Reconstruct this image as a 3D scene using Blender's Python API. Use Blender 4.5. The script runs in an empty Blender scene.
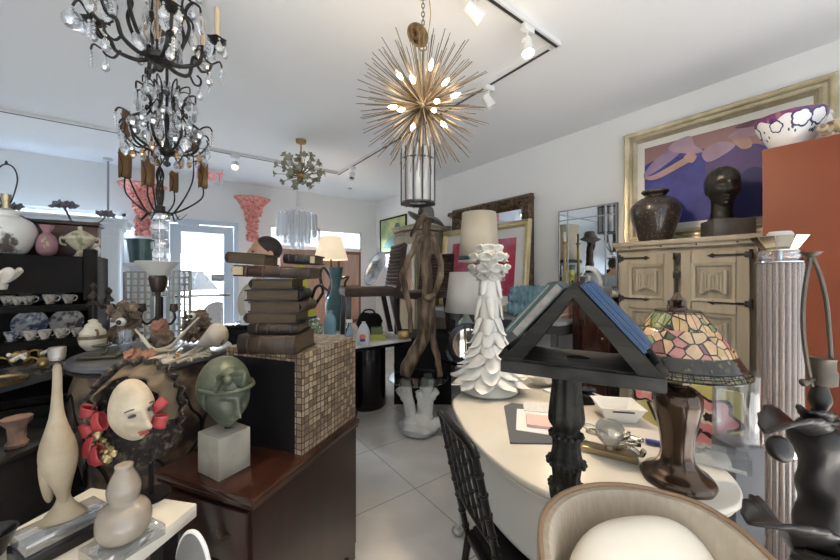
import bpy, bmesh, math, random
from mathutils import Vector, Matrix, noise
random.seed(11)
SC = bpy.context.scene
COL = SC.collection
PI = math.pi
R = math.radians
# ---- camera calibration: level camera, eye height 1.4 m, focal 340 px, horizon on row 275 (840x560)
FOC, HOR, EYE, YAW = 340.0, 275.0, 1.4, R(-36.4)
RIGHT = Vector((math.cos(YAW), math.sin(YAW), 0))
FWD = Vector((-math.sin(YAW), math.cos(YAW), 0))
CH_YAW = YAW - R(20.2)          # heading of the mahogany chest and the white bench

def lat(lateral, depth, z=0.0):
    """metres to the right of and ahead of the standing point"""
    return RIGHT * lateral + FWD * depth + Vector((0, 0, z))
def at(px, py, d):
    return lat((px - 420) / FOC * d, d, EYE + (HOR - py) / FOC * d)
def atz(px, py, z):
    d = (EYE - z) * FOC / (py - HOR)
    return lat((px - 420) / FOC * d, d, z)
def spot(px, d, z):
    return lat((px - 420) / FOC * d, d, z)
def zat(py, d):
    return EYE + (HOR - py) / FOC * d
def onx(px, py, X):
    r = (px - 420) / FOC
    d = X / (FWD.x + r * RIGHT.x)
    v = at(px, py, d)
    return v
def ony(px, py, Y):
    r = (px - 420) / FOC
    d = Y / (FWD.y + r * RIGHT.y)
    return at(px, py, d)

# ---------------------------------------------------------------- materials
def mat(name, col, rough=.5, metal=0., col2=None, scale=8., detail=4., bump=0., bscale=None, trans=0., ior=1.45,
        emit=None, estr=0., coat=0., stretch=(1, 1, 1), lo=.35, hi=.65, sss=0., col3=None, tex='noise'):
    m = bpy.data.materials.get(name)
    if m: return m
    m = bpy.data.materials.new(name); m.use_nodes = True
    nt = m.node_tree; N = nt.nodes; L = nt.links
    b = N['Principled BSDF']
    b.inputs['Base Color'].default_value = (*col, 1)
    b.inputs['Roughness'].default_value = rough
    b.inputs['Metallic'].default_value = metal
    b.inputs['IOR'].default_value = ior
    b.inputs['Transmission Weight'].default_value = trans
    b.inputs['Coat Weight'].default_value = coat
    b.inputs['Coat Roughness'].default_value = .08
    if sss:
        b.inputs['Subsurface Weight'].default_value = sss
        b.inputs['Subsurface Radius'].default_value = (.02, .015, .01)
    if emit:
        b.inputs['Emission Color'].default_value = (*emit, 1)
        b.inputs['Emission Strength'].default_value = estr
    if col2 or bump:
        tc = N.new('ShaderNodeTexCoord'); mp = N.new('ShaderNodeMapping')
        mp.inputs['Scale'].default_value = stretch
        L.new(tc.outputs['Object'], mp.inputs['Vector'])
    if col2:
        if tex == 'wave':
            t = N.new('ShaderNodeTexWave'); t.inputs['Scale'].default_value = scale
            t.inputs['Distortion'].default_value = 6; t.inputs['Detail'].default_value = detail; out = t.outputs['Fac']
        elif tex == 'voronoi':
            t = N.new('ShaderNodeTexVoronoi'); t.inputs['Scale'].default_value = scale; out = t.outputs['Distance']
        else:
            t = N.new('ShaderNodeTexNoise'); t.inputs['Scale'].default_value = scale
            t.inputs['Detail'].default_value = detail; out = t.outputs['Fac']
        L.new(mp.outputs[0], t.inputs['Vector'])
        rp = N.new('ShaderNodeValToRGB')
        e = rp.color_ramp.elements
        e[0].position = lo; e[0].color = (*col, 1); e[1].position = hi; e[1].color = (*col2, 1)
        if col3:
            x = e.new((lo + hi) / 2); x.color = (*col3, 1)
        L.new(out, rp.inputs[0]); L.new(rp.outputs[0], b.inputs['Base Color'])
    if bump:
        n2 = N.new('ShaderNodeTexNoise'); n2.inputs['Scale'].default_value = bscale or scale * 3
        n2.inputs['Detail'].default_value = 5
        L.new(mp.outputs[0], n2.inputs['Vector'])
        bp = N.new('ShaderNodeBump'); bp.inputs['Strength'].default_value = min(1, bump); bp.inputs['Distance'].default_value = .01
        L.new(n2.outputs['Fac'], bp.inputs['Height']); L.new(bp.outputs[0], b.inputs['Normal'])
    return m

def glassy(name, tint=(.95, .97, 1), refl=.25, rough=.02, body=0.0, body_col=(.9, .93, .95), milky=False):
    """thin clear material: see-through with a fixed share of mirror glints and a little body"""
    m = bpy.data.materials.get(name)
    if m: return m
    m = bpy.data.materials.new(name); m.use_nodes = True
    nt = m.node_tree; N = nt.nodes; L = nt.links
    N.remove(N['Principled BSDF']); out = N['Material Output']
    tr = N.new('ShaderNodeBsdfTransparent'); tr.inputs[0].default_value = (*tint, 1)
    gl = N.new('ShaderNodeBsdfGlossy'); gl.inputs['Roughness'].default_value = rough
    lw = N.new('ShaderNodeLayerWeight'); lw.inputs[0].default_value = .35
    ma = N.new('ShaderNodeMath'); ma.operation = 'MULTIPLY_ADD'; ma.use_clamp = True
    ma.inputs[1].default_value = .55; ma.inputs[2].default_value = refl * .4
    L.new(lw.outputs['Facing'], ma.inputs[0])
    mx = N.new('ShaderNodeMixShader'); L.new(ma.outputs[0], mx.inputs[0]); L.new(tr.outputs[0], mx.inputs[1]); L.new(gl.outputs[0], mx.inputs[2])
    last = mx
    if body:
        df = N.new('ShaderNodeBsdfTranslucent' if milky else 'ShaderNodeBsdfDiffuse'); df.inputs[0].default_value = (*body_col, 1)
        m2 = N.new('ShaderNodeMixShader'); m2.inputs[0].default_value = body
        L.new(mx.outputs[0], m2.inputs[1]); L.new(df.outputs[0], m2.inputs[2]); last = m2
    L.new(last.outputs[0], out.inputs[0])
    return m

# ---------------------------------------------------------------- mesh builder
class MB:
    def __init__(s): s.bm = bmesh.new(); s.mi = 0
    def _fin(s, vs, fs, M=None):
        if M is not None: bmesh.ops.transform(s.bm, matrix=M, verts=vs)
        for f in fs: f.material_index = s.mi
        return vs
    def box(s, c, d, rz=0, rx=0, ry=0, bev=0.0, taper=1.0):
        g = bmesh.ops.create_cube(s.bm, size=1.0); vs = g['verts']
        for v in vs:
            k = taper if v.co.z > 0 else 1.0
            v.co = Vector((v.co.x * d[0] * k, v.co.y * d[1] * k, v.co.z * d[2]))
        fs = list({f for v in vs for f in v.link_faces})
        if bev:
            es = list({e for v in vs for e in v.link_edges})
            r = bmesh.ops.bevel(s.bm, geom=es, offset=bev, segments=2, profile=.5, affect='EDGES')
            vs = list({v for f in r['faces'] for v in f.verts} | {v for v in vs if v.is_valid})
            fs = list({f for v in vs for f in v.link_faces})
        M = Matrix.Translation(c) @ Matrix.Rotation(rz, 4, 'Z') @ Matrix.Rotation(ry, 4, 'Y') @ Matrix.Rotation(rx, 4, 'X')
        return s._fin(vs, fs, M)
    def rings(s, rr, closed_u=True, cap=True, closed_v=False):
        """rr: list of rings of Vectors"""
        V = [[s.bm.verts.new(p) for p in r] for r in rr]
        fs = []; n = len(rr[0]); m = len(rr)
        for i in range(m if closed_v else m - 1):
            a, b = V[i], V[(i + 1) % m]
            for j in range(n if closed_u else n - 1):
                k = (j + 1) % n
                try: fs.append(s.bm.faces.new((a[j], a[k], b[k], b[j])))
                except ValueError: pass
        if cap and closed_u and not closed_v:
            for r, fl in ((V[0], True), (V[-1], False)):
                try: fs.append(s.bm.faces.new(r[::-1] if fl else r))
                except ValueError: pass
        for f in fs: f.material_index = s.mi
        return [v for r in V for v in r]
    def lathe(s, prof, seg=28, c=(0, 0, 0), M=None, cap=True, flute=None, sq=None, mis=None):
        c = Vector(c); rr = []
        for r, z in prof:
            ring = []
            for j in range(seg):
                a = 2 * PI * j / seg; q = max(r, 1e-4)
                if flute: q *= 1 + flute[1] * math.cos(flute[0] * a)
                if sq: q /= (abs(math.cos(a)) ** sq + abs(math.sin(a)) ** sq) ** (1 / sq)
                p = Vector((q * math.cos(a), q * math.sin(a), z))
                if M is not None: p = M @ p
                ring.append(c + p)
            rr.append(ring)
        vs = s.rings(rr, cap=cap)
        return vs
    def tube(s, pts, r, seg=8, cap=True, closed=False):
        pts = [Vector(p) for p in pts]; n = len(pts)
        rs = r if isinstance(r, (list, tuple)) else [r] * n
        if len(rs) != n:
            rs = [rs[min(len(rs) - 1, int(i * len(rs) / n))] for i in range(n)]
        rr = []; up = None
        for i, p in enumerate(pts):
            if closed: t = pts[(i + 1) % n] - pts[i - 1]
            else: t = pts[min(i + 1, n - 1)] - pts[max(i - 1, 0)]
            if t.length < 1e-9: t = Vector((0, 0, 1))
            t.normalize()
            if up is None:
                up = Vector((0, 0, 1)) if abs(t.z) < .9 else Vector((1, 0, 0))
            a = t.cross(up)
            if a.length < 1e-6: a = t.orthogonal()
            a.normalize(); up = a.cross(t).normalized()
            rr.append([p + (a * math.cos(2 * PI * j / seg) + up * math.sin(2 * PI * j / seg)) * rs[i] for j in range(seg)])
        return s.rings(rr, cap=cap, closed_v=closed)
    def ball(s, c, r, u=16, v=10, M=None):
        if not isinstance(r, (tuple, list)): r = (r, r, r)
        g = bmesh.ops.create_uvsphere(s.bm, u_segments=u, v_segments=v, radius=1)
        vs = g['verts']
        fs = list({f for w in vs for f in w.link_faces})
        T = Matrix.Translation(c)
        if M is not None: T = T @ M
        T = T @ Matrix.Diagonal((*r, 1))
        return s._fin(vs, fs, T)
    def blob(s, c, r, amp=.2, fr=1.5, sub=3, seed=0, M=None):
        if not isinstance(r, (tuple, list)): r = (r, r, r)
        g = bmesh.ops.create_icosphere(s.bm, subdivisions=sub, radius=1)
        vs = g['verts']; off = Vector((seed * 3.1, seed * 1.7, seed * .9))
        for w in vs: w.co *= 1 + amp * noise.noise(w.co * fr + off)
        fs = list({f for w in vs for f in w.link_faces})
        T = Matrix.Translation(c)
        if M is not None: T = T @ M
        T = T @ Matrix.Diagonal((*r, 1))
        return s._fin(vs, fs, T)
    def prism(s, poly, h, M=None, z0=0.0):
        a = [s.bm.verts.new((p[0], p[1], z0)) for p in poly]
        b = [s.bm.verts.new((p[0], p[1], z0 + h)) for p in poly]
        n = len(poly); fs = [s.bm.faces.new(a[::-1]), s.bm.faces.new(b)]
        for i in range(n):
            fs.append(s.bm.faces.new((a[i], a[(i + 1) % n], b[(i + 1) % n], b[i])))
        return s._fin(a + b, fs, M)
    def sheet(s, f, nu, nv, closed_u=False):
        rr = [[Vector(f(i / (nu if closed_u else nu - 1), j / (nv - 1))) for i in range(nu)] for j in range(nv)]
        return s.rings(rr, closed_u=closed_u, cap=False)
    def xf(s, vs, M): bmesh.ops.transform(s.bm, matrix=M, verts=vs)
    def build(s, name, m, parent=None, loc=None, rz=None, flat=False, ang=40, solid=0, sub=0, bev=0):
        bmesh.ops.recalc_face_normals(s.bm, faces=s.bm.faces)
        me = bpy.data.meshes.new(name); s.bm.to_mesh(me); s.bm.free()
        for q in (m if isinstance(m, (list, tuple)) else [m]): me.materials.append(q)
        if not flat:
            for p in me.polygons: p.use_smooth = True
            me.set_sharp_from_angle(angle=R(ang))
        o = bpy.data.objects.new(name, me); COL.objects.link(o)
        if parent is not None: o.parent = parent
        if loc is not None: o.location = loc
        if rz is not None: o.rotation_euler = (0, 0, rz)
        if solid:
            k = o.modifiers.new('thick', 'SOLIDIFY'); k.thickness = solid; k.offset = 0
        if bev:
            k = o.modifiers.new('bev', 'BEVEL'); k.width = bev; k.segments = 2; k.limit_method = 'ANGLE'
        if sub:
            k = o.modifiers.new('sub', 'SUBSURF'); k.levels = sub; k.render_levels = sub
        return o

def tag(o, label, cat, group=None, kind=None):
    o['label'] = label; o['category'] = cat
    if group: o['group'] = group
    if kind: o['kind'] = kind
    return o
def thing(name, label, cat, loc=(0, 0, 0), rz=0.0, group=None):
    o = bpy.data.objects.new(name, None); COL.objects.link(o)
    o.empty_display_size = .05
    o.location = loc; o.rotation_euler = (0, 0, rz)
    return tag(o, label, cat, group)
def struct(name, mb, m, **k):
    o = mb.build(name, m, **k); o['kind'] = 'structure'; return o
def copy_tree(o, parent=None):
    c = o.copy(); COL.objects.link(c)
    if parent is not None: c.parent = parent
    for ch in list(o.children): copy_tree(ch, c)
    return c
def bez(p, n=12):
    """Catmull-Rom through the points"""
    p = [Vector(q) for q in p]; out = []
    for i in range(len(p) - 1):
        a, b, c, d = p[max(i - 1, 0)], p[i], p[i + 1], p[min(i + 2, len(p) - 1)]
        for k in range(n):
            t = k / n
            out.append(.5 * ((2 * b) + (c - a) * t + (2 * a - 5 * b + 4 * c - d) * t * t + (3 * b - a - 3 * c + d) * t ** 3))
    out.append(p[-1]); return out
def bezc(p, n=6):
    p = [Vector(q) for q in p]; m = len(p); out = []
    for i in range(m):
        a, b, c, d = p[i - 1], p[i], p[(i + 1) % m], p[(i + 2) % m]
        for k in range(n):
            t = k / n
            out.append(.5 * ((2 * b) + (c - a) * t + (2 * a - 5 * b + 4 * c - d) * t * t + (3 * b - a - 3 * c + d) * t ** 3))
    return out
def smooth_prof(p, n=5):
    return [(max(q.x, 1e-4), q.y) for q in bez([(a, b, 0) for a, b in p], n)]
def lerp(a, b, t): return a + (b - a) * t
def letters(body, size, m, parent, loc, rot, name='lettering', depth=.002):
    cu = bpy.data.curves.new(name, 'FONT'); cu.body = body; cu.size = size; cu.extrude = depth
    cu.align_x = 'CENTER'; cu.align_y = 'CENTER'
    t = bpy.data.objects.new(name, cu); COL.objects.link(t)
    dg = bpy.context.evaluated_depsgraph_get()
    me = bpy.data.meshes.new_from_object(t.evaluated_get(dg))
    bpy.data.objects.remove(t); me.materials.clear(); me.materials.append(m)
    o = bpy.data.objects.new(name, me); COL.objects.link(o)
    o.parent = parent; o.location = loc; o.rotation_euler = rot
    return o

# ---- a human head, face towards -Y, chin at the bottom; unit: metres, crown about z=+.12, chin about z=-.115
def head_surface(mb, c=(0, 0, 0), k=1.0, M=None, front_only=False, eyes=True, nu=128, nv=90, fa=1.35):
    def g(x, z, x0, z0, sx, sz): return math.exp(-((x - x0) / sx) ** 2 - ((z - z0) / sz) ** 2)
    rr = []
    for j in range(nv + 1):
        th = PI * j / nv
        ring = []
        for i in range(nu):
            ph = 2 * PI * i / nu
            x, y, z = math.sin(th) * math.sin(ph), -math.sin(th) * math.cos(ph), math.cos(th)
            X, Y, Z = x * .074, y * .094, z * .118
            fr = max(0, -y)
            if Z < 0: X *= 1 - .30 * min(1, (-Z / .118)) ** 1.5; Y *= 1 - (.10 if y < 0 else .35) * min(1, -Z / .118)
            if y > 0 and Z > -.02: Y *= 1.06
            if fr > 0:
                w = fr ** .7
                d = .030 * g(X, Z, 0, -.028, .011, .014) + .017 * g(X, Z, 0, -.008, .009, .022) + .006 * g(X, Z, 0, .02, .011, .02)
                d += .006 * (g(X, Z, .013, -.033, .007, .008) + g(X, Z, -.013, -.033, .007, .008))
                d -= .015 * (g(X, Z, .031, .012, .016, .012) + g(X, Z, -.031, .012, .016, .012))
                d += .008 * (g(X, Z, .031, .011, .012, .0065) + g(X, Z, -.031, .011, .012, .0065))
                d += .007 * (g(X, Z, .028, .033, .022, .008) + g(X, Z, -.028, .033, .022, .008))
                d += .006 * (g(X, Z, .042, -.022, .018, .018) + g(X, Z, -.042, -.022, .018, .018))
                d += .011 * g(X, Z, 0, -.059, .02, .0065) + .010 * g(X, Z, 0, -.071, .016, .007)
                d -= .006 * g(X, Z, 0, -.065, .026, .0028)
                d += .012 * g(X, Z, 0, -.097, .02, .015) - .004 * g(X, Z, 0, -.084, .022, .006)
                Y -= d * w * fa
            p = Vector((X, Y, Z)) * k
            if M is not None: p = M @ p
            ring.append(Vector(c) + p)
        rr.append(ring)
    return mb.rings(rr, cap=False)
# ================================================================ THE ROOM
XR, YF, ZC, XL, YB = 3.28, 5.91, 2.83, -3.6, -2.6
m_wall = mat('wall_paint', (.86, .86, .84), .85, bump=.04, bscale=60)
m_ceil = mat('ceiling_paint', (.88, .89, .90), .9)
m_white = mat('white_trim', (.80, .82, .84), .45)
m_black = mat('black_gloss', (.012, .011, .011), .22)
m_blackm = mat('black_matte', (.009, .008, .008), .6, ior=1.25)
m_iron = mat('black_iron', (.02, .018, .017), .42, .6, (.05, .045, .04), 30)
m_chrome = mat('chrome', (.75, .76, .78), .12, 1)
m_brass = mat('brass', (.42, .30, .12), .3, 1, (.30, .2, .08), 12)
m_gold = mat('gilt', (.62, .48, .22), .38, .75, (.45, .33, .13), 25)
m_clear = glassy('clear_glass', refl=.3)
m_acrylic = glassy('acrylic', tint=(.93, .95, .96), refl=.5, body=.06)
m_crystal = glassy('crystal', tint=(.90, .92, .95), refl=.9, rough=.05, body=.10)
m_mirror = mat('mirror', (.86, .88, .90), .02, 1)

def floor_mat():
    m = bpy.data.materials.new('floor_tiles'); m.use_nodes = True
    nt = m.node_tree; N = nt.nodes; L = nt.links; b = N['Principled BSDF']
    tc = N.new('ShaderNodeTexCoord'); sp = N.new('ShaderNodeSeparateXYZ'); L.new(tc.outputs['Object'], sp.inputs[0])
    lines = []
    for ax, off in (('X', 1.295), ('Y', 1.81)):
        a = N.new('ShaderNodeMath'); a.operation = 'SUBTRACT'; a.inputs[1].default_value = off - 6.1
        L.new(sp.outputs[ax], a.inputs[0])
        q = N.new('ShaderNodeMath'); q.operation = 'MODULO'; q.inputs[1].default_value = .61; L.new(a.outputs[0], q.inputs[0])
        s = N.new('ShaderNodeMath'); s.operation = 'LESS_THAN'; s.inputs[1].default_value = .006; L.new(q.outputs[0], s.inputs[0])
        lines.append(s)
    mx = N.new('ShaderNodeMath'); mx.operation = 'MAXIMUM'
    L.new(lines[0].outputs[0], mx.inputs[0]); L.new(lines[1].outputs[0], mx.inputs[1])
    n = N.new('ShaderNodeTexNoise'); n.inputs['Scale'].default_value = 2.2; n.inputs['Detail'].default_value = 8; n.inputs['Distortion'].default_value = 1.2
    L.new(tc.outputs['Object'], n.inputs['Vector'])
    rp = N.new('ShaderNodeValToRGB'); e = rp.color_ramp.elements
    e[0].position = .35; e[0].color = (.58, .56, .53, 1); e[1].position = .66; e[1].color = (.70, .68, .65, 1)
    L.new(n.outputs['Fac'], rp.inputs[0])
    mc = N.new('ShaderNodeMix'); mc.data_type = 'RGBA'
    L.new(mx.outputs[0], mc.inputs[0]); L.new(rp.outputs[0], mc.inputs[6]); mc.inputs[7].default_value = (.27, .25, .23, 1)
    L.new(mc.outputs[2], b.inputs['Base Color']); b.inputs['Roughness'].default_value = .28
    return m
q = MB(); q.box(((XL + XR) / 2, (YB + YF) / 2, -.05), (XR - XL + .4, YF - YB + .4, .1)); struct('floor', q, floor_mat(), flat=True)
q = MB(); q.box(((XL + XR) / 2, (YB + YF) / 2, ZC + .05), (XR - XL + .4, YF - YB + .4, .1)); struct('ceiling', q, m_ceil, flat=True)
q = MB(); q.box((XR + .1, (YB + YF) / 2, ZC / 2), (.2, YF - YB + .4, ZC)); struct('wall_right', q, m_wall, flat=True)
q = MB(); q.box((XL - .1, (YB + YF) / 2, ZC / 2), (.2, YF - YB, ZC)); struct('wall_left', q, m_wall, flat=True)
# far wall with a door opening and two high strip windows
WIN = [(-2.6, -.46, 1.86, 2.21), (1.30, 2.97, 1.86, 2.22)]
DX0, DX1, DZ = -.06, .86, 2.20
q = MB()
def wseg(x0, x1, z0, z1): q.box(((x0 + x1) / 2, YF + .08, (z0 + z1) / 2), (x1 - x0, .16, z1 - z0))
wseg(XL, -2.6, 0, ZC); wseg(-2.6, -.46, 0, 1.86); wseg(-2.6, -.46, 2.21, ZC); wseg(-.46, DX0, 0, ZC)
wseg(DX0, DX1, DZ, ZC); wseg(DX1, 1.30, 0, ZC); wseg(1.30, 2.97, 0, 1.86); wseg(1.30, 2.97, 2.22, ZC); wseg(2.97, XR, 0, ZC)
struct('wall_far', q, m_wall, flat=True)
# unseen shopfront added behind the standing point for daylight: sill, header, mullions, glass
q = MB()
q.box(((XL + XR) / 2, YB - .08, .2), (XR - XL, .16, .4)); q.box(((XL + XR) / 2, YB - .08, 2.72), (XR - XL, .16, .22))
for i in range(5): q.box((lerp(XL + .1, XR - .1, i / 4), YB - .08, ZC / 2), (.2 if i in (0, 4) else .07, .16, ZC))
struct('wall_back', q, m_wall, flat=True)
q = MB(); q.box(((XL + XR) / 2, YB - .08, 1.5), (XR - XL - .2, .012, 2.2))
o = struct('window_3', q, m_clear, flat=True)
for n, (x0, x1, z0, z1) in enumerate(WIN):
    q = MB(); y = YF + .05
    for a in (x0 + .02, x1 - .02, (x0 + x1) / 2): q.box((a, y, (z0 + z1) / 2), (.04, .08, z1 - z0))
    for b_ in (z0 + .02, z1 - .02): q.box(((x0 + x1) / 2, y, b_), (x1 - x0, .08, .04))
    w = struct('window_%d' % (n + 1), q, m_white, flat=True)
    q = MB(); q.box(((x0 + x1) / 2, y + .02, (z0 + z1) / 2), (x1 - x0, .008, z1 - z0)); q.build('pane', m_clear, w, flat=True)
# door
q = MB(); y = YF + .05
q.box((DX0 + .03, y, DZ / 2), (.06, .16, DZ)); q.box((DX1 - .03, y, DZ / 2), (.06, .16, DZ)); q.box(((DX0 + DX1) / 2, y, DZ - .03), (DX1 - DX0 - .12, .16, .06))
m_door = mat('door_paint', (.62, .69, .76), .45)
struct('trim_1', q, m_door, flat=True)
q = MB(); y = YF + .04
dx0, dx1 = DX0 + .065, DX1 - .065
q.box((dx0 + .065, y, 1.07), (.13, .045, 2.12)); q.box((dx1 - .065, y, 1.07), (.13, .045, 2.12))
q.box(((dx0 + dx1) / 2, y, 2.075), (dx1 - dx0 - .26, .045, .11)); q.box(((dx0 + dx1) / 2, y, .14), (dx1 - dx0 - .26, .045, .26))
dr = struct('door_1', q, m_door, flat=True)
q = MB(); q.box(((dx0 + dx1) / 2, y, 1.14), (dx1 - dx0 - .26, .008, 1.76)); q.build('pane', m_clear, dr, flat=True)
q = MB(); q.box(((dx0 + dx1) / 2, y - .06, 1.1), (dx1 - dx0 - .1, .03, .045), bev=.008)
for s_ in (-.3, .3): q.box(((dx0 + dx1) / 2 + s_, y - .035, 1.1), (.04, .05, .04))
q.build('push_bar', m_chrome, dr)
q = MB(); q.box((dx0 + .22, y - .05, 2.13), (.26, .05, .055), bev=.006); q.tube([(dx0 + .3, y - .07, 2.16), (dx0 + .42, y - .17, 2.17), (dx0 + .2, y - .06, 2.19)], .008)
q.build('door_closer', m_door, dr)
q = MB(); q.box((.60, y - .006, 1.36), (.20, .004, .11)); sg = q.build('door_notice', mat('notice_grey', (.30, .33, .36), .6), dr)
q = MB()
for i in range(3): q.box((.60, y - .009, 1.385 - i * .022), (.15 - .03 * i, .002, .007))
q.build('notice_print', m_white, sg)
q = MB()
q.box((XR - .006, (YB + YF) / 2, .05), (.012, YF - YB, .1)); struct('baseboard_right', q, m_white, flat=True)
q = MB()
q.box(((DX1 + XR) / 2, YF - .006, .05), (XR - DX1, .012, .1)); struct('baseboard_far', q, m_white, flat=True)
# outdoors beyond the glass
q = MB(); q.box((0, YF + 10, -.12), (40, 19.6, .1)); struct('pavement_outside', q, mat('pavement', (.72, .72, .70), .8, col2=(.62, .62, .60), scale=1.2), flat=True)
q = MB()
q.box((-1, YF + 9.5, 1.1), (26, .3, 2.2))
for i in range(52): q.box((-14 + i * .5, YF + 9.33, 1.25), (.03, .05, 1.7))
struct('wall_outside', q, mat('pale_siding', (.66, .68, .70), .7), flat=True)
t = thing('parked_van', 'white van parked outside beyond the glass door', 'vehicle', (-.2, YF + 6.2, -.07), R(0))
q = MB(); q.prism([(-2, .35), (2, .35), (2.05, .9), (1.5, 1.05), (1.0, 1.7), (-1.95, 1.75), (-2.02, .9)], 1.7, Matrix.Translation((0, .85, 0)) @ Matrix.Rotation(PI / 2, 4, 'X'))
q.build('body', mat('van_paint', (.78, .79, .80), .3, coat=.5), t, bev=.05)
q = MB(); q.prism([(.1, 1.05), (1.35, 1.05), (.95, 1.58), (.1, 1.6)], .02, Matrix.Translation((0, -.85, 0)) @ Matrix.Rotation(PI / 2, 4, 'X')); q.build('side_window', m_black, t)
for x in (-1.25, 1.3):
    q = MB(); q.lathe([(.1, -.1), (.34, -.1), (.36, -.06), (.36, .06), (.34, .1), (.1, .1)], 24, (x, -.78, .36), Matrix.Rotation(PI / 2, 4, 'X')); q.build('wheel', m_blackm, t)
t = thing('street_tree', 'leafy street tree seen through the top of the glass door', 'tree', (1.9, YF + 5.0, -.07))
q = MB(); q.tube(bez([(0, 0, 0), (.1, 0, 1.5), (-.05, .1, 3.2), (.1, .2, 4.3)]), [.16, .13, .1, .05], 10); q.build('trunk', mat('bark', (.12, .09, .06), .9, bump=.4), t)
q = MB()
for i in range(420):
    a = random.random() * 2 * PI; u = random.random() ** .5; b_ = random.uniform(-1, 1)
    p = Vector((math.cos(a) * u * 1.9, math.sin(a) * u * 1.2, 3.9 + b_ * 1.1))
    Mx = Matrix.Rotation(random.random() * 6, 4, 'Z') @ Matrix.Rotation(random.random() * 3, 4, 'X')
    vs = [q.bm.verts.new(p + Mx @ Vector(w)) for w in ((-.12, 0, 0), (0, -.06, .01), (.14, 0, 0), (0, .06, .01))]; q.bm.faces.new(vs)
q.build('foliage', mat('leaves_out', (.22, .30, .12), .7), t, flat=True, solid=.004)

# ================================================================ CEILING TRACKS AND LAMPS
m_track = mat('track_white', (.72, .72, .72), .4)
m_slot = mat('track_slot', (.03, .03, .03), .5)
def track(a, b, label):
    a, b = Vector(a), Vector(b); d = b - a; L_ = d.length; rz = math.atan2(d.y, d.x)
    t = thing('lighting_track', label, 'lighting track', (a + b) / 2, rz, 'ceiling lighting tracks')
    q = MB(); q.box((0, 0, .015), (L_, .036, .03)); q.build('track_rail', m_track, t, flat=True)
    q = MB(); q.box((0, 0, -.0015), (L_ - .03, .016, .003)); q.build('track_slot', m_slot, t, flat=True)
ZT = ZC - .03
track((-2.6, 4.47, ZT), (1.88, 4.47, ZT), 'long white lighting track crossing the ceiling in front of the door wall')
track((1.90, 1.21, ZT), (1.90, 4.52, ZT), 'white lighting track running from above the painting towards the green flower chandelier')
track((-.3, 1.18, ZT), (1.93, 1.18, ZT), 'white lighting track ending at the ceiling corner near the top of the frame')
m_glow = mat('bulb_glow', (1, .9, .7), .3, emit=(1, .80, .52), estr=14)
def track_head(p, aim, label, power, lit=True, size=55):
    p = Vector(p); aim = Vector(aim)
    t = thing('track_spotlight', label, 'spotlight', p, 0, 'track spotlights')
    d = (aim - p).normalized(); Q = d.to_track_quat('-Z', 'Y').to_matrix().to_4x4()
    q = MB(); q.box((0, 0, -.018), (.09, .035, .036), bev=.004); q.build('adapter', m_track, t)
    q = MB(); q.tube([(0, 0, -.03), (0, 0, -.085)], .007); q.tube([(-.036, 0, -.11), (-.036, 0, -.085), (.036, 0, -.085), (.036, 0, -.11)], .005); q.build('yoke', m_track, t)
    hp = Vector((0, 0, -.12))
    q = MB(); q.lathe([(.012, .05), (.026, .05), (.03, .02), (.036, -.045), (.033, -.045), (.028, .015), (.01, .02)], 20, hp, Q); hd = q.build('head', m_track, t)
    q = MB(); q.lathe([(.001, -.02), (.03, -.022), (.03, -.026), (.001, -.026)], 18, hp, Q); q.build('lens', m_glow if lit else m_slot, hd)
    if lit:
        ld = bpy.data.lights.new('track_lamp', 'SPOT'); ld.energy = power; ld.spot_size = R(size); ld.spot_blend = .7; ld.color = (1, .80, .56); ld.shadow_soft_size = .03
        lo = bpy.data.objects.new('track_lamp', ld); COL.objects.link(lo); lo.location = p + hp + d * .06; lo.rotation_euler = d.to_track_quat('-Z', 'Y').to_euler()
track_head((1.62, 1.18, ZT), (1.35, .75, .8), 'lit track spotlight glowing at top centre right', 62)
track_head((1.90, 1.72, ZT), (2.6, 1.2, 1.3), 'unlit white track spotlight on the track beside the brass starburst', 30, lit=False)
track_head((1.90, 4.05, ZT), (1.2, 3.4, .8), 'small unlit track spotlight beyond the starburst', 34, lit=False)
track_head((-.36, 4.47, ZT), (-.7, 3.1, 1.0), 'white unlit track spotlight on the long track left of the amber shades', 34, lit=False)
track_head((.62, 4.47, ZT), (.2, 3.3, 1.3), 'bright sparkling track spotlight beside the red exit sign', 34)
track_head((.55, 1.18, ZT), (-.35, 1.30, .8), 'unseen track spotlight added on the near track above the chest, just out of frame', 26)  # spotlight added out of view to light the chest area
track_head((0.05, 1.18, ZT), (-.2, 1.05, .9), 'unseen track spotlight added over the white bench, just out of frame', 20)  # also added unseen, brightens the bench pieces
track_head((1.2, 1.18, ZT), (2.9, .7, 1.7), 'unseen track spotlight added to light the big painting, just out of frame', 46, size=60)  # third added lamp, lights the painting from out of view

t = thing('exit_sign', 'red lettered exit sign hanging from the ceiling near the door', 'sign', (0, 0, 0), 0)
p = at(210, 176, 4.55); t.location = p
q = MB(); q.box((0, 0, 0), (.30, .012, .20), bev=.003); q.build('sign_panel', glassy('exit_acrylic', body=.35, body_col=(.85, .82, .82)), t)
q = MB(); q.box((0, 0, (ZC - p.z) / 2 + .05), (.30, .035, ZC - p.z - .10)); q.build('sign_housing', m_track, t)
letters('EXIT', .15, mat('exit_red', (.6, .03, .03), .4, emit=(1, .08, .06), estr=.25), t, (0, -.008, -.005), (PI / 2, 0, 0))
t = thing('ceiling_pole', 'thin grey pole hanging from the ceiling down to the white cabinet', 'pole', spot(108, 4.17, 0))
q = MB(); q.tube([(0, 0, 2.06), (0, 0, ZC - .003)], .011); q.build('rod', mat('pole_grey', (.35, .37, .4), .4, .5), t)
q = MB(); q.lathe([(.001, ZC - .04), (.045, ZC - .03), (.05, ZC - .002), (.001, ZC - .002)], 18); q.build('ceiling_plate', m_track, t)
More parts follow.
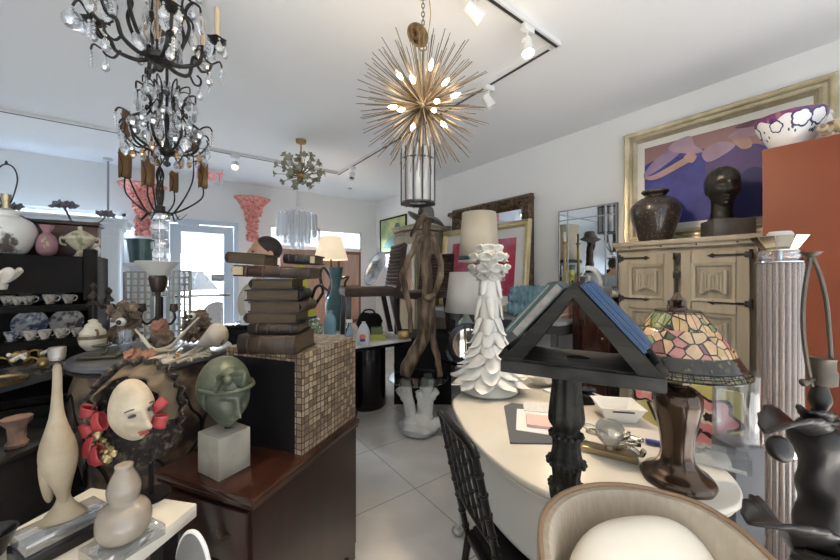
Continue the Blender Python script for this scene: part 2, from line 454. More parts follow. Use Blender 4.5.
q = MB(); q.lathe([(.001, -.02), (.03, -.018), (.036, 0), (.001, 0)], 18); tag(q.build('sprinkler_cap', m_track, loc=at(350, 189, 5.6)), 'tiny round sprinkler cap on the ceiling right of the crystal tube light', 'sprinkler').location.z = ZC - .001
# ================================================================ HANGING LIGHTS
def drop_mesh(kind):
    q = MB()
    if kind == 'tear':
        q.lathe([(.001, -.072), (.011, -.064), (.0165, -.052), (.014, -.038), (.006, -.02), (.0015, -.012)], 8)
    elif kind == 'plaque':
        vs = q.lathe([(.001, -.085), (.012, -.075), (.022, -.055), (.020, -.035), (.010, -.018), (.0015, -.012)], 8); q.xf(vs, Matrix.Diagonal((1, .38, 1, 1)))
    elif kind == 'ball':
        q.lathe([(.001, -.078), (.02, -.070), (.029, -.052), (.029, -.040), (.02, -.022), (.001, -.014)], 9)
    elif kind == 'bead':
        for i in range(5): q.ball((0.002 * math.sin(i * 2), 0, -.012 - i * .014), (.0065, .0065, .007), 8, 6)
    q.tube([(0, 0, -.013), (0, 0, 0)], .0012, 5)
    if kind != 'bead': q.ball((0, 0, -.006), .0055, 8, 6)
    o = q.build('crystal_' + kind, m_crystal, flat=True)
    me = o.data; bpy.data.objects.remove(o); return me
m_amberx = glassy('amber_crystal', tint=(.85, .55, .18), refl=.8, body=.2, body_col=(.6, .36, .10))
DROP = {k: drop_mesh(k) for k in ('tear', 'plaque', 'ball', 'bead')}
AMB = DROP['tear'].copy(); AMB.materials.clear(); AMB.materials.append(m_amberx)
def hang(parent, p, kind, s=1.0, rz=None, me=None):
    o = bpy.data.objects.new('crystal_drop', me or DROP[kind]); COL.objects.link(o); o.parent = parent
    o.location = p; o.scale = (s, s, s); o.rotation_euler = (0, 0, random.random() * 6 if rz is None else rz); return o
m_wax = mat('candle_sleeve', (.62, .50, .33), .5, sss=.1)

# ---- upper black iron chandelier
P = spot(159, 1.5, 2.33)
t = thing('iron_chandelier', 'large black iron chandelier with candle sleeves and crystal drops at top left', 'chandelier', P, YAW)
q = MB(); q.lathe([(.001, -.035), (.012, -.03), (.02, -.012), (.012, 0), (.05, .012), (.055, .028), (.03, .045), (.012, .06), (.011, .49), (.05, .494), (.055, .498), (.001, .4985)], 20)
q.build('stem', m_iron, t)
q = MB(); q.lathe([(.016, .10), (.022, .14), (.016, .2), (.02, .28), (.013, .34)], 12); q.build('amber_core', m_amberx, t)
ARM = [(18, .225, .0), (72, .21, .04), (140, .23, .02), (196, .235, -.01), (250, .21, .0), (318, .225, -.02)]
for deg, ln, dz in ARM:
    ca, sa = math.cos(R(deg)), math.sin(R(deg))
    def pol(r, z): return Vector((ca * r, sa * r, z))
    q = MB()
    q.tube(bez([pol(.03, .02), pol(.08, .005), pol(ln * .66, .03), pol(ln * .76, .085 + dz), pol(ln - .02, .09 + dz), pol(ln, .13 + dz)], 8), [.009, .009, .008, .0075, .007, .006], 8)
    q.tube(bez([pol(.04, .03), pol(.085, .09), pol(.115, .18), pol(.10, .25), pol(.125, .30), pol(.155, .29), pol(.16, .26)], 8), [.008, .0075, .007, .006, .005], 8)
    q.tube(bez([pol(.14, .035), pol(.165, .0), pol(.195, .01), pol(.20, .04), pol(.18, .05)], 7), .005, 7)
    q.tube(bez([pol(.125, .30), pol(.105, .34), pol(.12, .39), pol(.155, .385)], 7), .005, 7)
    q.tube(bez([pol(.17, .07 + dz), pol(.20, .04 + dz), pol(.235, .055 + dz), pol(.245, .03 + dz)], 7), .004, 6)
    a = q.build('arm', m_iron, t)
    e = pol(ln, .13 + dz)
    q = MB()
    q.lathe([(.006, 0), (.018, .004), (.034, .020), (.040, .024), (.034, .027), (.013, .014), (.013, .036), (.017, .040), (.001, .041)], 18, e, flute=(6, .13)); q.build('bobeche', m_iron, a)
    q = MB(); q.lathe([(.0105, .03), (.0105, .17), (.008, .175), (.001, .175)], 14, e); q.build('candle_sleeve', m_wax, a)
    for k in range(4):
        b_ = R(deg) + k * PI / 2 + .5
        hang(t, e + Vector((.034 * math.cos(b_), .034 * math.sin(b_), .02)), ('tear', 'bead', 'plaque', 'tear')[k], random.uniform(.9, 1.15))
    hang(t, pol(.16, .265), 'plaque', 1.2); hang(t, pol(.155, .385), 'tear', 1.15); hang(t, pol(.195, .005), 'tear', 1.0)
    hang(t, pol(.075, .12), 'plaque', 1.3); hang(t, pol(.05, .24), 'plaque', 1.2); hang(t, pol(.245, .03 + dz), 'bead', 1.0)
hang(t, (-.30, -.08, .19), 'ball', 1.2)
q = MB(); q.tube(bez([(-.16, -.06, .03), (-.22, -.07, .13), (-.27, -.08, .215), (-.30, -.08, .195)]), .005, 7); q.build('hook_arm', m_iron, t)

# ---- lower crystal chandelier hanging behind it
P = spot(167, 2.02, 2.06)
t = thing('crystal_chandelier', 'smaller crystal chandelier with black scrolls hanging below the big iron one', 'chandelier', P, YAW)
q = MB(); q.lathe([(.001, -.02), (.018, -.008), (.02, .005), (.008, .018), (.012, .04), (.04, .06), (.045, .075), (.02, .10), (.009, .14), (.014, .25), (.008, .33), (.008, .765), (.045, .767), (.001, .769)], 16)
q.build('stem', m_iron, t)
for k in range(8):
    a_ = 2 * PI * k / 8 + .25; ca, sa = math.cos(a_), math.sin(a_)
    def pol(r, z): return Vector((ca * r, sa * r, z))
    q = MB()
    q.tube(bez([pol(.03, .07), pol(.10, .08), pol(.165, .13), pol(.17, .21), pol(.11, .27), pol(.08, .33), pol(.10, .40), pol(.145, .42), pol(.15, .38)], 7), [.0075, .007, .007, .006, .006, .005], 7)
    q.tube(bez([pol(.155, .2), pol(.19, .235), pol(.225, .24), pol(.24, .215)], 6), .005, 6)
    q.tube(bez([pol(.10, .08), pol(.14, .055), pol(.18, .08), pol(.215, .13), pol(.21, .16)], 6), .005, 6)
    q.tube(bez([pol(.09, .32), pol(.06, .38), pol(.07, .45), pol(.115, .47), pol(.12, .43)], 6), .004, 6)
    q.build('scroll_arm', m_iron, t)
    hang(t, pol(.24, .215), 'bead', 1.2); hang(t, pol(.21, .13), 'plaque', 1.15)
    hang(t, pol(.15, .38), 'plaque', 1.0); hang(t, pol(.115, .43), 'tear', 1.0)
    hang(t, pol(.12, .30), 'tear', 1.35); hang(t, pol(.165, .235), 'ball', 1.0)
    hang(t, pol(.07, .23), 'plaque', 1.5); hang(t, pol(.10, .18), 'ball', 1.0); hang(t, pol(.17, .09), 'tear', 1.0, me=AMB if k % 2 == 0 else None)
    hang(t, pol(.12, .07), 'tear', .9, me=AMB if k % 2 else None)
    hang(t, pol(.055, .34), 'ball', .9); hang(t, pol(.03, .48), 'plaque', 1.2)

# ---- brass starburst
m_bz = mat('aged_brass', (.23, .18, .125), .36, .9, (.16, .125, .085), 20)
P = at(423, 106, 1.70)
t = thing('starburst_chandelier', 'brass starburst chandelier with lit bulbs among long spikes', 'chandelier', P, YAW); t.scale = (.842, .842, .842)
q = MB(); q.ball((0, 0, 0), .045, 20, 14); q.build('core', m_bz, t)
q = MB(); n = 230
for i in range(n):
    z = 1 - 2 * (i + .5) / n; a_ = i * PI * (3 - 5 ** .5); r = (1 - z * z) ** .5
    d = Vector((r * math.cos(a_), r * math.sin(a_), z)); L_ = .38 + .03 * math.sin(i * 7.3)
    q.tube([d * .03, d * L_], [.0032, .0020], 5)
o = q.build('spikes', m_bz, t); o['kind'] = 'stuff'
for x, z in ((8, 29), (-25, 19), (-11, 8), (23, 8), (34, 0), (-32, -12), (-23, -18), (14, -13), (22, -29), (-11, -33), (11, -21)):
    s_ = 2.02 / 340 * .95; y2 = .23 ** 2 - (x * s_) ** 2 - (z * s_) ** 2
    d = Vector((x * s_, -math.sqrt(max(y2, .0004)), z * s_)); u = d.normalized()
    Q = u.to_track_quat('Z', 'Y').to_matrix().to_4x4()
    q = MB(); q.lathe([(.006, .03), (.010, .10), (.0105, d.length - .04), (.001, d.length - .039)], 10, (0, 0, 0), Q); so = q.build('lamp_arm', m_bz, t)
    q = MB(); q.lathe([(.006, d.length - .042), (.012, d.length - .025), (.0115, d.length - .01), (.006, d.length + .008), (.001, d.length + .018)], 12, (0, 0, 0), Q); q.build('bulb', m_glow, so)
ld = bpy.data.lights.new('starburst_lamp', 'POINT'); ld.energy = 9; ld.color = (1, .78, .52); ld.shadow_soft_size = .25
lo = bpy.data.objects.new('starburst_lamp', ld); COL.objects.link(lo); lo.parent = t; lo.location = (0, -.05, 0)
q = MB(); q.tube([(0, 0, .04), (0, 0, .33)], .006); q.tube([(.022 * math.cos(a), 0, .345 + .018 * math.sin(a)) for a in [k * PI / 8 for k in range(16)]], .004, 6, closed=True)
q.build('stem', m_bz, t)
zc_ = (ZC - P.z) / .842
q = MB()
k = 0; z = .37
while z < zc_ - .02:
    pts = []
    for j in range(12):
        b_ = 2 * PI * j / 12; c_ = .009 * math.cos(b_)
        pts.append((c_ if k % 2 else 0, 0 if k % 2 else c_, z + .016 * math.sin(b_)))
    q.tube(pts, .0026, 5, closed=True); z += .025; k += 1
q.build('chain', m_bz, t)
q = MB(); q.tube(bez([(.03, .01, zc_ - .002), (.045, .01, .56), (.03, 0, .43), (.004, 0, .34)]), .003, 6); q.build('cable', m_gold, t)
q = MB(); q.lathe([(.001, zc_ - .03), (.06, zc_ - .02), (.065, zc_ - .002), (.001, zc_ - .002)], 24); q.build('canopy', m_bz, t)
q = MB(); Mx = Matrix.Rotation(R(28), 4, 'Z') @ Matrix.Rotation(PI / 2, 4, 'X'); c_ = (-.03, -.03, .40)
q.lathe([(.001, -.006), (.060, -.006), (.066, -.009), (.07, 0), (.066, .009), (.060, .006), (.001, .006)], 28, c_, Mx)
q.tube(bez([Mx @ Vector((-.03, -.045, .008)) + Vector(c_), Mx @ Vector((.0, -.01, .013)) + Vector(c_), Mx @ Vector((-.015, .02, .012)) + Vector(c_), Mx @ Vector((.02, .045, .008)) + Vector(c_)]), [.012, .016, .012, .006], 8)
q.build('medallion', mat('medallion_bronze', (.26, .16, .07), .4, .9, (.12, .08, .04), 30, bump=.4), t)

# ---- glass tube lantern below and behind the starburst
P = at(418, 176, 2.75)
t = thing('glass_lantern', 'cylindrical grey glass tube pendant just below the brass starburst', 'pendant light', P, YAW)
m_smoke = glassy('smoked_glass', tint=(.85, .87, .88), refl=.35, rough=.25, body=.55, body_col=(.78, .80, .82))
for k in range(12):
    a_ = 2 * PI * k / 12
    q = MB(); q.lathe([(.001, -.215), (.031, -.215), (.031, .2 + .02 * (k % 2)), (.001, .2 + .02 * (k % 2))], 10, (.112 * math.cos(a_), .112 * math.sin(a_), 0)); q.build('glass_tube', m_smoke, t)
q = MB()
for z in (-.222, .12): q.lathe([(.075, z - .006), (.142, z - .006), (.142, z + .006), (.075, z + .006)], 24, cap=False)
for k in range(12):
    a_ = 2 * PI * (k + .5) / 12; q.tube([(.138 * math.cos(a_), .138 * math.sin(a_), -.235), (.138 * math.cos(a_), .138 * math.sin(a_), .21)], .005, 6)
    a_ = 2 * PI * k / 12; q.tube([(0, 0, .235), (.112 * math.cos(a_), .112 * math.sin(a_), .12)], .003, 5)
q.tube([(0, 0, .05), (0, 0, ZC - P.z - .002)], .006)
q.lathe([(.001, .05), (.03, .06), (.03, .1), (.001, .11)], 14)
q.build('frame', mat('dark_metal', (.10, .10, .10), .35, .8), t)
q = MB(); q.lathe([(.001, -.06), (.022, -.05), (.028, -.02), (.014, .03), (.012, .05)], 14); q.build('bulb', mat('frosted', (.85, .84, .8), .4, emit=(1, .9, .75), estr=1.2), t)

# ---- green flower chandelier
P = at(301, 168, 3.6)
t = thing('flower_chandelier', 'pale green flower burst chandelier above the crystal waterfall light', 'chandelier', P, YAW)
m_pet = mat('celadon_petal', (.36, .37, .27), .5, col2=(.25, .25, .17), scale=30)
q = MB(); q.ball((0, 0, -.08), .05, 16, 10); q.tube([(0, 0, -.03), (0, 0, ZC - P.z - .03)], .008); q.lathe([(.001, ZC - P.z - .05), (.05, ZC - P.z - .035), (.055, ZC - P.z - .002), (.001, ZC - P.z - .002)], 18)
q.build('stem', m_brass, t)
def flower(q, p, d, r):
    Q = Vector(d).normalized().to_track_quat('Z', 'Y').to_matrix().to_4x4()
    q.lathe([(.004, -.02), (.012, -.005), (.012, .004), (.001, .006)], 8, p, Q)
    for k in range(5):
        a_ = 2 * PI * k / 5
        def f(u, v):
            w = math.sin(PI * min(1, .12 + v * .88)) ** .6 * r * .42
            x = r * (.15 + .85 * v); y = (u - .5) * 2 * w; z = r * (.35 * v * v + .25 * (u - .5) ** 2)
            return Vector(p) + Q @ (Matrix.Rotation(a_, 4, 'Z') @ Vector((x, y, z)))
        q.sheet(f, 4, 5)
n = 40
for i in range(n):
    z = 1 - 2 * (i + .5) / n; a_ = i * 2.39996; r = (1 - z * z) ** .5
    d = Vector((r * math.cos(a_), r * math.sin(a_), z * .72))
    L_ = .22 + .05 * math.sin(i * 5.1)
    e = d * L_ + Vector((0, 0, -.02 if z > 0 else -.03))
    q = MB(); q.tube(bez([(0, 0, -.08), d * L_ * .55 + Vector((0, 0, -.05)), e], 6), [.004, .003], 6); br = q.build('branch', mat('branch_gold', (.16, .14, .08), .5, .4), t)
    q = MB(); flower(q, e, d + Vector((0, 0, .15)), random.uniform(.035, .048)); q.build('flower', m_pet, br, solid=.003)

# ---- crystal waterfall light
P = at(297, 229, 4.9)
t = thing('crystal_waterfall_light', 'round crystal prism light in front of the high window', 'pendant light', P, YAW)
m_prism = glassy('bright_prism', tint=(.97, .98, 1), refl=.8, body=.45, body_col=(.95, .97, 1), milky=True)
for ring, (rr_, n, zt, zb) in enumerate(((.265, 22, .20, -.10), (.17, 14, .20, -.20), (.08, 7, .2, -.28))):
    for k in range(n):
        a_ = 2 * PI * k / n
        q = MB(); q.lathe([(.001, zb - .02), (.016, zb), (.016, zt), (.008, zt + .015), (.001, zt + .016)], 6, (rr_ * math.cos(a_), rr_ * math.sin(a_), 0)); q.build('prism', m_prism, t, flat=True)
q = MB()
for rr_ in (.265, .17, .08): q.tube([(rr_ * math.cos(2 * PI * k / 28), rr_ * math.sin(2 * PI * k / 28), .215) for k in range(28)], .007, 6, closed=True)
for k in range(6): q.tube([(.265 * math.cos(k * PI / 3), .265 * math.sin(k * PI / 3), .215), (0, 0, .26)], .005, 6)
q.lathe([(.085, .25), (.075, .29), (.04, .315), (.001, .32)], 20); q.tube([(0, 0, .3), (0, 0, ZC - P.z - .02)], .006); q.lathe([(.001, ZC - P.z - .04), (.05, ZC - P.z - .03), (.055, ZC - P.z - .002), (.001, ZC - P.z - .002)], 16)
q.build('frame', m_chrome, t)
# ================================================================ LEFT SIDE
# ---- far wall pieces by the door
m_coral = mat('coral_plaster', (.60, .15, .11), .65, col2=(.90, .44, .38), scale=34, bump=.6, bscale=40)
for px, lab in ((253.5, 'coral pink flower encrusted wall bracket right of the door'), (142.5, 'coral pink flower encrusted wall bracket behind the amber shades')):
    b_ = ony(px, 242 if px > 200 else 235, YF - .1)
    t = thing('wall_bracket', lab, 'wall bracket', (b_.x, YF - .005, 1.92), 0)
    prof = smooth_prof([(.005, 0), (.075, .02), (.09, .06), (.06, .12), (.07, .3), (.11, .45), (.19, .6), (.245, .66), (.25, .70), (.01, .705)], 5)
    q = MB(); vs = q.lathe(prof, 26)
    for v in vs: v.co.y = -abs(v.co.y) * .75 if v.co.y < 0 else -.0005 - v.co.y * .001
    q.build('bracket', m_coral, t)
    q = MB()
    for i in range(130):
        z = random.uniform(.02, .69); a_ = random.uniform(0, PI)
        r = max(.07, .07 + max(0, z - .3) ** 1.4 * .55)
        p = (r * math.cos(a_), -r * .75 * math.sin(a_) - .005, z)
        q.blob(p, random.uniform(.018, .034), .6, 2.2, 1, i)
    o = q.build('flowers', m_coral, t); o['kind'] = 'stuff'

# ---- tall white cabinet behind the black hutch
t = thing('white_cabinet', 'tall white cabinet with cornice behind the black hutch', 'cabinet', (-1.12, 5.56, 0), 0)
m_cab = mat('white_lacquer', (.74, .78, .82), .4)
q = MB(); q.box((0, 0, 1.0), (1.30, .5, 1.9)); q.box((0, 0, .03), (1.34, .52, .06)); q.build('body', m_cab, t, flat=True)
q = MB(); q.box((0, 0, 1.97), (1.34, .54, .05)); q.box((0, 0, 2.01), (1.42, .6, .05), bev=.008); q.box((0, 0, 2.045), (1.46, .64, .02)); q.build('cornice', m_cab, t)
for x in (-.325, .325):
    q = MB(); q.box((x, -.26, .98), (.63, .022, 1.76), bev=.006); d_ = q.build('door', m_cab, t)
    q = MB(); q.ball((x * .12, -.285, 1.05), .014, 12, 8); q.build('knob', m_chrome, d_)

# ---- black hutch
m_hut = mat('black_hutch_paint', (.007, .006, .006), .6, col2=(.012, .010, .009), scale=6, ior=1.2)
HX0, HX1, HY0, HY1 = -2.05, -.34, 2.74, 3.16
t = thing('china_hutch', 'black open china hutch with shelves of cups at far left', 'hutch', ((HX0 + HX1) / 2, (HY0 + HY1) / 2, 0), 0)
w = HX1 - HX0; dp = HY1 - HY0
q = MB()
for s_ in (-1, 1): q.box((s_ * (w / 2 - .02), 0, .755), (.04, dp, 1.51))
q.box((0, dp / 2 - .01, .75), (w - .08, .02, 1.48))
q.box((0, -.02, .35), (w - .08, dp - .06, .66)); q.box((0, 0, 1.49), (w - .08, dp, .03))
q.build('carcass', m_hut, t, flat=True)
q = MB(); poly = [(-w / 2, 1.30), (w / 2 - .06, 1.30)] + [(lerp(w / 2 - .06, -w / 2, i / 16), 1.46 + .075 * math.sin(PI * (.12 + .76 * i / 16))) for i in range(17)]
vs = q.prism(poly, .03); q.xf(vs, Matrix.Translation((0, -dp / 2 + .0, 0)) @ Matrix.Rotation(PI / 2, 4, 'X')); q.box((w / 2 - .03, -dp / 2, 1.40), (.06, .05, .3), bev=.01)
q.build('crest', m_hut, t)
for z in (.72, 1.02, 1.22):
    q = MB(); q.box((0, -.01, z), (w - .08, dp - .04, .022)); q.box((0, -dp / 2 + .012, z - .012), (w - .08, .02, .028), bev=.004); q.build('shelf', m_hut, t)
for s_ in (-.5, .5):
    q = MB(); q.box((s_ * w * .48, -dp / 2 - .005, .34), (w * .45, .02, .56), bev=.006); d_ = q.build('door', m_hut, t)
    q = MB(); q.ball((s_ * .12, -dp / 2 - .03, .4), .014, 12, 8); q.build('knob', m_brass, d_)
HF = HY0 + .06
m_china = mat('old_china', (.62, .57, .48), .25, col2=(.16, .12, .12), scale=26, lo=.5, hi=.6, coat=.3)
m_china2 = mat('cream_china', (.66, .62, .53), .25, col2=(.42, .24, .18), scale=34, lo=.54, hi=.64, coat=.3)
m_china3 = mat('blue_china', (.55, .53, .50), .25, col2=(.10, .11, .18), scale=30, lo=.45, hi=.58, coat=.3)
def teacup(p, lab, m, k=1.0, flip=1):
    t = thing('teacup', lab, 'teacup', p, random.uniform(-.4, .4), 'china cups on the hutch shelves')
    q = MB(); q.lathe([(.02, 0), (.022, .004), (.03, .02), (.042, .045), (.046, .066), (.043, .066), (.038, .044), (.02, .012), (.001, .01)], 22); b_ = q.build('bowl', m, t)
    q = MB(); q.tube(bez([(flip * .04, 0, .055), (flip * .062, 0, .056), (flip * .066, 0, .04), (flip * .05, 0, .022), (flip * .036, 0, .022)], 6), .0045, 7); q.build('handle', m, t)
    q = MB(); q.lathe([(.001, -.0), (.03, .001), (.062, .012), (.062, .015), (.03, .005), (.001, .004)], 24, (0, 0, -.0)); q.build('saucer_foot', m, t).scale = (.6, .6, .3)
    t.scale = (k * .62, k * .62, k * .78)
def hx(px): return ony(px, 280, HF).x
def plate_stand(p, lab, m, r, tilt=18):
    q = MB(); q.lathe([(.001, 0), (r * .55, .0), (r * .62, .004), (r, .016), (r, .019), (r * .6, .008), (r * .53, .004), (.001, .004)], 36)
    o = q.build('display_plate', m); o.rotation_euler = (PI / 2 - R(tilt), 0, 0); o.location = Vector(p) + Vector((0, .07, r * math.cos(R(tilt)) + .001)); tag(o, lab, 'plate', 'plates on the hutch shelves')
S1, S2, S3 = 1.231, 1.031, .731
cups = [(4, S1, 'leftmost white teacup on the upper hutch shelf', m_china), (14, S1, 'second white teacup on the upper hutch shelf', m_china2), (25, S1, 'white teacup with curled handle on the upper shelf beneath the arched plate', m_china),
        (47, S1, 'teacup alone in the middle of the upper hutch shelf', m_china2), (66, S1, 'rightmost teacup with big handle on the upper hutch shelf', m_china2),
        (8, S2, 'leftmost teacup on the lower hutch shelf', m_china3), (27, S2, 'teacup in front of the blue plate on the lower hutch shelf', m_china2),
        (42, S2, 'rose teacup at the left of the cream plate on the lower shelf', m_china2), (58, S2, 'rose teacup in front of the cream plate on the lower shelf', m_china2), (75, S2, 'small teacup at the right end of the lower hutch shelf', m_china)]
for px, z, lab, m in cups: teacup((hx(px), HF + .055, z + .0006), lab, m, random.uniform(.9, 1.1))
plate_stand((hx(22), HF + .16, S1), 'dark patterned plate standing on the upper hutch shelf', m_china3, .068)
plate_stand((hx(48), HF + .16, S1), 'small plate standing behind the middle upper teacup', m_china3, .05)
plate_stand((hx(17), HF + .16, S2), 'large blue plate standing at left on the lower hutch shelf', m_china3, .078)
plate_stand((hx(58), HF + .16, S2), 'large cream plate standing on the lower hutch shelf', m_china, .078)

# ---- things on top of the hutch
HT = 1.512; HM = (HY0 + HY1) / 2 + .02
def hxm(px, Y=HM): return ony(px, 250, Y).x
m_porc = mat('jar_porcelain', (.72, .72, .68), .2, col2=(.12, .10, .09), scale=7, lo=.56, hi=.62, coat=.4)
t = thing('ginger_jar_lamp', 'white ginger jar lamp with bare wire harp on the black hutch', 'table lamp', (hxm(7, HM - .1), HM - .11, HT), YAW)
t.scale = (.72, .72, .95)
q = MB(); q.lathe(smooth_prof([(.07, 0), (.11, .015), (.155, .09), (.165, .15), (.13, .2), (.07, .225), (.075, .24), (.075, .25), (.04, .262), (.02, .27), (.001, .27)]), 32); q.build('jar', m_porc, t)
q = MB(); q.lathe([(.022, .268), (.022, .31), (.027, .312), (.027, .35), (.001, .352)], 16); q.build('socket', mat('brass_socket', (.5, .43, .28), .35, .9), t)
q = MB(); q.tube(bez([(-.03, 0, .30), (-.05, 0, .33), (-.085, 0, .43), (-.06, 0, .50), (0, 0, .525), (.06, 0, .50), (.085, 0, .43), (.05, 0, .33), (.03, 0, .30)]), .0045, 7); q.lathe([(.008, .522), (.01, .53), (.004, .545), (.001, .546)], 8); q.build('harp', m_iron, t)
def metal_flower(p, lab, lean, s=1.0):
    t = thing('metal_flower', lab, 'metal flower', p, 0, 'metal flower ornaments on the hutch'); s *= .62; lean *= 1.6; m_ = mat('pewter_flower', (.20, .20, .22), .4, .8)
    d = Vector((lean, -.1, .16)).normalized(); e = d * .17 * s
    q = MB(); q.tube(bez([(0, 0, .004), (lean * .2, 0, .05 * s), e]), .009 * s, 8); q.lathe([(.001, 0), (.03 * s, 0), (.025 * s, .01), (.001, .014)], 14); q.build('stem', m_, t)
    q = MB()
    for kk in range(3): flower(q, e + Vector(((kk - 1) * .05 * s, 0, .01)), d + Vector(((kk - 1) * .6, -.3, 0)), .06 * s)
    q.build('blossom', m_, t, solid=.004)
m_wbox = mat('walnut_box', (.10, .04, .02), .35, col2=(.06, .022, .012), scale=4, stretch=(1, 1, 8))
bx = (hxm(24, HM + .08) + hxm(84, HM + .08)) / 2
t = thing('wooden_box', 'reddish brown wooden box with dark lid on the black hutch', 'box', (bx, HM + .10, HT), 0)
q = MB(); q.box((0, 0, .10), (.40, .14, .20), bev=.004)
for z in (.06, .12): q.box((0, -.081, z), (.38, .004, .006))
q.build('body', m_wbox, t)
q = MB(); q.box((0, 0, .212), (.43, .19, .022), bev=.006); q.build('lid', mat('dark_lid', (.03, .015, .01), .35), t)
metal_flower((bx - .12, HM + .10, HT + .2235), 'leaning metal flower at the left end of the wooden box', -.10, .8)
metal_flower((bx + .07, HM + .10, HT + .2235), 'tallest metal flower spray on the wooden box', -.03, 1.0)
metal_flower((bx + .18, HM + .10, HT + .2235), 'metal flower at the right end of the wooden box above the urn', .1, .8)
m_pinkg = mat('pink_glass', (.62, .34, .38), .15, trans=.5, ior=1.2, coat=.4)
t = thing('pink_vase', 'pink glass vase with flared neck on the black hutch', 'vase', (hxm(48, HM - .1), HM - .12, HT), 0); t.scale = (.70, .70, .95)
q = MB(); q.lathe(smooth_prof([(.03, 0), (.058, .02), (.066, .07), (.05, .115), (.026, .135), (.03, .15), (.052, .185)]), 28, cap=True); q.build('body', m_pinkg, t)
q = MB()
for i in range(5): q.blob((random.uniform(-.02, .02), -.062, .05 + i * .012), .012, .4, 2, 1, i)
q.build('painted_flower', mat('ochre_flower', (.45, .38, .22), .5), t)
t = thing('covered_urn', 'cream ceramic footed urn with leafy lid on the black hutch', 'urn', (hxm(81, HM - .08), HM - .10, HT), 0); t.scale = (.66, .66, .95)
m_urn = mat('urn_ceramic', (.56, .50, .38), .35, col2=(.24, .26, .14), scale=16, lo=.5, hi=.6)
q = MB(); q.lathe(smooth_prof([(.045, 0), (.035, .012), (.025, .035), (.05, .05), (.09, .085), (.10, .105)]), 28); q.build('bowl', m_urn, t)
q = MB(); q.lathe(smooth_prof([(.115, .105), (.112, .115), (.085, .135), (.05, .155), (.018, .166), (.016, .175), (.02, .185), (.001, .195)]), 28, flute=(14, .03)); q.build('lid', m_urn, t)
for s_ in (-1, 1):
    q = MB(); q.tube(bez([(s_ * .09, 0, .07), (s_ * .125, 0, .08), (s_ * .13, 0, .11), (s_ * .11, 0, .12)]), .007, 8); q.build('handle', m_urn, t)
q = MB(); q.lathe(smooth_prof([(.014, 0), (.024, .02), (.027, .05), (.014, .075), (.012, .085), (.001, .09)]), 20, (0, 0, 0)); tag(q.build('sugar_pot', mat('plain_white_china', (.78, .78, .77), .2, coat=.3), loc=(hxm(95, HM - .02), HM - .02, HT)), 'little plain white pot behind the cream urn', 'pot')
m_shell = mat('shell_white', (.72, .68, .60), .5, col2=(.60, .54, .46), scale=9)
# white shell bowl at the far left edge, on a slim black stand
p = at(-4, 287, 1.58)
t = thing('clam_shell', 'white ruffled clam shell cut by the left frame edge', 'shell', (p.x, p.y, p.z - .012), YAW); t.scale = (1.1, 1.1, 1.2)
def f(u, v):
    a_ = PI * (u - .5) * 1.5; w_ = 1 + .10 * math.sin(u * 34) * v
    return Vector((.085 * v * math.sin(a_) * w_, -.085 * v * math.cos(a_) * .6 * w_, .02 + .055 * v ** 2 + .010 * v * math.cos(u * 34)))
q = MB(); q.sheet(f, 70, 8); q.build('valve', m_shell, t, solid=.008, ang=80)
q = MB(); q.lathe([(.001, 0), (.03, .0), (.035, .02), (.001, .024)], 14); q.build('foot', m_shell, t)
t2 = thing('plant_stand', 'slim black stand under the white clam shell at the left frame edge', 'stand', (p.x, p.y, .9858), YAW)
zt = p.z - .0128 - .9858
q = MB(); q.tube([(0, 0, .02), (0, 0, zt - .01)], .008, 10); q.build('pole', m_blackm, t2)
q = MB(); q.lathe([(.001, zt - .008), (.03, zt - .008), (.03, zt), (.001, zt)], 20); q.build('top', m_blackm, t2)
q = MB(); q.lathe([(.001, 0), (.05, 0), (.045, .015), (.012, .025), (.001, .025)], 24); q.build('base', m_blackm, t2)

# ---- amber-shade tree lamp
t = thing('amber_shade_lamp', 'black branching lamp with amber mica shades on a clear block column', 'floor lamp', spot(160, 2.3, 0), YAW)
zc = 1.86
q = MB(); q.lathe([(.001, 0), (.14, 0), (.14, .02), (.03, .035), (.02, .06), (.018, 1.25), (.001, 1.26)], 24); q.build('base', m_blackm, t)
q = MB(); q.tube([(0, 0, 1.25), (0, 0, zc)], .007)
q.build('rod', m_chrome, t)
for i in range(9):
    q = MB(); w_ = .07 + .03 * ((i * 7) % 3) / 2; q.box((0, 0, 1.28 + i * .064), (w_, w_ * .8, .045), rz=i * .5, bev=.004); q.build('clear_block', m_crystal, t)
m_mica = mat('amber_mica', (.22, .105, .025), .4, col2=(.10, .045, .012), scale=14, trans=.15, stretch=(1, 1, .3))
q = MB()
for k in range(7):
    a_ = k * .9
    q.tube(bez([(0, 0, zc - .04), (.02 * math.cos(a_), .02 * math.sin(a_), zc + .1), (-.02 * math.cos(a_), .02 * math.sin(a_), zc + .22), (.03 * math.cos(a_ + 1), .03 * math.sin(a_ + 1), zc + .34)]), [.006, .005, .004, .003], 7)
q.lathe([(.001, zc - .04), (.03, zc - .03), (.03, zc + .005), (.001, zc + .012)], 14)
q.build('stem_bundle', m_iron, t)
s2 = 2.3 / 340
SH = [(125, 176, -.05, 12, 27), (148, 184, -.12, 12, 27), (174, 190, .12, 9, 20), (203, 186, .0, 10, 24), (126, 134, .06, 8, 25), (152, 160, .12, 8, 14), (193, 150, .12, 7, 16)]
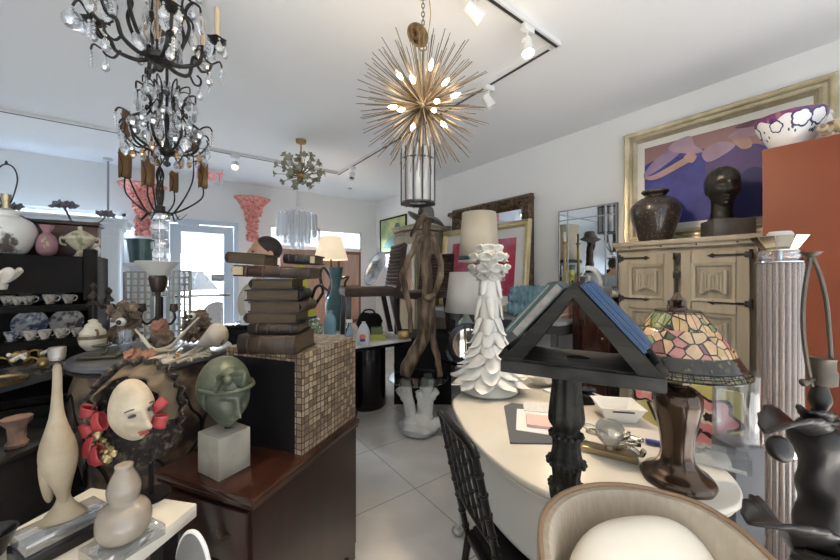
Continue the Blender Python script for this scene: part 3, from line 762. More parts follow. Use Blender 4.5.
for px, pyb, dy, wd, hh in SH:
    x = (px - 420) / 340 * (2.3 + dy) - (160 - 420) / 340 * 2.3; z = zat(pyb, 2.3 + dy); wd *= .84
    b_ = Vector((x, dy, z)); q = MB()
    q.tube(bez([(0, 0, zc - .02), (x * .35, dy * .4, zc - .04), (x * .95, dy, lerp(zc, z, .5) - .02), b_], 9), [.007, .006, .005, .0045], 7)
    q.tube(bez([(x * .35, dy * .4, zc - .04), (x * .5, dy * .5 - .02, zc - .09), (x * .62, dy * .5, zc - .05)], 6), [.004, .002], 6)
    a_ = q.build('branch', m_iron, t)
    q = MB(); q.sheet(lambda u, v: b_ + Vector((wd * s2 * .5 * math.cos(2 * PI * u) * (1 + .1 * math.sin(v * 3)), wd * s2 * .42 * math.sin(2 * PI * u), v * hh * s2 - .01 + .006 * math.sin(u * 19))), 20, 6, closed_u=True)
    q.build('shade', m_mica, a_, solid=.003)
    q = MB(); q.tube(bez([b_ + Vector((0, -wd * s2 * .44, -.01)), b_ + Vector((.014, -wd * s2 * .5, .06)), b_ + Vector((-.02, -wd * s2 * .45, hh * s2 * .8))]), .0025, 5); q.tube([b_ + Vector((-wd * s2 * .3, -wd * s2 * .36, .02)), b_ + Vector((wd * s2 * .3, -wd * s2 * .36, .07))], .002, 5); q.build('twig_wrap', m_iron, a_)

# ---- bombe drum chest
DC = lat(-1.252, 1.623)
DZ_ = 1.045
t = thing('barrel_chest', 'big round painted barrel chest with a polished grey top', 'chest', (DC.x, DC.y, 0), YAW)
m_drum = mat('chinoiserie', (.20, .145, .09), .42, col2=(.028, .019, .015), scale=11, lo=.42, hi=.60, detail=7, col3=(.11, .072, .045), coat=.15)
q = MB(); q.lathe(smooth_prof([(.18, .1), (.19, .12), (.215, .3), (.26, .55), (.297, .78), (.30, .9), (.28, .98), (.276, 1.0)], 6), 48); q.build('body', m_drum, t)
q = MB()
for k in range(9):
    a0 = 2 * PI * k / 9; pts = []
    for j in range(40):
        b_ = 2 * PI * j / 40; w_ = 1 + .16 * math.cos(4 * b_)
        z = .72 + .17 * w_ * math.sin(b_); aa = a0 + .30 * w_ * math.cos(b_)
        r = .300 if z > .76 else .300 - (.76 - z) * .16
        if z > .9: r -= (z - .9) * .15
        pts.append((r * math.cos(aa), r * math.sin(aa), z))
    q.tube(pts, .006, 6, closed=True)
q.build('cartouche_line', m_blackm, t)
q = MB(); q.lathe([(.272, 1.005), (.304, 1.012), (.312, 1.02), (.312, 1.034), (.304, 1.043), (.29, 1.045), (.001, 1.045)], 64); q.build('top', mat('polished_grey', (.16, .16, .175), .28, .2, (.085, .082, .085), 5, coat=.3), t)
q = MB(); q.lathe([(.29, .995), (.304, .998), (.304, 1.010), (.28, 1.010)], 64, cap=False); q.build('rim_band', mat('dark_bronze', (.06, .045, .035), .35, .6), t)
for k in range(4):
    a_ = PI / 4 + k * PI / 2; q = MB(); q.tube(bez([(.16 * math.cos(a_), .16 * math.sin(a_), .12), (.2 * math.cos(a_), .2 * math.sin(a_), .06), (.19 * math.cos(a_), .19 * math.sin(a_), .0)]), [.03, .025, .02], 8); q.build('leg', mat('dark_bronze', (.06, .045, .035)), t)
DZ_ = 1.0465
def don(px, d): return spot(px, d, DZ_)
t = thing('tureen', 'cream lidded tureen with brown bands on the grey barrel top', 'tureen', don(93, 1.60), YAW); t.scale = (.80, .80, 1)
m_tur = mat('tureen_glaze', (.58, .52, .40), .3, coat=.3); m_turb = mat('tureen_band', (.13, .09, .05), .4)
q = MB(); q.lathe(smooth_prof([(.03, 0), (.04, .01), (.058, .03), (.064, .055), (.06, .075)]), 26); q.build('bowl', m_tur, t)
q = MB(); q.lathe([(.066, .056), (.068, .062), (.064, .072), (.06, .07)], 26, cap=False); q.build('band', m_turb, t)
q = MB(); q.lathe(smooth_prof([(.062, .077), (.056, .09), (.04, .105), (.036, .12), (.02, .132), (.022, .14), (.001, .148)]), 26); q.build('lid', m_tur, t)
q = MB(); q.tube(bez([(.05, -.03, .06), (.075, -.05, .07), (.075, -.05, .095), (.055, -.04, .10)]), .006, 8); q.build('handle', m_turb, t)
q = MB(); q.box((0, 0, .008), (.14, .07, .014), bev=.004); q.tube(bez([(0, 0, .014), (.02, 0, .035), (.01, 0, .05)]), .006, 7); q.lathe([(.001, .048), (.03, .05), (.034, .056), (.001, .058)], 14)
tag(q.build('bronze_inkstand', mat('verdigris_bronze', (.10, .09, .06), .45, .6), loc=don(102, 1.45), rz=YAW + .2), 'flat dark bronze inkstand at the front left of the grey barrel top', 'inkstand')
t = thing('glass_beaker', 'small clear glass beaker on the grey barrel top', 'glass', don(125, 1.56), YAW)
q = MB(); q.lathe([(.026, 0), (.028, .003), (.03, .10), (.0275, .10), (.0255, .006), (.001, .005)], 24); q.build('tumbler', m_clear, t)
m_bar = mat('barnacle_brown', (.12, .08, .055), .8, col2=(.26, .19, .13), scale=30, bump=.6)
m_bone = mat('bone', (.55, .50, .40), .6, col2=(.40, .34, .25), scale=14)
m_peach = mat('peach_coral', (.38, .20, .13), .6, col2=(.26, .12, .08), scale=20)
m_eye = mat('eye_white', (.72, .69, .62), .3)
def creature(px, d, lab, seed, hgt, eye_px, eye_py, eye_r):
    random.seed(seed)
    t = thing('shell_creature', lab, 'shell sculpture', don(px, d), YAW)
    q = MB()
    for i in range(85):
        u = random.random(); a_ = random.random() * 2 * PI
        r = .068 * (1 - .6 * u) * random.random() ** .5
        q.blob((r * math.cos(a_), r * math.sin(a_) * .8, .018 + u * hgt), random.uniform(.009, .021), .7, 2.2, 1, seed + i)
    for v in q.bm.verts: v.co.z = max(.0005, v.co.z)
    b_ = q.build('body', m_bar, t)
    e = t.location; c_ = at(eye_px, eye_py, d - .08) - e
    Mi = Matrix.Rotation(-YAW, 4, 'Z'); c_ = Mi @ c_
    q = MB(); q.ball(c_, eye_r, 18, 12); ey = q.build('eye', m_eye, t)
    dr_ = Vector((.2, -1, 0)).normalized()
    q = MB(); q.ball(c_ + dr_ * eye_r * .55, (eye_r * .62,) * 3, 14, 10); q.build('pupil', m_black, ey)
    q = MB(); q.tube([c_ + Vector((0, .01, 0)), Vector((0, 0, c_.z * .8))], eye_r * .5, 8); q.build('eye_stalk', m_bar, t)
    q = MB()
    for i in range(16):
        a_ = random.random() * 6.28; z = hgt * random.uniform(.2, 1)
        flower(q, (.05 * math.cos(a_), .05 * math.sin(a_), z), (math.cos(a_), math.sin(a_) - .5, .5), .03)
    q.build('barnacles', m_bar, t, solid=.003)
creature(124, 1.73, 'brown barnacle creature with a round white eye at left on the barrel', 5, .19, 121, 322, .021)
creature(197, 1.78, 'barnacle creature with a white eye beside the cone shell on the barrel', 9, .15, 192, 316, .017)
t = thing('cone_shell', 'large pale cone shell lying at the right of the barrel top', 'shell', don(210, 1.60), YAW); t.scale = (.72, .72, .80)
q = MB(); q.lathe(smooth_prof([(.002, -.11), (.02, -.07), (.05, 0), (.07, .05), (.06, .085), (.03, .11), (.002, .125)]), 28, (0, 0, .066), Matrix.Rotation(R(65), 4, 'Y') @ Matrix.Rotation(R(0), 4, 'X')); q.build('whorl', mat('pale_shell', (.62, .57, .47), .4, col2=(.5, .42, .32), scale=8), t)
q = MB()
for i in range(6): q.lathe([(.008, 0), (.001, .035)], 8, (.03 + .012 * i, -.03, .10 - .012 * i), Matrix.Rotation(R(-30 + 12 * i), 4, 'Y'))
q.build('spines', m_bar, t)
t = thing('coral_cluster', 'peach and bone coral branches lying along the front rim of the barrel', 'coral', don(160, 1.36), YAW)
random.seed(3)
q = MB()
for i in range(16):
    x = random.uniform(-.11, .11); y = random.uniform(-.03, .06); a_ = random.uniform(-.7, .7)
    q.tube(bez([(x, y, .008), (x + .04 * math.cos(a_), y + .02, .022), (x + .085 * math.cos(a_), y + .05 * math.sin(a_), .012 + random.random() * .04)]), [.007, .005, .003], 7)
q.build('branches', m_bone, t)
q = MB()
for i in range(9): flower(q, (-.09 + random.uniform(-.035, .035), random.uniform(-.02, .03), .02 + random.random() * .02), (random.uniform(-1, 1), -.8, 1), .026)
q.build('coral_flowers', m_peach, t, solid=.003)
t = thing('antler_branch', 'long pale forked branch standing in the middle of the barrel top', 'branch', don(160, 1.52) + Vector((0, 0, .006)), YAW)
q = MB()
q.tube(bez([(.0, 0, .006), (-.04, 0, .02), (-.10, .02, .07), (-.135, .03, .10)]), [.01, .008, .005], 8)
q.tube(bez([(-.01, 0, .008), (.05, 0, .03), (.10, .01, .09), (.16, .02, .155)]), [.01, .008, .005], 8)
q.tube(bez([(-.03, -.02, .006), (.03, -.02, .012), (.09, -.03, .02), (.13, -.03, .05)]), [.009, .007, .004], 8)
q.build('fork', m_bone, t)
t = thing('coral_rose', 'peach coral rose on the middle of the barrel top', 'coral flower', don(163, 1.66), YAW)
q = MB(); q.blob((0, 0, .045), (.05, .04, .045), .5, 2.5, 3, 4); q.build('root', m_bar, t)
q = MB()
for i in range(7): flower(q, (random.uniform(-.03, .03), -.015, .088 + random.uniform(0, .02)), (random.uniform(-1, 1), -1, .8), .035)
q.build('petals', m_peach, t, solid=.003)
t = thing('amber_bottle', 'tiny amber bottle standing on the barrel rim', 'bottle', don(177, 1.37), YAW)
q = MB(); q.lathe(smooth_prof([(.010, 0), (.014, .006), (.014, .02), (.006, .03), (.006, .036), (.009, .038), (.001, .046)], 4), 16); q.build('flask', mat('amber_glass', (.28, .13, .03), .15, coat=.4), t)
m_brz = mat('candelabra_bronze', (.055, .042, .034), .4, .7)
t = thing('candelabra', 'dark bronze candelabra holding a wide white bowl on the barrel', 'candelabra', don(158, 1.82), YAW)
zb = zat(276, 1.82) - DZ_
q = MB(); q.lathe(smooth_prof([(.06, 0), (.05, .012), (.02, .03), (.014, .08), (.03, .11), (.014, .13), (.012, .16), (.012, zb - .095), (.028, zb - .08), (.040, zb - .002), (.001, zb - .002)], 5), 22); q.build('stem', m_brz, t)
for s_ in (-1, 1):
    q = MB(); q.tube(bez([(s_ * .015, 0, .12), (s_ * .06, 0, .09), (s_ * .09, 0, .12), (s_ * .085, 0, .155)]), .006, 8); q.build('arm', m_brz, t)
    q = MB(); q.lathe([(.008, .155), (.02, .165), (.016, .2), (.001, .2)], 14, (s_ * .085, 0, 0)); q.build('candle_cup', m_brz, t)
q = MB(); q.lathe([(.03, 0), (.035, .004), (.096, .072), (.10, .074), (.096, .078), (.033, .01), (.001, .008)], 40); tag(q.build('white_bowl', mat('bowl_white', (.72, .72, .68), .35), loc=don(158, 1.82) + Vector((0, 0, zb + .0008)), rz=0), 'wide white conical bowl resting on the dark candelabra', 'bowl')
for px, d, h_, lab in ((93, 1.88, .27, 'taller dark turned finial post behind the cream tureen'), (109, 1.86, .235, 'shorter dark turned finial post beside the barnacle creature')):
    t = thing('finial_post', lab, 'finial', don(px, 1.80 if px < 100 else 1.86), YAW); t.scale = (.62, .62, 1); zz = .10 + h_ * .8
    q = MB(); q.lathe(smooth_prof([(.035, 0), (.03, .012), (.009, .03), (.008, zz * .7), (.03, zz * .72), (.034, zz * .76), (.01, zz * .84), (.02, zz * .9), (.022, zz * .94), (.001, zz)], 4), 18); q.build('post', m_brz, t)
    for s_ in (-1, 1):
        q = MB(); q.tube(bez([(0, 0, zz * .66), (s_ * .04, 0, zz * .64), (s_ * .065, 0, zz * .6)]), [.008, .012, .009], 8); q.build('side_bud', m_brz, t)
# lattice screens behind the barrel
m_lat = mat('white_lattice', (.50, .50, .46), .6)
def lattice(px0, px1, d, z0, z1, lab):
    p = spot((px0 + px1) / 2, d, 0); w_ = (px1 - px0) / 340 * d
    t = thing('lattice_screen', lab, 'lattice screen', p, YAW, 'white lattice screens')
    q = MB(); n = 4; m_ = 11
    for i in range(n + 1): q.box((lerp(-w_ / 2, w_ / 2, i / n), 0, (z0 + z1) / 2), (.012 if 0 < i < n else .02, .012, z1 - z0))
    for j in range(m_ + 1): q.box((0, .012, lerp(z0, z1, j / m_)), (w_, .012, .012))
    q.build('lattice', m_lat, t, flat=True)
    q = MB()
    for s_ in (-1, 1): q.box((s_ * w_ / 2, 0, z0 / 2), (.02, .02, z0)); q.box((s_ * w_ / 2, 0, .01), (.03, .2, .02))
    q.build('posts', m_lat, t, flat=True)
lattice(125, 152, 2.6, .85, zat(272, 2.6), 'white lattice screen left of the dark candelabra')
lattice(168, 190, 2.7, .85, zat(271, 2.7), 'white lattice screen right of the dark candelabra')
t = thing('teal_glass_pail', 'dark teal glass vase behind the amber shade lamp', 'vase', spot(141, 2.95, 0), YAW)
zb = zat(263, 2.95)
q = MB(); q.lathe([(.07, zb), (.078, zb + .005), (.098, zb + .19), (.10, zb + .205), (.093, zb + .205), (.075, zb + .02), (.001, zb + .015)], 26); q.build('vessel', mat('teal_glass', (.14, .25, .25), .1, trans=.35, coat=.5, col2=(.09, .17, .17), scale=9), t)
t2 = thing('pedestal', 'pale pedestal under the teal vase, hidden behind lattice', 'pedestal', spot(141, 2.95, 0), YAW)
q = MB(); q.lathe([(.001, 0), (.14, 0), (.13, .03), (.08, .05), (.075, zb - .05), (.12, zb - .03), (.12, zb - .001), (.001, zb - .001)], 24); q.build('column', m_cab, t2)

# ---- left foreground: table with brass sconces, tray, capital
p = lat(-1.86, 1.46)
t = thing('dark_side_table', 'dark table at far left carrying the brass sconces', 'table', (p.x, p.y, 0), YAW)
zt = .985
q = MB(); q.box((0, 0, zt - .015), (.58, .50, .03), bev=.005); q.build('top', mat('smoke_top', (.05, .055, .06), .2, coat=.5), t)
for sx in (-1, 1):
    for sy in (-1, 1):
        q = MB(); q.box((sx * .25, sy * .21, (zt - .0302) / 2), (.035, .035, zt - .03)); q.build('leg', m_blackm, t)
def sconce(px, d, rz, lab):
    t = thing('brass_sconce', lab, 'wall sconce', spot(px, d, zt + .006), YAW + rz, 'brass sconces lying on the dark table'); t.scale = (.60, .60, .75)
    q = MB(); q.lathe(smooth_prof([(.001, -.09), (.02, -.07), (.018, -.03), (.035, 0), (.02, .03), (.012, .07), (.001, .09)]), 14, (0, 0, .028), Matrix.Rotation(PI / 2, 4, 'Y')); q.build('backplate', m_brass, t)
    for s_ in (-1, 1):
        q = MB(); q.tube(bez([(0, 0, .035), (.05, s_ * .05, .06), (.10, s_ * .09, .03), (.12, s_ * .07, .035)]), .006, 8); a_ = q.build('arm', m_brass, t)
        dd = Vector((.8, s_ * .5, .35)).normalized()
        q = MB(); q.tube([Vector((.10, s_ * .07, .035)), Vector((.10, s_ * .07, .035)) + dd * .09], .0115, 12); q.build('candle_sleeve', mat('ivory_sleeve', (.70, .66, .58), .5), a_)
        q = MB(); q.lathe([(.01, -.006), (.028, .0), (.03, .004), (.01, .004)], 14, Vector((.10, s_ * .07, .035)), dd.to_track_quat('Z', 'Y').to_matrix().to_4x4()); q.build('drip_pan', m_brass, a_)
sconce(-17, 1.46, .2, 'brass sconce lying at the left of the dark table')
sconce(24, 1.64, -.5, 'brass sconce with upturned white sleeve behind the bird neck')
sconce(43, 1.50, 2.4, 'brass sconce lying nearest the barrel chest')
t = thing('round_tray', 'black round tray with brass rim at the left edge', 'tray', spot(-3, 1.30, .9858), 0)
q = MB(); q.lathe([(.001, 0), (.077, 0), (.077, .006), (.001, .006)], 36); q.build('tray_base', m_black, t)
q = MB(); q.lathe([(.0775, 0), (.081, .0), (.083, .013), (.0785, .013)], 40, cap=False); q.build('rim', m_brass, t)
m_terra = mat('terracotta_capital', (.20, .125, .085), .8, col2=(.10, .055, .04), scale=18, bump=.5)
t = thing('column_capital', 'small weathered carved capital in the shade at far left', 'capital', spot(17, 1.04, 0), YAW)
zb = zat(446, 1.04)
q = MB(); q.lathe([(.022, zb), (.025, zb + .01), (.018, zb + .02), (.021, zb + .06), (.032, zb + .075), (.034, zb + .088), (.001, zb + .09)], 20, flute=(8, .06)); q.build('capital', m_terra, t)
t2 = thing('black_chest', 'black lacquered chest at lower left under the capital', 'chest', spot(2, 1.04, 0), YAW)
q = MB(); q.box((-.12, 0, zb / 2 + .009), (.42, .24, zb - .06), bev=.004); q.build('body', m_black, t2)
q = MB(); q.box((-.12, 0, zb - .0105), (.44, .26, .018), bev=.004); q.build('lid', m_black, t2)
for sx in (-1, 1):
    for sy in (-1, 1): q = MB(); q.box((-.12 + sx * .17, sy * .09, .0195), (.05, .05, .039)); q.build('foot', m_blackm, t2)

# ---- mahogany chest
CW, CDp, CHh = .66, .47, .69            # length along heading, depth, height
c0 = lat(-.525, 1.07); v_ = Vector((math.cos(CH_YAW), math.sin(CH_YAW), 0)); n_ = Vector((-math.sin(CH_YAW), math.cos(CH_YAW), 0))
# local frame: x to the right (towards the aisle), y away along the heading
def chl(x, y, z=0): return c0 + v_ * x + n_ * y + Vector((0, 0, z))
m_mah = mat('mahogany', (.032, .0105, .0055), .28, col2=(.015, .0052, .0033), scale=3, stretch=(3, 3, .5), coat=.5)
m_mah2 = mat('mahogany_top', (.048, .017, .009), .22, col2=(.024, .0085, .0055), scale=3, stretch=(8, 1, 1), coat=.5)
t = thing('mahogany_chest', 'polished dark mahogany chest in the left foreground with cube and head on top', 'chest', chl(-CDp / 2, CW / 2), CH_YAW)
q = MB(); q.box((0, 0, .37), (CDp - .03, CW - .03, .58)); q.build('carcass', m_mah, t, flat=True)
q = MB(); q.box((0, 0, CHh - .0125), (CDp, CW, .025), bev=.006); q.box((0, 0, CHh - .032), (CDp - .015, CW - .015, .015)); q.build('top', m_mah2, t)
for sx in (-1, 1):
    for sy in (-1, 1):
        q = MB(); q.prism([(0, .085), (.11, .085), (.06, .055), (.045, 0), (0, 0)], .03, Matrix.Translation((sx * (CDp / 2 - .018), sy * (CW / 2 - .018), 0)) @ Matrix.Diagonal((-sx, -sy, 1, 1)) @ Matrix.Rotation(PI / 2, 4, 'Z') @ Matrix.Rotation(PI / 2, 4, 'X')); q.build('bracket_foot', m_mah, t)
for i in range(3):
    q = MB(); q.box((-.0, -CW / 2 + .008, .17 + .19 * i), (CDp - .06, .018, .175), bev=.006); d_ = q.build('drawer', m_mah, t)
    for s_ in (-.11, .11):
        q = MB(); q.tube(bez([(s_ - .03, -CW / 2 - .004, .18 + .19 * i), (s_, -CW / 2 - .016, .165 + .19 * i), (s_ + .03, -CW / 2 - .004, .18 + .19 * i)]), .004, 7); q.build('drawer_pull', m_brz, d_)
# coconut tile cube
m_coco = bpy.data.materials.new('coconut_tile'); m_coco.use_nodes = True
def coco():
    nt = m_coco.node_tree; N = nt.nodes; L = nt.links; b = N['Principled BSDF']
    tc = N.new('ShaderNodeTexCoord')
    tones = []; gaps = []
    geo = N.new('ShaderNodeNewGeometry')
    wz = N.new('ShaderNodeTexNoise'); wz.inputs['Scale'].default_value = 34; L.new(tc.outputs['Object'], wz.inputs['Vector'])
    wv = N.new('ShaderNodeVectorMath'); wv.operation = 'MULTIPLY_ADD'; wv.inputs[1].default_value = (.012, .012, .012); L.new(wz.outputs['Color'], wv.inputs[0]); L.new(tc.outputs['Object'], wv.inputs[2])
    sp = N.new('ShaderNodeSeparateXYZ'); L.new(wv.outputs[0], sp.inputs[0])
    vt = N.new('ShaderNodeVectorTransform'); vt.vector_type = 'NORMAL'; vt.convert_from = 'WORLD'; vt.convert_to = 'OBJECT'
    L.new(geo.outputs['True Normal'], vt.inputs[0])
    sn = N.new('ShaderNodeSeparateXYZ'); L.new(vt.outputs[0], sn.inputs[0])
    def math_(op, a, b_=None, c=None):
        m = N.new('ShaderNodeMath'); m.operation = op
        for i, x in enumerate((a, b_, c)):
            if x is None: continue
            if isinstance(x, (int, float)): m.inputs[i].default_value = x
            else: L.new(x, m.inputs[i])
        return m.outputs[0]
    T = .0255
    ids = []; gl = []
    for ax in 'XYZ':
        u = math_('DIVIDE', math_('ADD', sp.outputs[ax], 5.1), T)
        fr = math_('FRACT', u); fl = math_('FLOOR', u)
        g = math_('LESS_THAN', math_('ABSOLUTE', math_('SUBTRACT', fr, .5)), .42)
        on = math_('LESS_THAN', math_('ABSOLUTE', sn.outputs[ax]), .7)     # axis lies in this face
        gl.append(math_('MAXIMUM', g, math_('SUBTRACT', 1, on))); ids.append(math_('MULTIPLY', fl, on))
    cb = N.new('ShaderNodeCombineXYZ')
    for i in range(3): L.new(ids[i], cb.inputs[i])
    wn = N.new('ShaderNodeTexWhiteNoise'); L.new(cb.outputs[0], wn.inputs['Vector'])
    nz = N.new('ShaderNodeTexNoise'); nz.inputs['Scale'].default_value = 90; L.new(tc.outputs['Object'], nz.inputs['Vector'])
    mix = math_('ADD', math_('MULTIPLY', wn.outputs['Value'], .7), math_('MULTIPLY', nz.outputs['Fac'], .45))
    rp = N.new('ShaderNodeValToRGB'); e = rp.color_ramp.elements
    e[0].position = .1; e[0].color = (.06, .037, .022, 1); e[1].position = .95; e[1].color = (.44, .35, .24, 1)
    x = e.new(.5); x.color = (.23, .165, .105, 1)
    L.new(mix, rp.inputs[0])
    gap = math_('MULTIPLY', math_('MULTIPLY', gl[0], gl[1]), gl[2])
    mc = N.new('ShaderNodeMix'); mc.data_type = 'RGBA'; mc.inputs[6].default_value = (.035, .02, .012, 1)
    L.new(gap, mc.inputs[0]); L.new(rp.outputs[0], mc.inputs[7]); L.new(mc.outputs[2], b.inputs['Base Color'])
    b.inputs['Roughness'].default_value = .45
    bp = N.new('ShaderNodeBump'); bp.inputs['Strength'].default_value = .6; bp.inputs['Distance'].default_value = .003
    L.new(gap, bp.inputs['Height']); L.new(bp.outputs[0], b.inputs['Normal'])
coco()
CU = .40
rel = lat(-.463, 1.335) - c0; cx_, cy_ = rel.dot(v_), rel.dot(n_)
t = thing('tiled_cube_table', 'open cube side table covered in brown coconut shell tiles', 'side table', chl(cx_ - CU / 2, cy_ + CU / 2, CHh + .0008), CH_YAW)
q = MB(); th = .035
q.box((0, 0, CU - th / 2), (CU, CU, th)); q.box((CU / 2 - th / 2, 0, CU / 2 - th / 2), (th, CU, CU - th)); q.box((-CU / 2 + th / 2, 0, CU / 2 - th / 2), (th, CU, CU - th))
q.box((0, CU / 2 - th / 2, CU / 2 - th / 2), (CU - 2 * th, th, CU - th)); q.build('tiled_shell', m_coco, t, flat=True)
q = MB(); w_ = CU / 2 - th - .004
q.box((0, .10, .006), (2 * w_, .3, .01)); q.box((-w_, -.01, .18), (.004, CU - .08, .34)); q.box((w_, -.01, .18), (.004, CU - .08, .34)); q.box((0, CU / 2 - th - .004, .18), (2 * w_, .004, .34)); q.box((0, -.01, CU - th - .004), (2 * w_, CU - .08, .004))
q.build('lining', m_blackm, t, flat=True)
q = MB(); q.box((-.0, -CU / 2 + .006, CU / 2 - th / 2), (CU - 2 * th + .002, .006, CU - th - .001)); q.build('opening_shade', m_blackm, t, flat=True)  # flat black sheet across the open front, in place of its inner shade
CT = CHh + .0008 + CU
# book stack
m_pages = mat('old_pages', (.10, .068, .036), .85, col2=(.055, .038, .022), scale=40, stretch=(.3, .3, 12))
def old_book(px0, px1, py0, py1, d, tilt, spine, col, lab, z, rzoff=0.0, dep=.16, tip=None):
    w_ = (px1 - px0) / 340 * d * .90; h_ = (py1 - py0) / 340 * d * .905
    p = spot((px0 + px1) / 2, d, z)
    t = thing('old_book', lab, 'book', p, YAW + rzoff, 'antique books piled on the tiled cube'); t.rotation_euler = (0, R(tilt), YAW + rzoff)
    m_ = mat('leather_%d' % (int(col[0] * 1000)), col, .5, col2=tuple(c * .45 for c in col), scale=14, bump=.3)
    q = MB(); e = .005
    q.box((0, 0, e / 2), (w_, dep, e)); q.box((0, 0, h_ - e / 2), (w_, dep, e))
    if spine == 'front':
        q.sheet(lambda u, v: Vector((lerp(-w_ / 2, w_ / 2, u), -dep / 2 - .012 * math.sin(PI * v), h_ * v)), 2, 8)
        for u in (.18, .4, .62, .84): q.tube([(lerp(-w_ / 2, w_ / 2, u), -dep / 2 - .013 * math.sin(PI * v) - .001, h_ * v) for v in [k / 7 for k in range(8)]], .003, 5)
    elif spine == 'left':
        q.sheet(lambda u, v: Vector((-w_ / 2 - .012 * math.sin(PI * v), lerp(-dep / 2, dep / 2, u), h_ * v)), 2, 8)
    else:
        q.sheet(lambda u, v: Vector((w_ / 2 + .012 * math.sin(PI * v), lerp(-dep / 2, dep / 2, u), h_ * v)), 2, 8)
    q.build('cover', m_, t, solid=.002)
    q = MB(); o_ = .006
    q.box((0 if spine == 'front' else (-.003 if spine == 'left' else .003), .003 if spine == 'front' else 0, h_ / 2), (w_ - (2 * o_ if spine == 'front' else o_), dep - 2 * o_, h_ - 2 * e))
    q.build('page_block', m_pages, t, flat=True)
    if tip is not None:
        q = MB(); q.box((tip * w_ / 2 * .84, -dep / 2 - .0145, h_ / 2), (w_ * .13, .004, h_ * .75)); q.build('spine_label', mat('label_tan', (.40, .33, .20), .6), t)
    return h_
brn, dkb, blk = (.062, .040, .026), (.035, .023, .017), (.016, .013, .012)
bd = 1.42
z = CT + .002
specs = [(249, 310, 326, 345, 'front', brn, 'thick brown book at the bottom of the pile', 0, -.08, .2, None),
         (256, 307, 315.5, 326, 'front', dkb, 'dark book second from the bottom of the pile', 0, .05, .17, None),
         (254, 306, 305.5, 315.5, 'left', brn, 'brown book third from the bottom of the pile', 0, .02, .17, None),
         (256, 310, 294.5, 305.5, 'right', (.075, .048, .034), 'worn brown book fourth from the bottom of the pile', 0, -.05, .17, None),
         (252, 306, 283, 294.5, 'right', blk, 'black spined book at mid height of the pile', 0, .04, .17, None),
         (258, 301, 273, 283, 'left', dkb, 'narrow book with ochre page edges under the widest book', 0, .03, .15, None),
         (239, 320, 261, 272.5, 'front', (.055, .03, .02), 'widest dark book near the top of the pile', 2.2, .0, .15, -1)]
for px0, px1, py0, py1, sp_, col, lab, tl, rzo, dep, tip in specs:
    h_ = old_book(px0, px1, py0, py1, bd, tl, sp_, col, lab, z, rzo, dep, tip)
    z += h_ + .0036 + (.004 if tl else 0)
    if tl == 0 and lab.startswith('narrow'): z += .004
old_book(235, 274, 246, 257.5, bd, 4, 'left', (.045, .030, .02), 'tilted book on the left end of the pile top', z + .002, .04, .15)
old_book(288, 322, 256, 265.5, bd, 2.5, 'front', (.015, .012, .011), 'small black book with tan spine label on the right end of the pile top', z + .003, 0, .12, 1)

# ---- white bench and what stands on it
BL, BW, BZ = .54, .36, .78
b0 = lat(-.606, .924); BN_YAW = YAW - R(11); vb_ = Vector((math.cos(BN_YAW), math.sin(BN_YAW), 0)); nb_ = Vector((-math.sin(BN_YAW), math.cos(BN_YAW), 0))
def bnl(x, y, z=0): return b0 + vb_ * x + nb_ * y + Vector((0, 0, z))
m_cream = mat('cream_laminate', (.70, .66, .57), .4)
t = thing('white_bench', 'cream topped bench in the left corner carrying the bird and the gourd', 'bench', bnl(-BW / 2, -BL / 2), BN_YAW)
q = MB(); q.box((0, 0, BZ - .018), (BW, BL, .036), bev=.003); q.build('top', m_cream, t)
for sx in (-1, 1):
    for sy in (-1, 1): q = MB(); q.box((sx * (BW / 2 - .04), sy * (BL / 2 - .06), (BZ - .036) / 2), (.04, .04, BZ - .036)); q.build('leg', m_blackm, t)
BT = BZ + .0006
rel = spot(124, .775, 0) - b0; gx, gy = rel.dot(vb_), rel.dot(nb_)
t = thing('gourd_lamp', 'pearly double gourd on a clear block in the left foreground', 'gourd sculpture', bnl(gx, gy, BT), BN_YAW - R(14))
q = MB(); q.box((0, 0, .0125), (.092, .125, .025), bev=.002); q.build('acrylic_block', m_acrylic, t)
m_pearl = mat('capiz_pearl', (.22, .185, .145), .25, col2=(.34, .29, .235), scale=9, coat=.5, lo=.3, hi=.7, bump=.1, bscale=40)
q = MB(); q.lathe(smooth_prof([(.030, .0255), (.044, .032), (.0525, .058), (.047, .088), (.031, .104), (.028, .109), (.031, .122), (.032, .138), (.025, .160), (.0175, .175), (.0165, .188), (.001, .189)], 6), 36, flute=(2, .04)); q.build('gourd', m_pearl, t)
rel = spot(63, .785, 0) - b0; gx, gy = rel.dot(vb_), rel.dot(nb_)
t = thing('bird_sculpture', 'pale long necked bird sculpture on a black and clear base', 'bird sculpture', bnl(gx, gy, BT), BN_YAW - R(14))
q = MB(); q.box((0, 0, .016), (.088, .15, .032), bev=.003); q.build('black_base', m_black, t)
q = MB(); q.box((0, 0, .0455), (.082, .142, .026), bev=.002); q.build('acrylic_block', m_acrylic, t)
m_bird = mat('gourd_skin', (.24, .19, .125), .5, col2=(.36, .295, .205), scale=12, bump=.15, bscale=50)
pz = lambda py: zat(py, .785) - BT
prof = [(.0595, .0)] ; 
Mi = Matrix.Rotation(R(25), 4, 'Z'); s_ = .785 / 340
def bp(px, py, dy=0): return Mi @ Vector(((px - 63) * s_, dy, pz(py)))
q = MB(); q.tube([bp(57, 362), bp(57.5, 375), bp(57, 395), bp(57, 410), bp(57, 425), bp(57.5, 440), bp(58, 455), bp(60, 468), bp(62, 482), bp(64, 500), bp(65, 508)], [.0075, .008, .009, .011, .017, .030, .0345, .032, .018, .009, .0095], 20)
q.tube([bp(57, 440), bp(51, 458), bp(48.5, 475), bp(48.5, 490), bp(49, 499), bp(49.5, 503)], [.019, .023, .017, .012, .008, .002], 16)
b_ = q.build('body', m_bird, t, sub=1, ang=180)
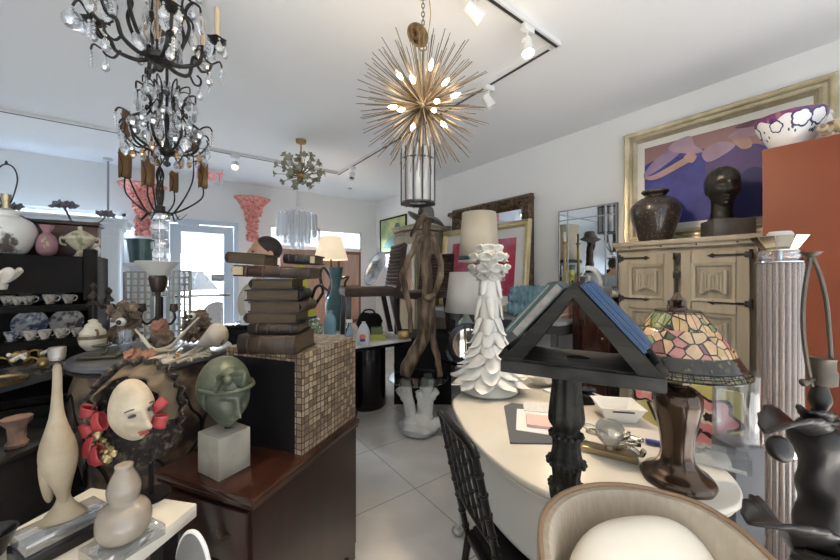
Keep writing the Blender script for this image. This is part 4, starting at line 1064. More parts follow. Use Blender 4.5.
q = MB(); vs = q.lathe(smooth_prof([(.040, .0592), (.041, .062), (.032, .074), (.017, .094), (.010, .115), (.009, .128)], 5), 28)
q.xf(vs, Mi @ Matrix.Translation((.002, 0, 0)) @ Matrix.Rotation(R(40), 4, 'Z') @ Matrix.Diagonal((1.0, .62, 1, 1))); q.build('foot', m_bird, t)
q = MB(); q.lathe([(.006, 0), (.0125, .003), (.0125, .006), (.0145, .008), (.0155, .030), (.014, .032), (.001, .032)], 18, bp(57, 361)); q.build('head_cap', mat('pewter_cap', (.28, .26, .24), .35, .8), t)

# ---- mask in lace bonnet
t = thing('bonnet_mask', 'white weathered face mask in a black lace bonnet with red ribbons', 'mask', spot(136, .90, BT), YAW)
zc = zat(413, .90) - BT
m_lace = mat('black_lace', (.022, .017, .014), .7, col2=(.16, .115, .07), scale=75, lo=.52, hi=.68, bump=.8, bscale=80)
m_face = mat('mask_plaster', (.50, .43, .32), .6, col2=(.33, .275, .195), scale=20, lo=.35, hi=.75, bump=.25, bscale=30)
FR_ = R(62); Mm = Matrix.Translation((.014, -.035, zc + .024)) @ Matrix.Rotation(FR_, 4, 'Z') @ Matrix.Rotation(R(-8), 4, 'Y') @ Matrix.Rotation(R(6), 4, 'X') @ Matrix.Diagonal((.60, .68, .66, 1))
q = MB(); head_surface(q, k=1.03, fa=1.35)
bm = q.bm; bmesh.ops.delete(bm, geom=[v for v in bm.verts if v.co.y > -.005], context='VERTS')
bmesh.ops.transform(bm, matrix=Mm, verts=bm.verts)
fc = q.build('face', m_face, t, ang=180, solid=.004)
q = MB()
for sx in (-1, 1): q.ball(Mm @ Vector((sx * .031, -.086, .013)), (.0095, .005, .0042), 14, 8, Matrix.Rotation(FR_, 4, 'Z'))
q.build('painted_eyes', mat('eye_paint', (.06, .05, .05), .4), fc)
q = MB()
for z_, w_, d_ in ((-.060, .018, .0865), (-.072, .014, .085)): q.ball(Mm @ Vector((0, -d_ - .004, z_)), (w_ * .8, .005, .0036), 14, 8, Matrix.Rotation(FR_, 4, 'Z'))
q.build('painted_lips', mat('lip_paint', (.40, .10, .08), .5), fc)
q = MB()
for sx in (-1, 1): q.tube(bez([Mm @ Vector((sx * .014, -.094, .033)), Mm @ Vector((sx * .032, -.091, .041)), Mm @ Vector((sx * .05, -.077, .034))], 5), .002, 6)
q.build('painted_brows', mat('eye_paint', (.06, .05, .05)), fc)
# bonnet: a shallow lace dish behind the face
def bon(u, v):
    a_ = 2 * PI * u; r = .012 + .113 * v
    fr = 1 + (.02 * math.sin(a_ * 22) if v > .8 else 0)
    return Vector((r * math.cos(a_) * fr * .80, .05 - .05 * v ** 2 + r * math.cos(a_) * .35 + (.01 * math.sin(a_ * 22) if v > .8 else 0), zc + r * math.sin(a_) * fr * 1.16))
q = MB(); q.sheet(bon, 132, 12, closed_u=True); q.build('lace_bonnet', m_lace, t, solid=.003, ang=80)
def hood(u, v):
    a_ = lerp(R(-20), R(200), u); r = lerp(.088, .112, v)
    return Vector((r * math.cos(a_) * .72 + .0, -.035 + .05 * v + .01 * math.sin(u * 40) + .03 * math.cos(a_), zc + .01 + r * math.sin(a_) * 1.08))
q = MB(); q.sheet(hood, 60, 6); q.build('cap_fabric', mat('tan_cap', (.15, .11, .068), .8, col2=(.09, .066, .04), scale=20, bump=.3), t, solid=.004, ang=80)
m_red = mat('red_ribbon', (.24, .016, .022), .5, col2=(.36, .045, .05), scale=9)
def loop(c_, a_, L_, w_):
    def f(u, v):
        th_ = v * 2 * PI
        x = L_ * (1 - math.cos(th_)) / 2; y = .012 * math.sin(th_) - .01
        z = (u - .5) * w_ * (.4 + .6 * math.sin(th_ / 2))
        p = Vector((x * math.cos(a_) - z * math.sin(a_), y, x * math.sin(a_) + z * math.cos(a_)))
        return Vector(c_) + p
    return f
LP_ = (((-.05, -.05, zc + .025), R(170), .035, .03), ((-.05, -.055, zc - .01), R(200), .03, .034), ((-.052, -.055, zc - .03), R(-100), .055, .028), ((-.04, -.06, zc - .05), R(-75), .05, .024), ((.072, -.02, zc + .015), R(50), .04, .024), ((.072, -.025, zc), R(-15), .035, .034), ((-.035, -.06, zc + .03), R(-80), .045, .026), ((-.058, -.045, zc - .06), R(-85), .045, .022))
for c_, a_, L_, w_ in LP_:
    q = MB(); q.sheet(loop(c_, a_, L_, w_), 5, 16); q.build('red_ribbon', m_red, t, solid=.0015, ang=80)
q = MB(); random.seed(8)
for i in range(46):
    a_ = random.uniform(R(165), R(262)); r = random.uniform(.07, .10)
    q.blob((r * math.cos(a_) * .72, -.045 - random.random() * .02, zc + r * math.sin(a_) * 1.0), random.uniform(.005, .0095), .5, 2, 1, i)
q.build('gilt_beads', mat('gilt_bead', (.45, .36, .18), .4, .6), t)
q = MB(); q.tube([(0, .05, .01), (0, .05, zc)], .006, 8); q.lathe([(.001, 0), (.045, 0), (.045, .008), (.001, .01)], 20, (0, .05, 0)); q.build('stand', m_blackm, t)
q = MB(); q.tube(bez([(-.035, 0, .10), (-.038, -.01, .075), (-.037, -.01, .045), (-.035, -.01, .02)]), [.012, .011, .009, .004], 10); q.build('tassel_end', m_bird, t)

# ---- green child's head on a stone cube
rel = lat(-.716, 1.245) - c0; gx, gy = rel.dot(v_), rel.dot(n_)
HR = YAW - R(29)
t = thing('stone_head', 'green bronze head of a child with a bow on a pale stone cube', 'bust', chl(gx, gy, CHh + .0008), HR)
q = MB(); q.box((0, 0, .0725), (.128, .118, .145), bev=.002); q.build('stone_block', mat('travertine', (.40, .37, .31), .6, col2=(.28, .255, .21), scale=10, bump=.15), t)
m_pat = mat('green_patina', (.075, .09, .06), .42, .25, (.15, .165, .12), 12, bump=.1)
q = MB(); q.tube([(.005, .01, .146), (.005, .015, .17)], .012, 12); q.build('pin', m_brz, t)
Mh = Matrix.Translation((0, .01, .268)) @ Matrix.Rotation(R(78), 4, 'Z') @ Matrix.Rotation(R(12), 4, 'X')
q = MB(); head_surface(q, k=.98, M=Mh, fa=1.2)
q.tube([Mh @ Vector((0, .025, -.06)), Mh @ Vector((0, .02, -.095)), Mh @ Vector((0, .01, -.108))], [.04, .035, .015], 16)
hd = q.build('head', m_pat, t, ang=180)
q = MB(); rr = []
vs = q.ball((0, 0, 0), (.088, .098, .108), 64, 44)
for v in vs:
    a_ = math.atan2(v.co.y, v.co.x); v.co *= 1 + .035 * math.sin(a_ * 9 + v.co.z * 45) * min(1, max(0, .05 - v.co.z) * 14)
    if v.co.y < -.03 and v.co.z < 0: v.co *= .88
q.xf(vs, Mh @ Matrix.Translation((0, .036, .022)) @ Matrix.Rotation(R(-16), 4, 'X'))
q.build('hair', m_pat, t, ang=180)
q = MB(); 
q.tube(bez([Mh @ Vector((-.088, .01, .035)), Mh @ Vector((-.062, -.06, .05)), Mh @ Vector((0, -.092, .057)), Mh @ Vector((.062, -.06, .05)), Mh @ Vector((.088, .01, .035))]), .0055, 10)
for sx in (-1, 1):
    q.sheet(lambda u, v: Mh @ Vector((-.03 + sx * .05 * math.sin(PI * v) * (1 if v < .5 else .9), -.075 + .02 * math.cos(2 * PI * v), .095 + (u - .5) * .035 * (.4 + math.sin(PI * v)) + .012 * math.sin(2 * PI * v))), 4, 14)
q.ball(Mh @ Vector((-.03, -.07, .095)), .014, 12, 8)
q.build('bow', m_pat, t, solid=.004, ang=80)

# ---- corner bits low on the left
t = thing('black_bowl', 'black round bowl at the lower left edge of the cream bench', 'bowl', bnl(-.30, -.24, BT), 0)
q = MB(); q.lathe([(.022, 0), (.025, .004), (.042, .045), (.045, .05), (.040, .05), (.022, .01), (.001, .008)], 32); q.build('vessel', m_black, t)
t = thing('beige_cup', 'beige paper-thin cup in the bottom left corner', 'cup', spot(16, .585, 0), 0)
zb = BT; q = MB(); q.lathe([(.016, zb), (.017, zb + .002), (.024, zb + .075), (.022, zb + .075), (.016, zb + .006), (.001, zb + .005)], 24); q.build('vessel', mat('beige_ceramic', (.50, .44, .38), .5), t)
t = thing('bucket_seat', 'grey moulded seat with a white rim at the bottom left', 'seat', spot(173, .78, 0), YAW - .3)
def sh(u, v):
    a_ = lerp(R(0), R(180), u); r = .052
    return Vector((r * math.cos(a_), .03 + .02 * v, 6.25e-1 + v * (.05 + .10 * math.sin(a_))))
zz = .50
q = MB(); q.sheet(sh, 24, 10); q.build('shell', mat('grey_plastic', (.17, .165, .155), .5), t, solid=.008)
q = MB(); q.tube([sh(k / 24, 1) for k in range(25)], .005, 8); q.build('rim', mat('rim_white', (.75, .74, .70), .4), t)
q = MB(); q.box((0, 0, .615), (.10, .12, .02), bev=.006); q.build('seat', mat('slate_seat', (.09, .09, .10), .6), t)
for sx in (-1, 1):
    for sy in (-1, 1): q = MB(); q.tube([(sx * .042, sy * .05, .605), (sx * .05, sy * .06, 0)], .008, 8); q.build('leg', m_chrome, t)
# ================================================================ MIDDLE OF THE SHOP
m_mtop = mat('white_marble', (.70, .70, .68), .15, col2=(.60, .60, .58), scale=3, coat=.3)
# ---- white topped black lacquer counter
KX0, KX1, KY0, KY1, KZ = .97, 1.90, 2.72, 3.98, .78
t = thing('display_table', 'white topped table on a black lacquer drum base behind the tiled cube', 'table', ((KX0 + KX1) / 2, (KY0 + KY1) / 2, 0), 0)
q = MB(); q.box((0, 0, KZ - .0125), (KX1 - KX0, KY1 - KY0, .025), bev=.004); q.build('top', m_mtop, t)
q = MB(); q.box((0, .03, KZ - .05), (KX1 - KX0 - .08, KY1 - KY0 - .10, .045)); q.build('apron', m_black, t, flat=True)
for x in (-.10, .28):
    q = MB(); q.lathe([(.19, 0), (.2, .015), (.2, .68), (.19, KZ - .075), (.001, KZ - .074)], 40, (x, -.16 + .1 * (x > 0), 0)); q.build('drum_base', m_black, t)
q = MB(); q.box((.1, .2, .35), (.7, .25, .7), bev=.02); q.build('rear_base', m_black, t)
KT = KZ + .0006
# ---- brown channelled chairs standing on tables
m_choc = mat('chocolate_leather', (.050, .030, .023), .6, col2=(.072, .044, .034), scale=12, ior=1.35)
m_leg = mat('dark_walnut', (.02, .013, .01), .3, coat=.4)
def channel_chair(name, lab, p, rz):
    t = thing(name, lab, 'chair', p, rz, 'brown channelled chairs')
    for sx in (-1, 1):
        q = MB(); vs = q.box((sx * .20, -.22, .21), (.045, .045, .42)); q.xf([v for v in vs if v.co.z < .1], Matrix.Translation((sx * .0, -.01, 0))); q.build('leg', m_leg, t, bev=.004)
        q = MB(); vs = q.box((sx * .19, .20, .21), (.045, .05, .42)); q.xf([v for v in vs if v.co.z < .1], Matrix.Translation((0, .09, 0))); q.build('leg', m_leg, t, bev=.004)
    q = MB(); q.box((0, 0, .455), (.48, .54, .085), bev=.03); q.build('seat', m_choc, t)
    Mb = Matrix.Translation((0, .24, .44)) @ Matrix.Rotation(R(-9), 4, 'X')
    q = MB(); vs = q.box((0, .022, .25), (.47, .03, .5), bev=.012); q.xf(vs, Mb); bs = q.build('backrest', m_choc, t)
    q = MB()
    for k in range(13):
        vs = q.lathe([(.001, -.232), (.02, -.23), (.02, .23), (.001, .232)], 10, (0, 0, 0), Matrix.Rotation(PI / 2, 4, 'Y')); q.xf(vs, Mb @ Matrix.Translation((0, .0, .025 + .0385 * k)) @ Matrix.Diagonal((1, .9, 1, 1)))
    q.build('channel_padding', m_choc, bs)
    return t
channel_chair('dining_chair', 'brown channel backed chair standing on the white topped table', lat(-.53, 3.46, KT), YAW - R(70))
t = thing('plinth', 'low dark plinth behind the driftwood figure under the second brown chair', 'plinth', lat(.03, 3.98, 0), YAW)
q = MB(); q.box((0, 0, .36), (.62, .62, .72), bev=.004); q.build('body', m_blackm, t)
channel_chair('dining_chair', 'second brown channelled chair half hidden behind the driftwood figure', lat(.03, 3.98, .7206), YAW - R(35))
# silver abalone dish leaning on the chair
t = thing('shell_dish', 'silvery oval shell dish leaning on the brown chair seat', 'dish', lat(-.52, 3.32, KT + .522), YAW - R(20))
m_aba = mat('abalone', (.60, .62, .66), .18, .5, (.30, .34, .38), 10, coat=.5, lo=.4, hi=.6)
q = MB(); Mx = Matrix.Rotation(R(18), 4, 'Y') @ Matrix.Rotation(R(-20), 4, 'X')
def f(u, v):
    a_ = 2 * PI * u
    return Mx @ Vector((.085 * v * math.cos(a_), -.03 * v * v + .03, .185 + .185 * v * math.sin(a_)))
q.sheet(f, 40, 8, closed_u=True); q.build('dish', m_aba, t, solid=.008, ang=80)
q = MB()
for k in range(9):
    q.tube(bez([Mx @ Vector((-.05 + random.uniform(-.015, .015), -.002, .10 + .018 * k)), Mx @ Vector((-.02, -.004 + .03 * .2, .13 + .015 * k)), Mx @ Vector((.015, .0, .11 + .02 * k))]), .003, 5)
q.build('dark_veins', m_blackm, t)
# bottles and boxes on the table
t = thing('spray_bottle', 'clear glass cleaner bottle with a round label at the table front', 'bottle', lat(-.50, 3.02, KT), YAW); t.scale = (.85, .85, .95)
q = MB(); q.lathe(smooth_prof([(.058, 0), (.064, .01), (.066, .08), (.062, .13), (.035, .185), (.02, .2), (.02, .215), (.001, .216)], 5), 28); q.build('bottle', mat('milky_plastic', (.74, .77, .80), .3, trans=.3, ior=1.3), t)
def lab(u, v, r=.0668): a_ = lerp(-2.4, -.75, u); return Vector((r * math.cos(a_), r * math.sin(a_), lerp(.03, .13, v)))
def disc(cx, cz, rx, rz_, r):
    return lambda u, v: Vector((r * math.cos(-PI / 2 + (cx + rx * v * math.cos(2 * PI * u)) / r), r * math.sin(-PI / 2 + (cx + rx * v * math.cos(2 * PI * u)) / r), cz + rz_ * v * math.sin(2 * PI * u)))
q = MB(); q.sheet(disc(.0, .075, .042, .042, .0672), 28, 4, closed_u=True); lb = q.build('label', mat('label_white', (.80, .80, .80), .5), t)
q = MB(); q.sheet(disc(0, .082, .034, .028, .0678), 28, 4, closed_u=True); q.build('label_orange', mat('label_orange', (.75, .22, .10), .5), lb)
q = MB(); q.sheet(disc(0, .053, .032, .014, .0684), 28, 4, closed_u=True); q.build('label_blue', mat('label_blue', (.04, .06, .38), .5), lb)
t = thing('spray_bottle', 'second spray bottle with pale blue trigger behind the labelled one', 'bottle', lat(-.615, 2.99, KT), YAW); t.scale = (.75, .75, .95)
q = MB(); q.lathe(smooth_prof([(.04, 0), (.045, .01), (.045, .1), (.03, .15), (.014, .18), (.014, .2), (.001, .201)], 5), 22); q.build('bottle', mat('pale_blue_plastic', (.30, .44, .55), .3, trans=.3), t)
q = MB(); q.box((-.01, 0, .225), (.075, .025, .03), bev=.006); q.tube([(-.03, 0, .21), (-.045, 0, .16)], .006); q.build('trigger', mat('white_plastic', (.75, .76, .78), .4), t)
t = thing('green_box', 'olive green box with a yellow green base under the brown chair', 'box', lat(-.40, 3.24, KT), YAW + .1)
q = MB(); q.box((0, 0, .03), (.14, .1, .06), bev=.003); q.build('base', mat('lime_card', (.34, .36, .08), .6), t)
q = MB(); q.box((-.01, 0, .092), (.11, .085, .062), bev=.006); q.build('upper_box', mat('olive_card', (.10, .13, .05), .6), t)
t = thing('black_bag', 'slumped black bag under the brown chair', 'bag', lat(-.52, 3.50, KT), YAW)
q = MB(); q.blob((0, 0, .115), (.13, .10, .12), .35, 1.7, 3, 3)
for v in q.bm.verts: v.co.z = max(0, v.co.z)
q.build('sack', m_blackm, t)
q = MB(); q.tube(bez([(-.07, -.02, .20), (-.04, -.04, .26), (.04, -.04, .26), (.07, -.02, .20)]), .008, 7); q.build('strap', m_blackm, t)
t = thing('brass_block', 'small brass block near the right end of the white table', 'block', lat(-.16, 3.30, KT), YAW)
q = MB(); q.box((0, 0, .035), (.10, .06, .07), bev=.004); q.box((0, 0, .072), (.08, .045, .006), bev=.002); q.build('block', m_brass, t)
m_tv = mat('teal_glaze', (.05, .115, .13), .3, col2=(.085, .17, .185), scale=7, coat=.3)
m_tv2 = mat('blue_glaze', (.16, .30, .38), .25, col2=(.24, .40, .48), scale=6, coat=.4)
t = thing('teal_vase', 'tall teal vase with dark loop handles and flared neck', 'vase', spot(336, 3.86, KT), YAW); t.scale = (1.06, 1.06, 1)
zt = zat(268, 3.86) - KT
q = MB(); q.lathe(smooth_prof([(.06, 0), (.07, .02), (.10, .14), (.115, .26), (.095, .36), (.06, .42), (.05, .48), (.055, .56), (.076, zt - .005), (.078, zt), (.066, zt - .004), (.045, zt - .10), (.001, zt - .12)], 6), 30); q.build('body', m_tv, t)
for s_ in (-1, 1):
    q = MB(); q.tube(bez([(s_ * .055, 0, zt - .12), (s_ * .13, 0, zt - .0 if s_ < 0 else zt - .10), (s_ * .17 if s_ < 0 else s_ * .10, 0, zt - .06 if s_ < 0 else zt - .16), (s_ * .15 if s_ < 0 else s_ * .095, 0, zt - .2), (s_ * .08, 0, zt - .27), (s_ * .10, 0, zt - .32)], 8), .017 if s_ < 0 else .013, 9); q.build('handle', m_leg, t)
t = thing('blue_vase', 'pale blue vase in front of the teal vase', 'vase', spot(330, 2.86, KT), YAW)
q = MB(); q.lathe(smooth_prof([(.03, 0), (.034, .01), (.045, .10), (.05, .22), (.04, .27), (.02, .30), (.024, .32), (.015, .318), (.001, .30)], 5), 24); q.build('body', m_tv2, t)
t = thing('yellow_jug', 'tall yellow jug with blue base and black loop handle', 'jug', spot(299, 3.1, KT), YAW)
zt = zat(266, 3.1) - KT
q = MB(); q.lathe(smooth_prof([(.12, 0), (.15, .02), (.165, .16), (.155, .25)], 5) , 30); q.build('blue_base', mat('cobalt', (.03, .03, .22), .25, coat=.4), t)
q = MB(); q.lathe(smooth_prof([(.155, .251), (.13, .36), (.09, .48), (.05, zt - .04), (.045, zt), (.035, zt - .002), (.03, zt - .05), (.001, zt - .08)], 5), 30); q.build('yellow_body', mat('lemon_glaze', (.55, .53, .04), .35, coat=.3), t)
q = MB(); q.tube(bez([(.115, 0, .40), (.15, 0, .50), (.20, 0, .52), (.215, 0, .46), (.18, 0, .40), (.14, 0, .33)]), .014, 9); q.build('handle', m_black, t)
t = thing('mosaic_jar', 'pale green speckled glass jar at the table front beside the books', 'jar', spot(313, 2.85, KT), YAW); t.scale = (.8, .8, 1)
q = MB(); q.lathe(smooth_prof([(.06, 0), (.085, .02), (.10, .12), (.085, .2), (.06, .225), (.07, .245), (.06, .245), (.05, .225), (.001, .2)], 5), 28); q.build('body', mat('mosaic', (.52, .56, .48), .25, col2=(.14, .22, .13), scale=34, tex='voronoi', lo=.25, hi=.5, coat=.4), t)

# ---- person behind the book pile
m_skin = mat('skin', (.46, .26, .18), .5, sss=.15); m_hair = mat('dark_hair', (.02, .014, .011), .55, bump=.5, bscale=120)
m_shirt = mat('blue_shirt', (.42, .50, .60), .8); m_trou = mat('dark_trousers', (.03, .032, .04), .8); m_shoe = mat('shoe_black', (.015, .013, .012), .4)
pp = lat((267 - 420) / 340 * 2.45, 2.45, 0)
pr = YAW - R(52)
t = thing('person', 'dark haired person standing behind the pile of old books, only the head showing', 'person', pp, pr)
HZ = 1.54
def skinned(verts, edges, rads):
    me = bpy.data.meshes.new('sk'); me.from_pydata([Vector(v) for v in verts], edges, []); o = bpy.data.objects.new('sk', me); COL.objects.link(o)
    md = o.modifiers.new('s', 'SKIN'); 
    for i, r in enumerate(rads): me.skin_vertices[0].data[i].radius = (r, r) if not isinstance(r, tuple) else r
    me.skin_vertices[0].data[0].use_root = True
    o.modifiers.new('b', 'SUBSURF').levels = 2
    dg = bpy.context.evaluated_depsgraph_get(); dg.update()
    m2 = bpy.data.meshes.new_from_object(o.evaluated_get(dg)); bpy.data.objects.remove(o); return m2
V = [(0, 0, .92), (0, .01, 1.08), (0, .015, 1.24), (0, .01, 1.36), (0, .005, 1.43), (0, 0, 1.50)]
E = [(0, 1), (1, 2), (2, 3), (3, 4), (4, 5)]; RD = [(.15, .105), (.135, .10), (.155, .11), (.13, .085), .058, .052]
for s_ in (-1, 1):
    b0i = len(V); V += [(s_ * .165, .01, 1.37), (s_ * .20, .02, 1.10), (s_ * .20, -.02, .86), (s_ * .20, -.03, .82)]; RD += [.058, .043, .030, .026]; E += [(3, b0i), (b0i, b0i + 1), (b0i + 1, b0i + 2), (b0i + 2, b0i + 3)]
    b0i = len(V); V += [(s_ * .09, 0, .82), (s_ * .095, -.005, .48), (s_ * .095, .015, .10), (s_ * .10, -.03, .045), (s_ * .11, -.15, .03)]; RD += [.088, .058, .04, .04, .03]; E += [(0, b0i), (b0i, b0i + 1), (b0i + 1, b0i + 2), (b0i + 2, b0i + 3), (b0i + 3, b0i + 4)]
sk = skinned(V, E, RD)
q = MB(); q.bm.from_mesh(sk)
head_surface(q, (0, -.02, HZ + .01), 1.0, nu=72, nv=54)
for s_ in (-1, 1):
    q.ball((s_ * .074, .005, HZ + .0), (.009, .02, .032), 12, 10)
    q.ball((s_ * .20, -.035, .775), (.016, .036, .05), 14, 10)
    for k in range(4):
        L_ = (.07, .08, .076, .06)[k]; y = -.062 + .019 * k
        q.tube(bez([(s_ * .20, y, .75), (s_ * .198, y - .004, .73 - L_ * .4), (s_ * .19, y - .002, .73 - L_ * .8), (s_ * .182, y + .002, .73 - L_)], 4), [.009, .0085, .008, .006], 8)
    q.tube(bez([(s_ * .195, -.06, .80), (s_ * .19, -.085, .765), (s_ * .185, -.085, .735)], 4), [.011, .009, .007], 8)
q.build('body', m_skin, t, ang=180)
q = MB()
for sx in (-1, 1): q.ball((sx * .031, -.102, HZ + .022), (.011, .008, .006), 12, 8)
q.build('eyes', mat('eye_dark', (.05, .04, .035), .2), t)
q = MB()
vs = q.ball((0, 0, 0), (.080, .098, .088), 36, 26)
q.xf(vs, Matrix.Translation((0, .008, HZ + .052)) @ Matrix.Rotation(R(-16), 4, 'X'))
q.build('hair', m_hair, t, ang=180)
RS = [r if not isinstance(r, tuple) else r for r in RD]
def part_mesh(keep, grow, name, m):
    vv = keep; mp = {o_: n for n, o_ in enumerate(vv)}
    ee = [(mp[a], mp[b_]) for a, b_ in E if a in mp and b_ in mp]
    rr = [tuple(x + grow for x in (RD[i] if isinstance(RD[i], tuple) else (RD[i], RD[i]))) for i in vv]
    mm = skinned([V[i] for i in vv], ee, rr); mm.name = name; mm.materials.clear(); mm.materials.append(m)
    for p in mm.polygons: p.use_smooth = True
    o = bpy.data.objects.new(name, mm); COL.objects.link(o); o.parent = t; return o
part_mesh([0, 1, 2, 3, 6, 7, 8, 15, 16, 17], .014, 'shirt', m_shirt)
part_mesh([0, 10, 11, 12, 19, 20, 21], .016, 'trousers', m_trou)
q = MB()
for s_ in (-1, 1): q.box((s_ * .105, -.075, .04), (.095, .27, .078), bev=.03)
q.build('shoes', m_shoe, t)

# ---- behind: cream oval plate on a little black cabinet, folding screen, glowing lamp
t = thing('black_cabinet', 'low black cabinet behind the left side of the books', 'cabinet', spot(244, 3.3, 0), YAW)
zz = zat(324, 3.3)
q = MB(); q.box((0, .12, zz / 2), (.30, .3, zz - .03)); q.build('body', m_blackm, t); q = MB(); q.box((0, .12, zz - .0125), (.34, .34, .025), bev=.003); q.build('top', m_black, t)
q = MB(); q.box((0, -.036, zz / 2), (.26, .012, zz - .1)); q.build('door', m_black, t)
t = thing('oval_platter', 'cream oval platter standing beside the pile of books', 'platter', spot(247, 3.38, zz + .001), YAW)
q = MB(); Mx = Matrix.Translation((0, .06, 0)) @ Matrix.Rotation(R(-10), 4, 'X')
q.sheet(lambda u, v: Mx @ Vector((.135 * v * math.cos(2 * PI * u), -.02 * (v > .7) * (v - .7) * 3 , .20 + .20 * v * math.sin(2 * PI * u))), 40, 8, closed_u=True); q.build('dish', mat('platter_cream', (.52, .48, .40), .35, coat=.3), t, solid=.008, ang=80)
q = MB(); q.sheet(lambda u, v: Mx @ Vector((.075 * v * math.cos(2 * PI * u), -.0065, .20 + .12 * v * math.sin(2 * PI * u))), 32, 4, closed_u=True); q.build('dish_centre', mat('platter_white', (.66, .66, .66), .3), t)
t = thing('label_card', 'white label card with grey print at the foot of the cream platter', 'card', spot(245, 3.20, zz + .001), YAW)
q = MB(); q.box((0, .03, .045), (.11, .008, .09)); q.box((0, .045, .004), (.11, .04, .008)); q.build('card', m_white, t)
q = MB()
for i in range(3): q.box((.01, .0255, .06 - i * .018), (.06, .001, .008))
q.build('print', mat('print_grey', (.2, .22, .25), .6), t)
m_scr = mat('blush_wood', (.50, .30, .22), .55, col2=(.60, .40, .31), scale=3, stretch=(6, 6, .6)); m_scrf = mat('blush_frame', (.26, .12, .08), .5)
t = thing('folding_screen', 'blush wooden folding screen under the far window behind the lit lamp', 'folding screen', ((1.33 + 2.67) / 2, 5.3, 0), 0)
for i in range(3):
    x0 = -.67 + i * .447; r_ = R((8, -8, 8)[i]); q = MB(); c_ = Vector((x0 + .223, .03, 0))
    for s_ in (-1, 1): q.box(c_ + Vector((s_ * .205 * math.cos(r_), s_ * .205 * math.sin(r_), .9)), (.035, .03, 1.8), rz=r_)
    for z in (.04, .62, 1.2, 1.77): q.box(c_ + Vector((0, 0, z)), (.40, .028, .05), rz=r_)
    pn = q.build('panel_frame', m_scrf if i == 2 else m_scr, t, flat=True)
    q = MB(); q.box(c_ + Vector((0, 0, .9)), (.385, .012, 1.74), rz=r_); q.build('panel', m_scr, pn, flat=True)
t = thing('round_side_table', 'small dark table carrying the glowing cream lamp', 'table', spot(331, 4.4, 0), YAW)
q = MB(); q.lathe([(.001, .72), (.26, .72), (.26, .745), (.001, .745)], 32); q.build('top', m_leg, t)
q = MB(); q.lathe(smooth_prof([(.2, 0), (.18, .02), (.04, .08), (.03, .4), (.05, .6), (.12, .7), (.15, .719)]), 22); q.build('pedestal', m_leg, t)
t = thing('cream_lamp', 'glowing cream tapered lamp shade in front of the high window', 'table lamp', spot(331, 4.4, .7456), YAW)
zb, zt = zat(260, 4.4) - .7456, zat(237, 4.4) - .7456
q = MB(); q.lathe(smooth_prof([(.09, 0), (.085, .02), (.03, .05), (.06, .2), (.075, .35), (.03, .52), (.015, .56), (.012, zb + .1), (.001, zb + .1)]), 24); q.build('base', mat('bronze_lamp', (.08, .05, .035), .35, .5), t)
q = MB(); q.lathe([(.215, zb), (.13, zt)], 40, cap=False); q.build('lamp_shade', mat('cream_shade', (.72, .60, .46), .8, emit=(1, .80, .55), estr=.35), t, solid=.003)
q = MB(); q.ball((0, 0, zb + .13), .035, 14, 10); q.build('bulb', m_glow, t)
ld = bpy.data.lights.new('cream_lamp_bulb', 'POINT'); ld.energy = 7; ld.color = (1, .75, .48); ld.shadow_soft_size = .05
lo = bpy.data.objects.new('cream_lamp_bulb', ld); COL.objects.link(lo); lo.parent = t; lo.location = (0, 0, zb + .06)

# ---- glass topped white tree pedestal and driftwood figure
PD = 3.0; PC = spot(418, PD, 0); PZ = .50
t = thing('tree_pedestal', 'white tree stump pedestal table with a round glass top', 'table', PC, YAW)
m_plas = mat('white_plaster', (.66, .65, .62), .55, col2=(.56, .55, .52), scale=8, bump=.35, bscale=18)
s_ = PD / 340
q = MB()
q.blob((0, 0, .06), (.165, .15, .075), .18, 1.8, 3, 2)
for pts, rr in (([(-.03, 0, .05), (-.065, 0, .20), (-.10, 0, .38), (-.105, .01, PZ - .01)], [.095, .052, .046, .042]), ([(.03, 0, .05), (.06, 0, .22), (.075, .0, .40), (.085, 0, PZ - .01)], [.105, .072, .058, .058]),
                ([(-.09, 0, .30), (-.14, -.01, .36), (-.17, -.02, .40)], [.045, .035, .03]), ([(.05, -.03, .24), (.02, -.04, .33), (.0, -.05, .39)], [.045, .032, .024]),
                ([(.07, .03, .3), (.09, .1, .4), (.09, .13, PZ - .01)], [.05, .04, .04]), ([(.09, 0, .32), (.15, -.01, .37), (.17, -.01, .39)], [.05, .035, .03]), ([(.05, -.05, .06), (.17, -.03, .12), (.20, -.02, .17)], [.07, .045, .03])):
    q.tube(bez(pts, 5), rr, 12)
for v in q.bm.verts:
    v.co += v.co.normalized() * .01 * noise.noise(v.co * 14); v.co.z = min(max(v.co.z, 0), PZ - .012)
q.build('tree_base', m_plas, t)
q = MB(); q.lathe([(.001, PZ - .011), (.262, PZ - .011), (.266, PZ - .005), (.262, PZ), (.001, PZ)], 56); q.build('glass_top', glassy('table_glass', tint=(.90, .95, .93), refl=.25), t)
m_drift = mat('driftwood', (.045, .028, .018), .85, col2=(.26, .19, .13), scale=6, stretch=(3, 3, .6), bump=.9, bscale=22, lo=.38, hi=.66)
t = thing('driftwood_figure', 'driftwood man with a hat standing on the round glass top', 'sculpture', spot(420, PD, PZ + .0006), YAW)
def dp(px, py, y=0): return Vector(((px - 420) * s_, y, zat(py, PD) - PZ))
def limb(q, pts, rr, n=6, seg=14, k=.25):
    b_ = len(q.bm.verts); vs = q.tube(bez(pts, n), [lerp_r(rr, i / (len(bez(pts, n)) - 1)) for i in range(len(bez(pts, n)))], seg)
    for i, v in enumerate(vs): v.co += Vector((noise.noise(v.co * 13), noise.noise(v.co * 13 + Vector((9, 0, 0))), 0)) * .012
    return vs
def lerp_r(rr, t_):
    x = t_ * (len(rr) - 1); i = min(int(x), len(rr) - 2); return lerp(rr[i], rr[i + 1], x - i)
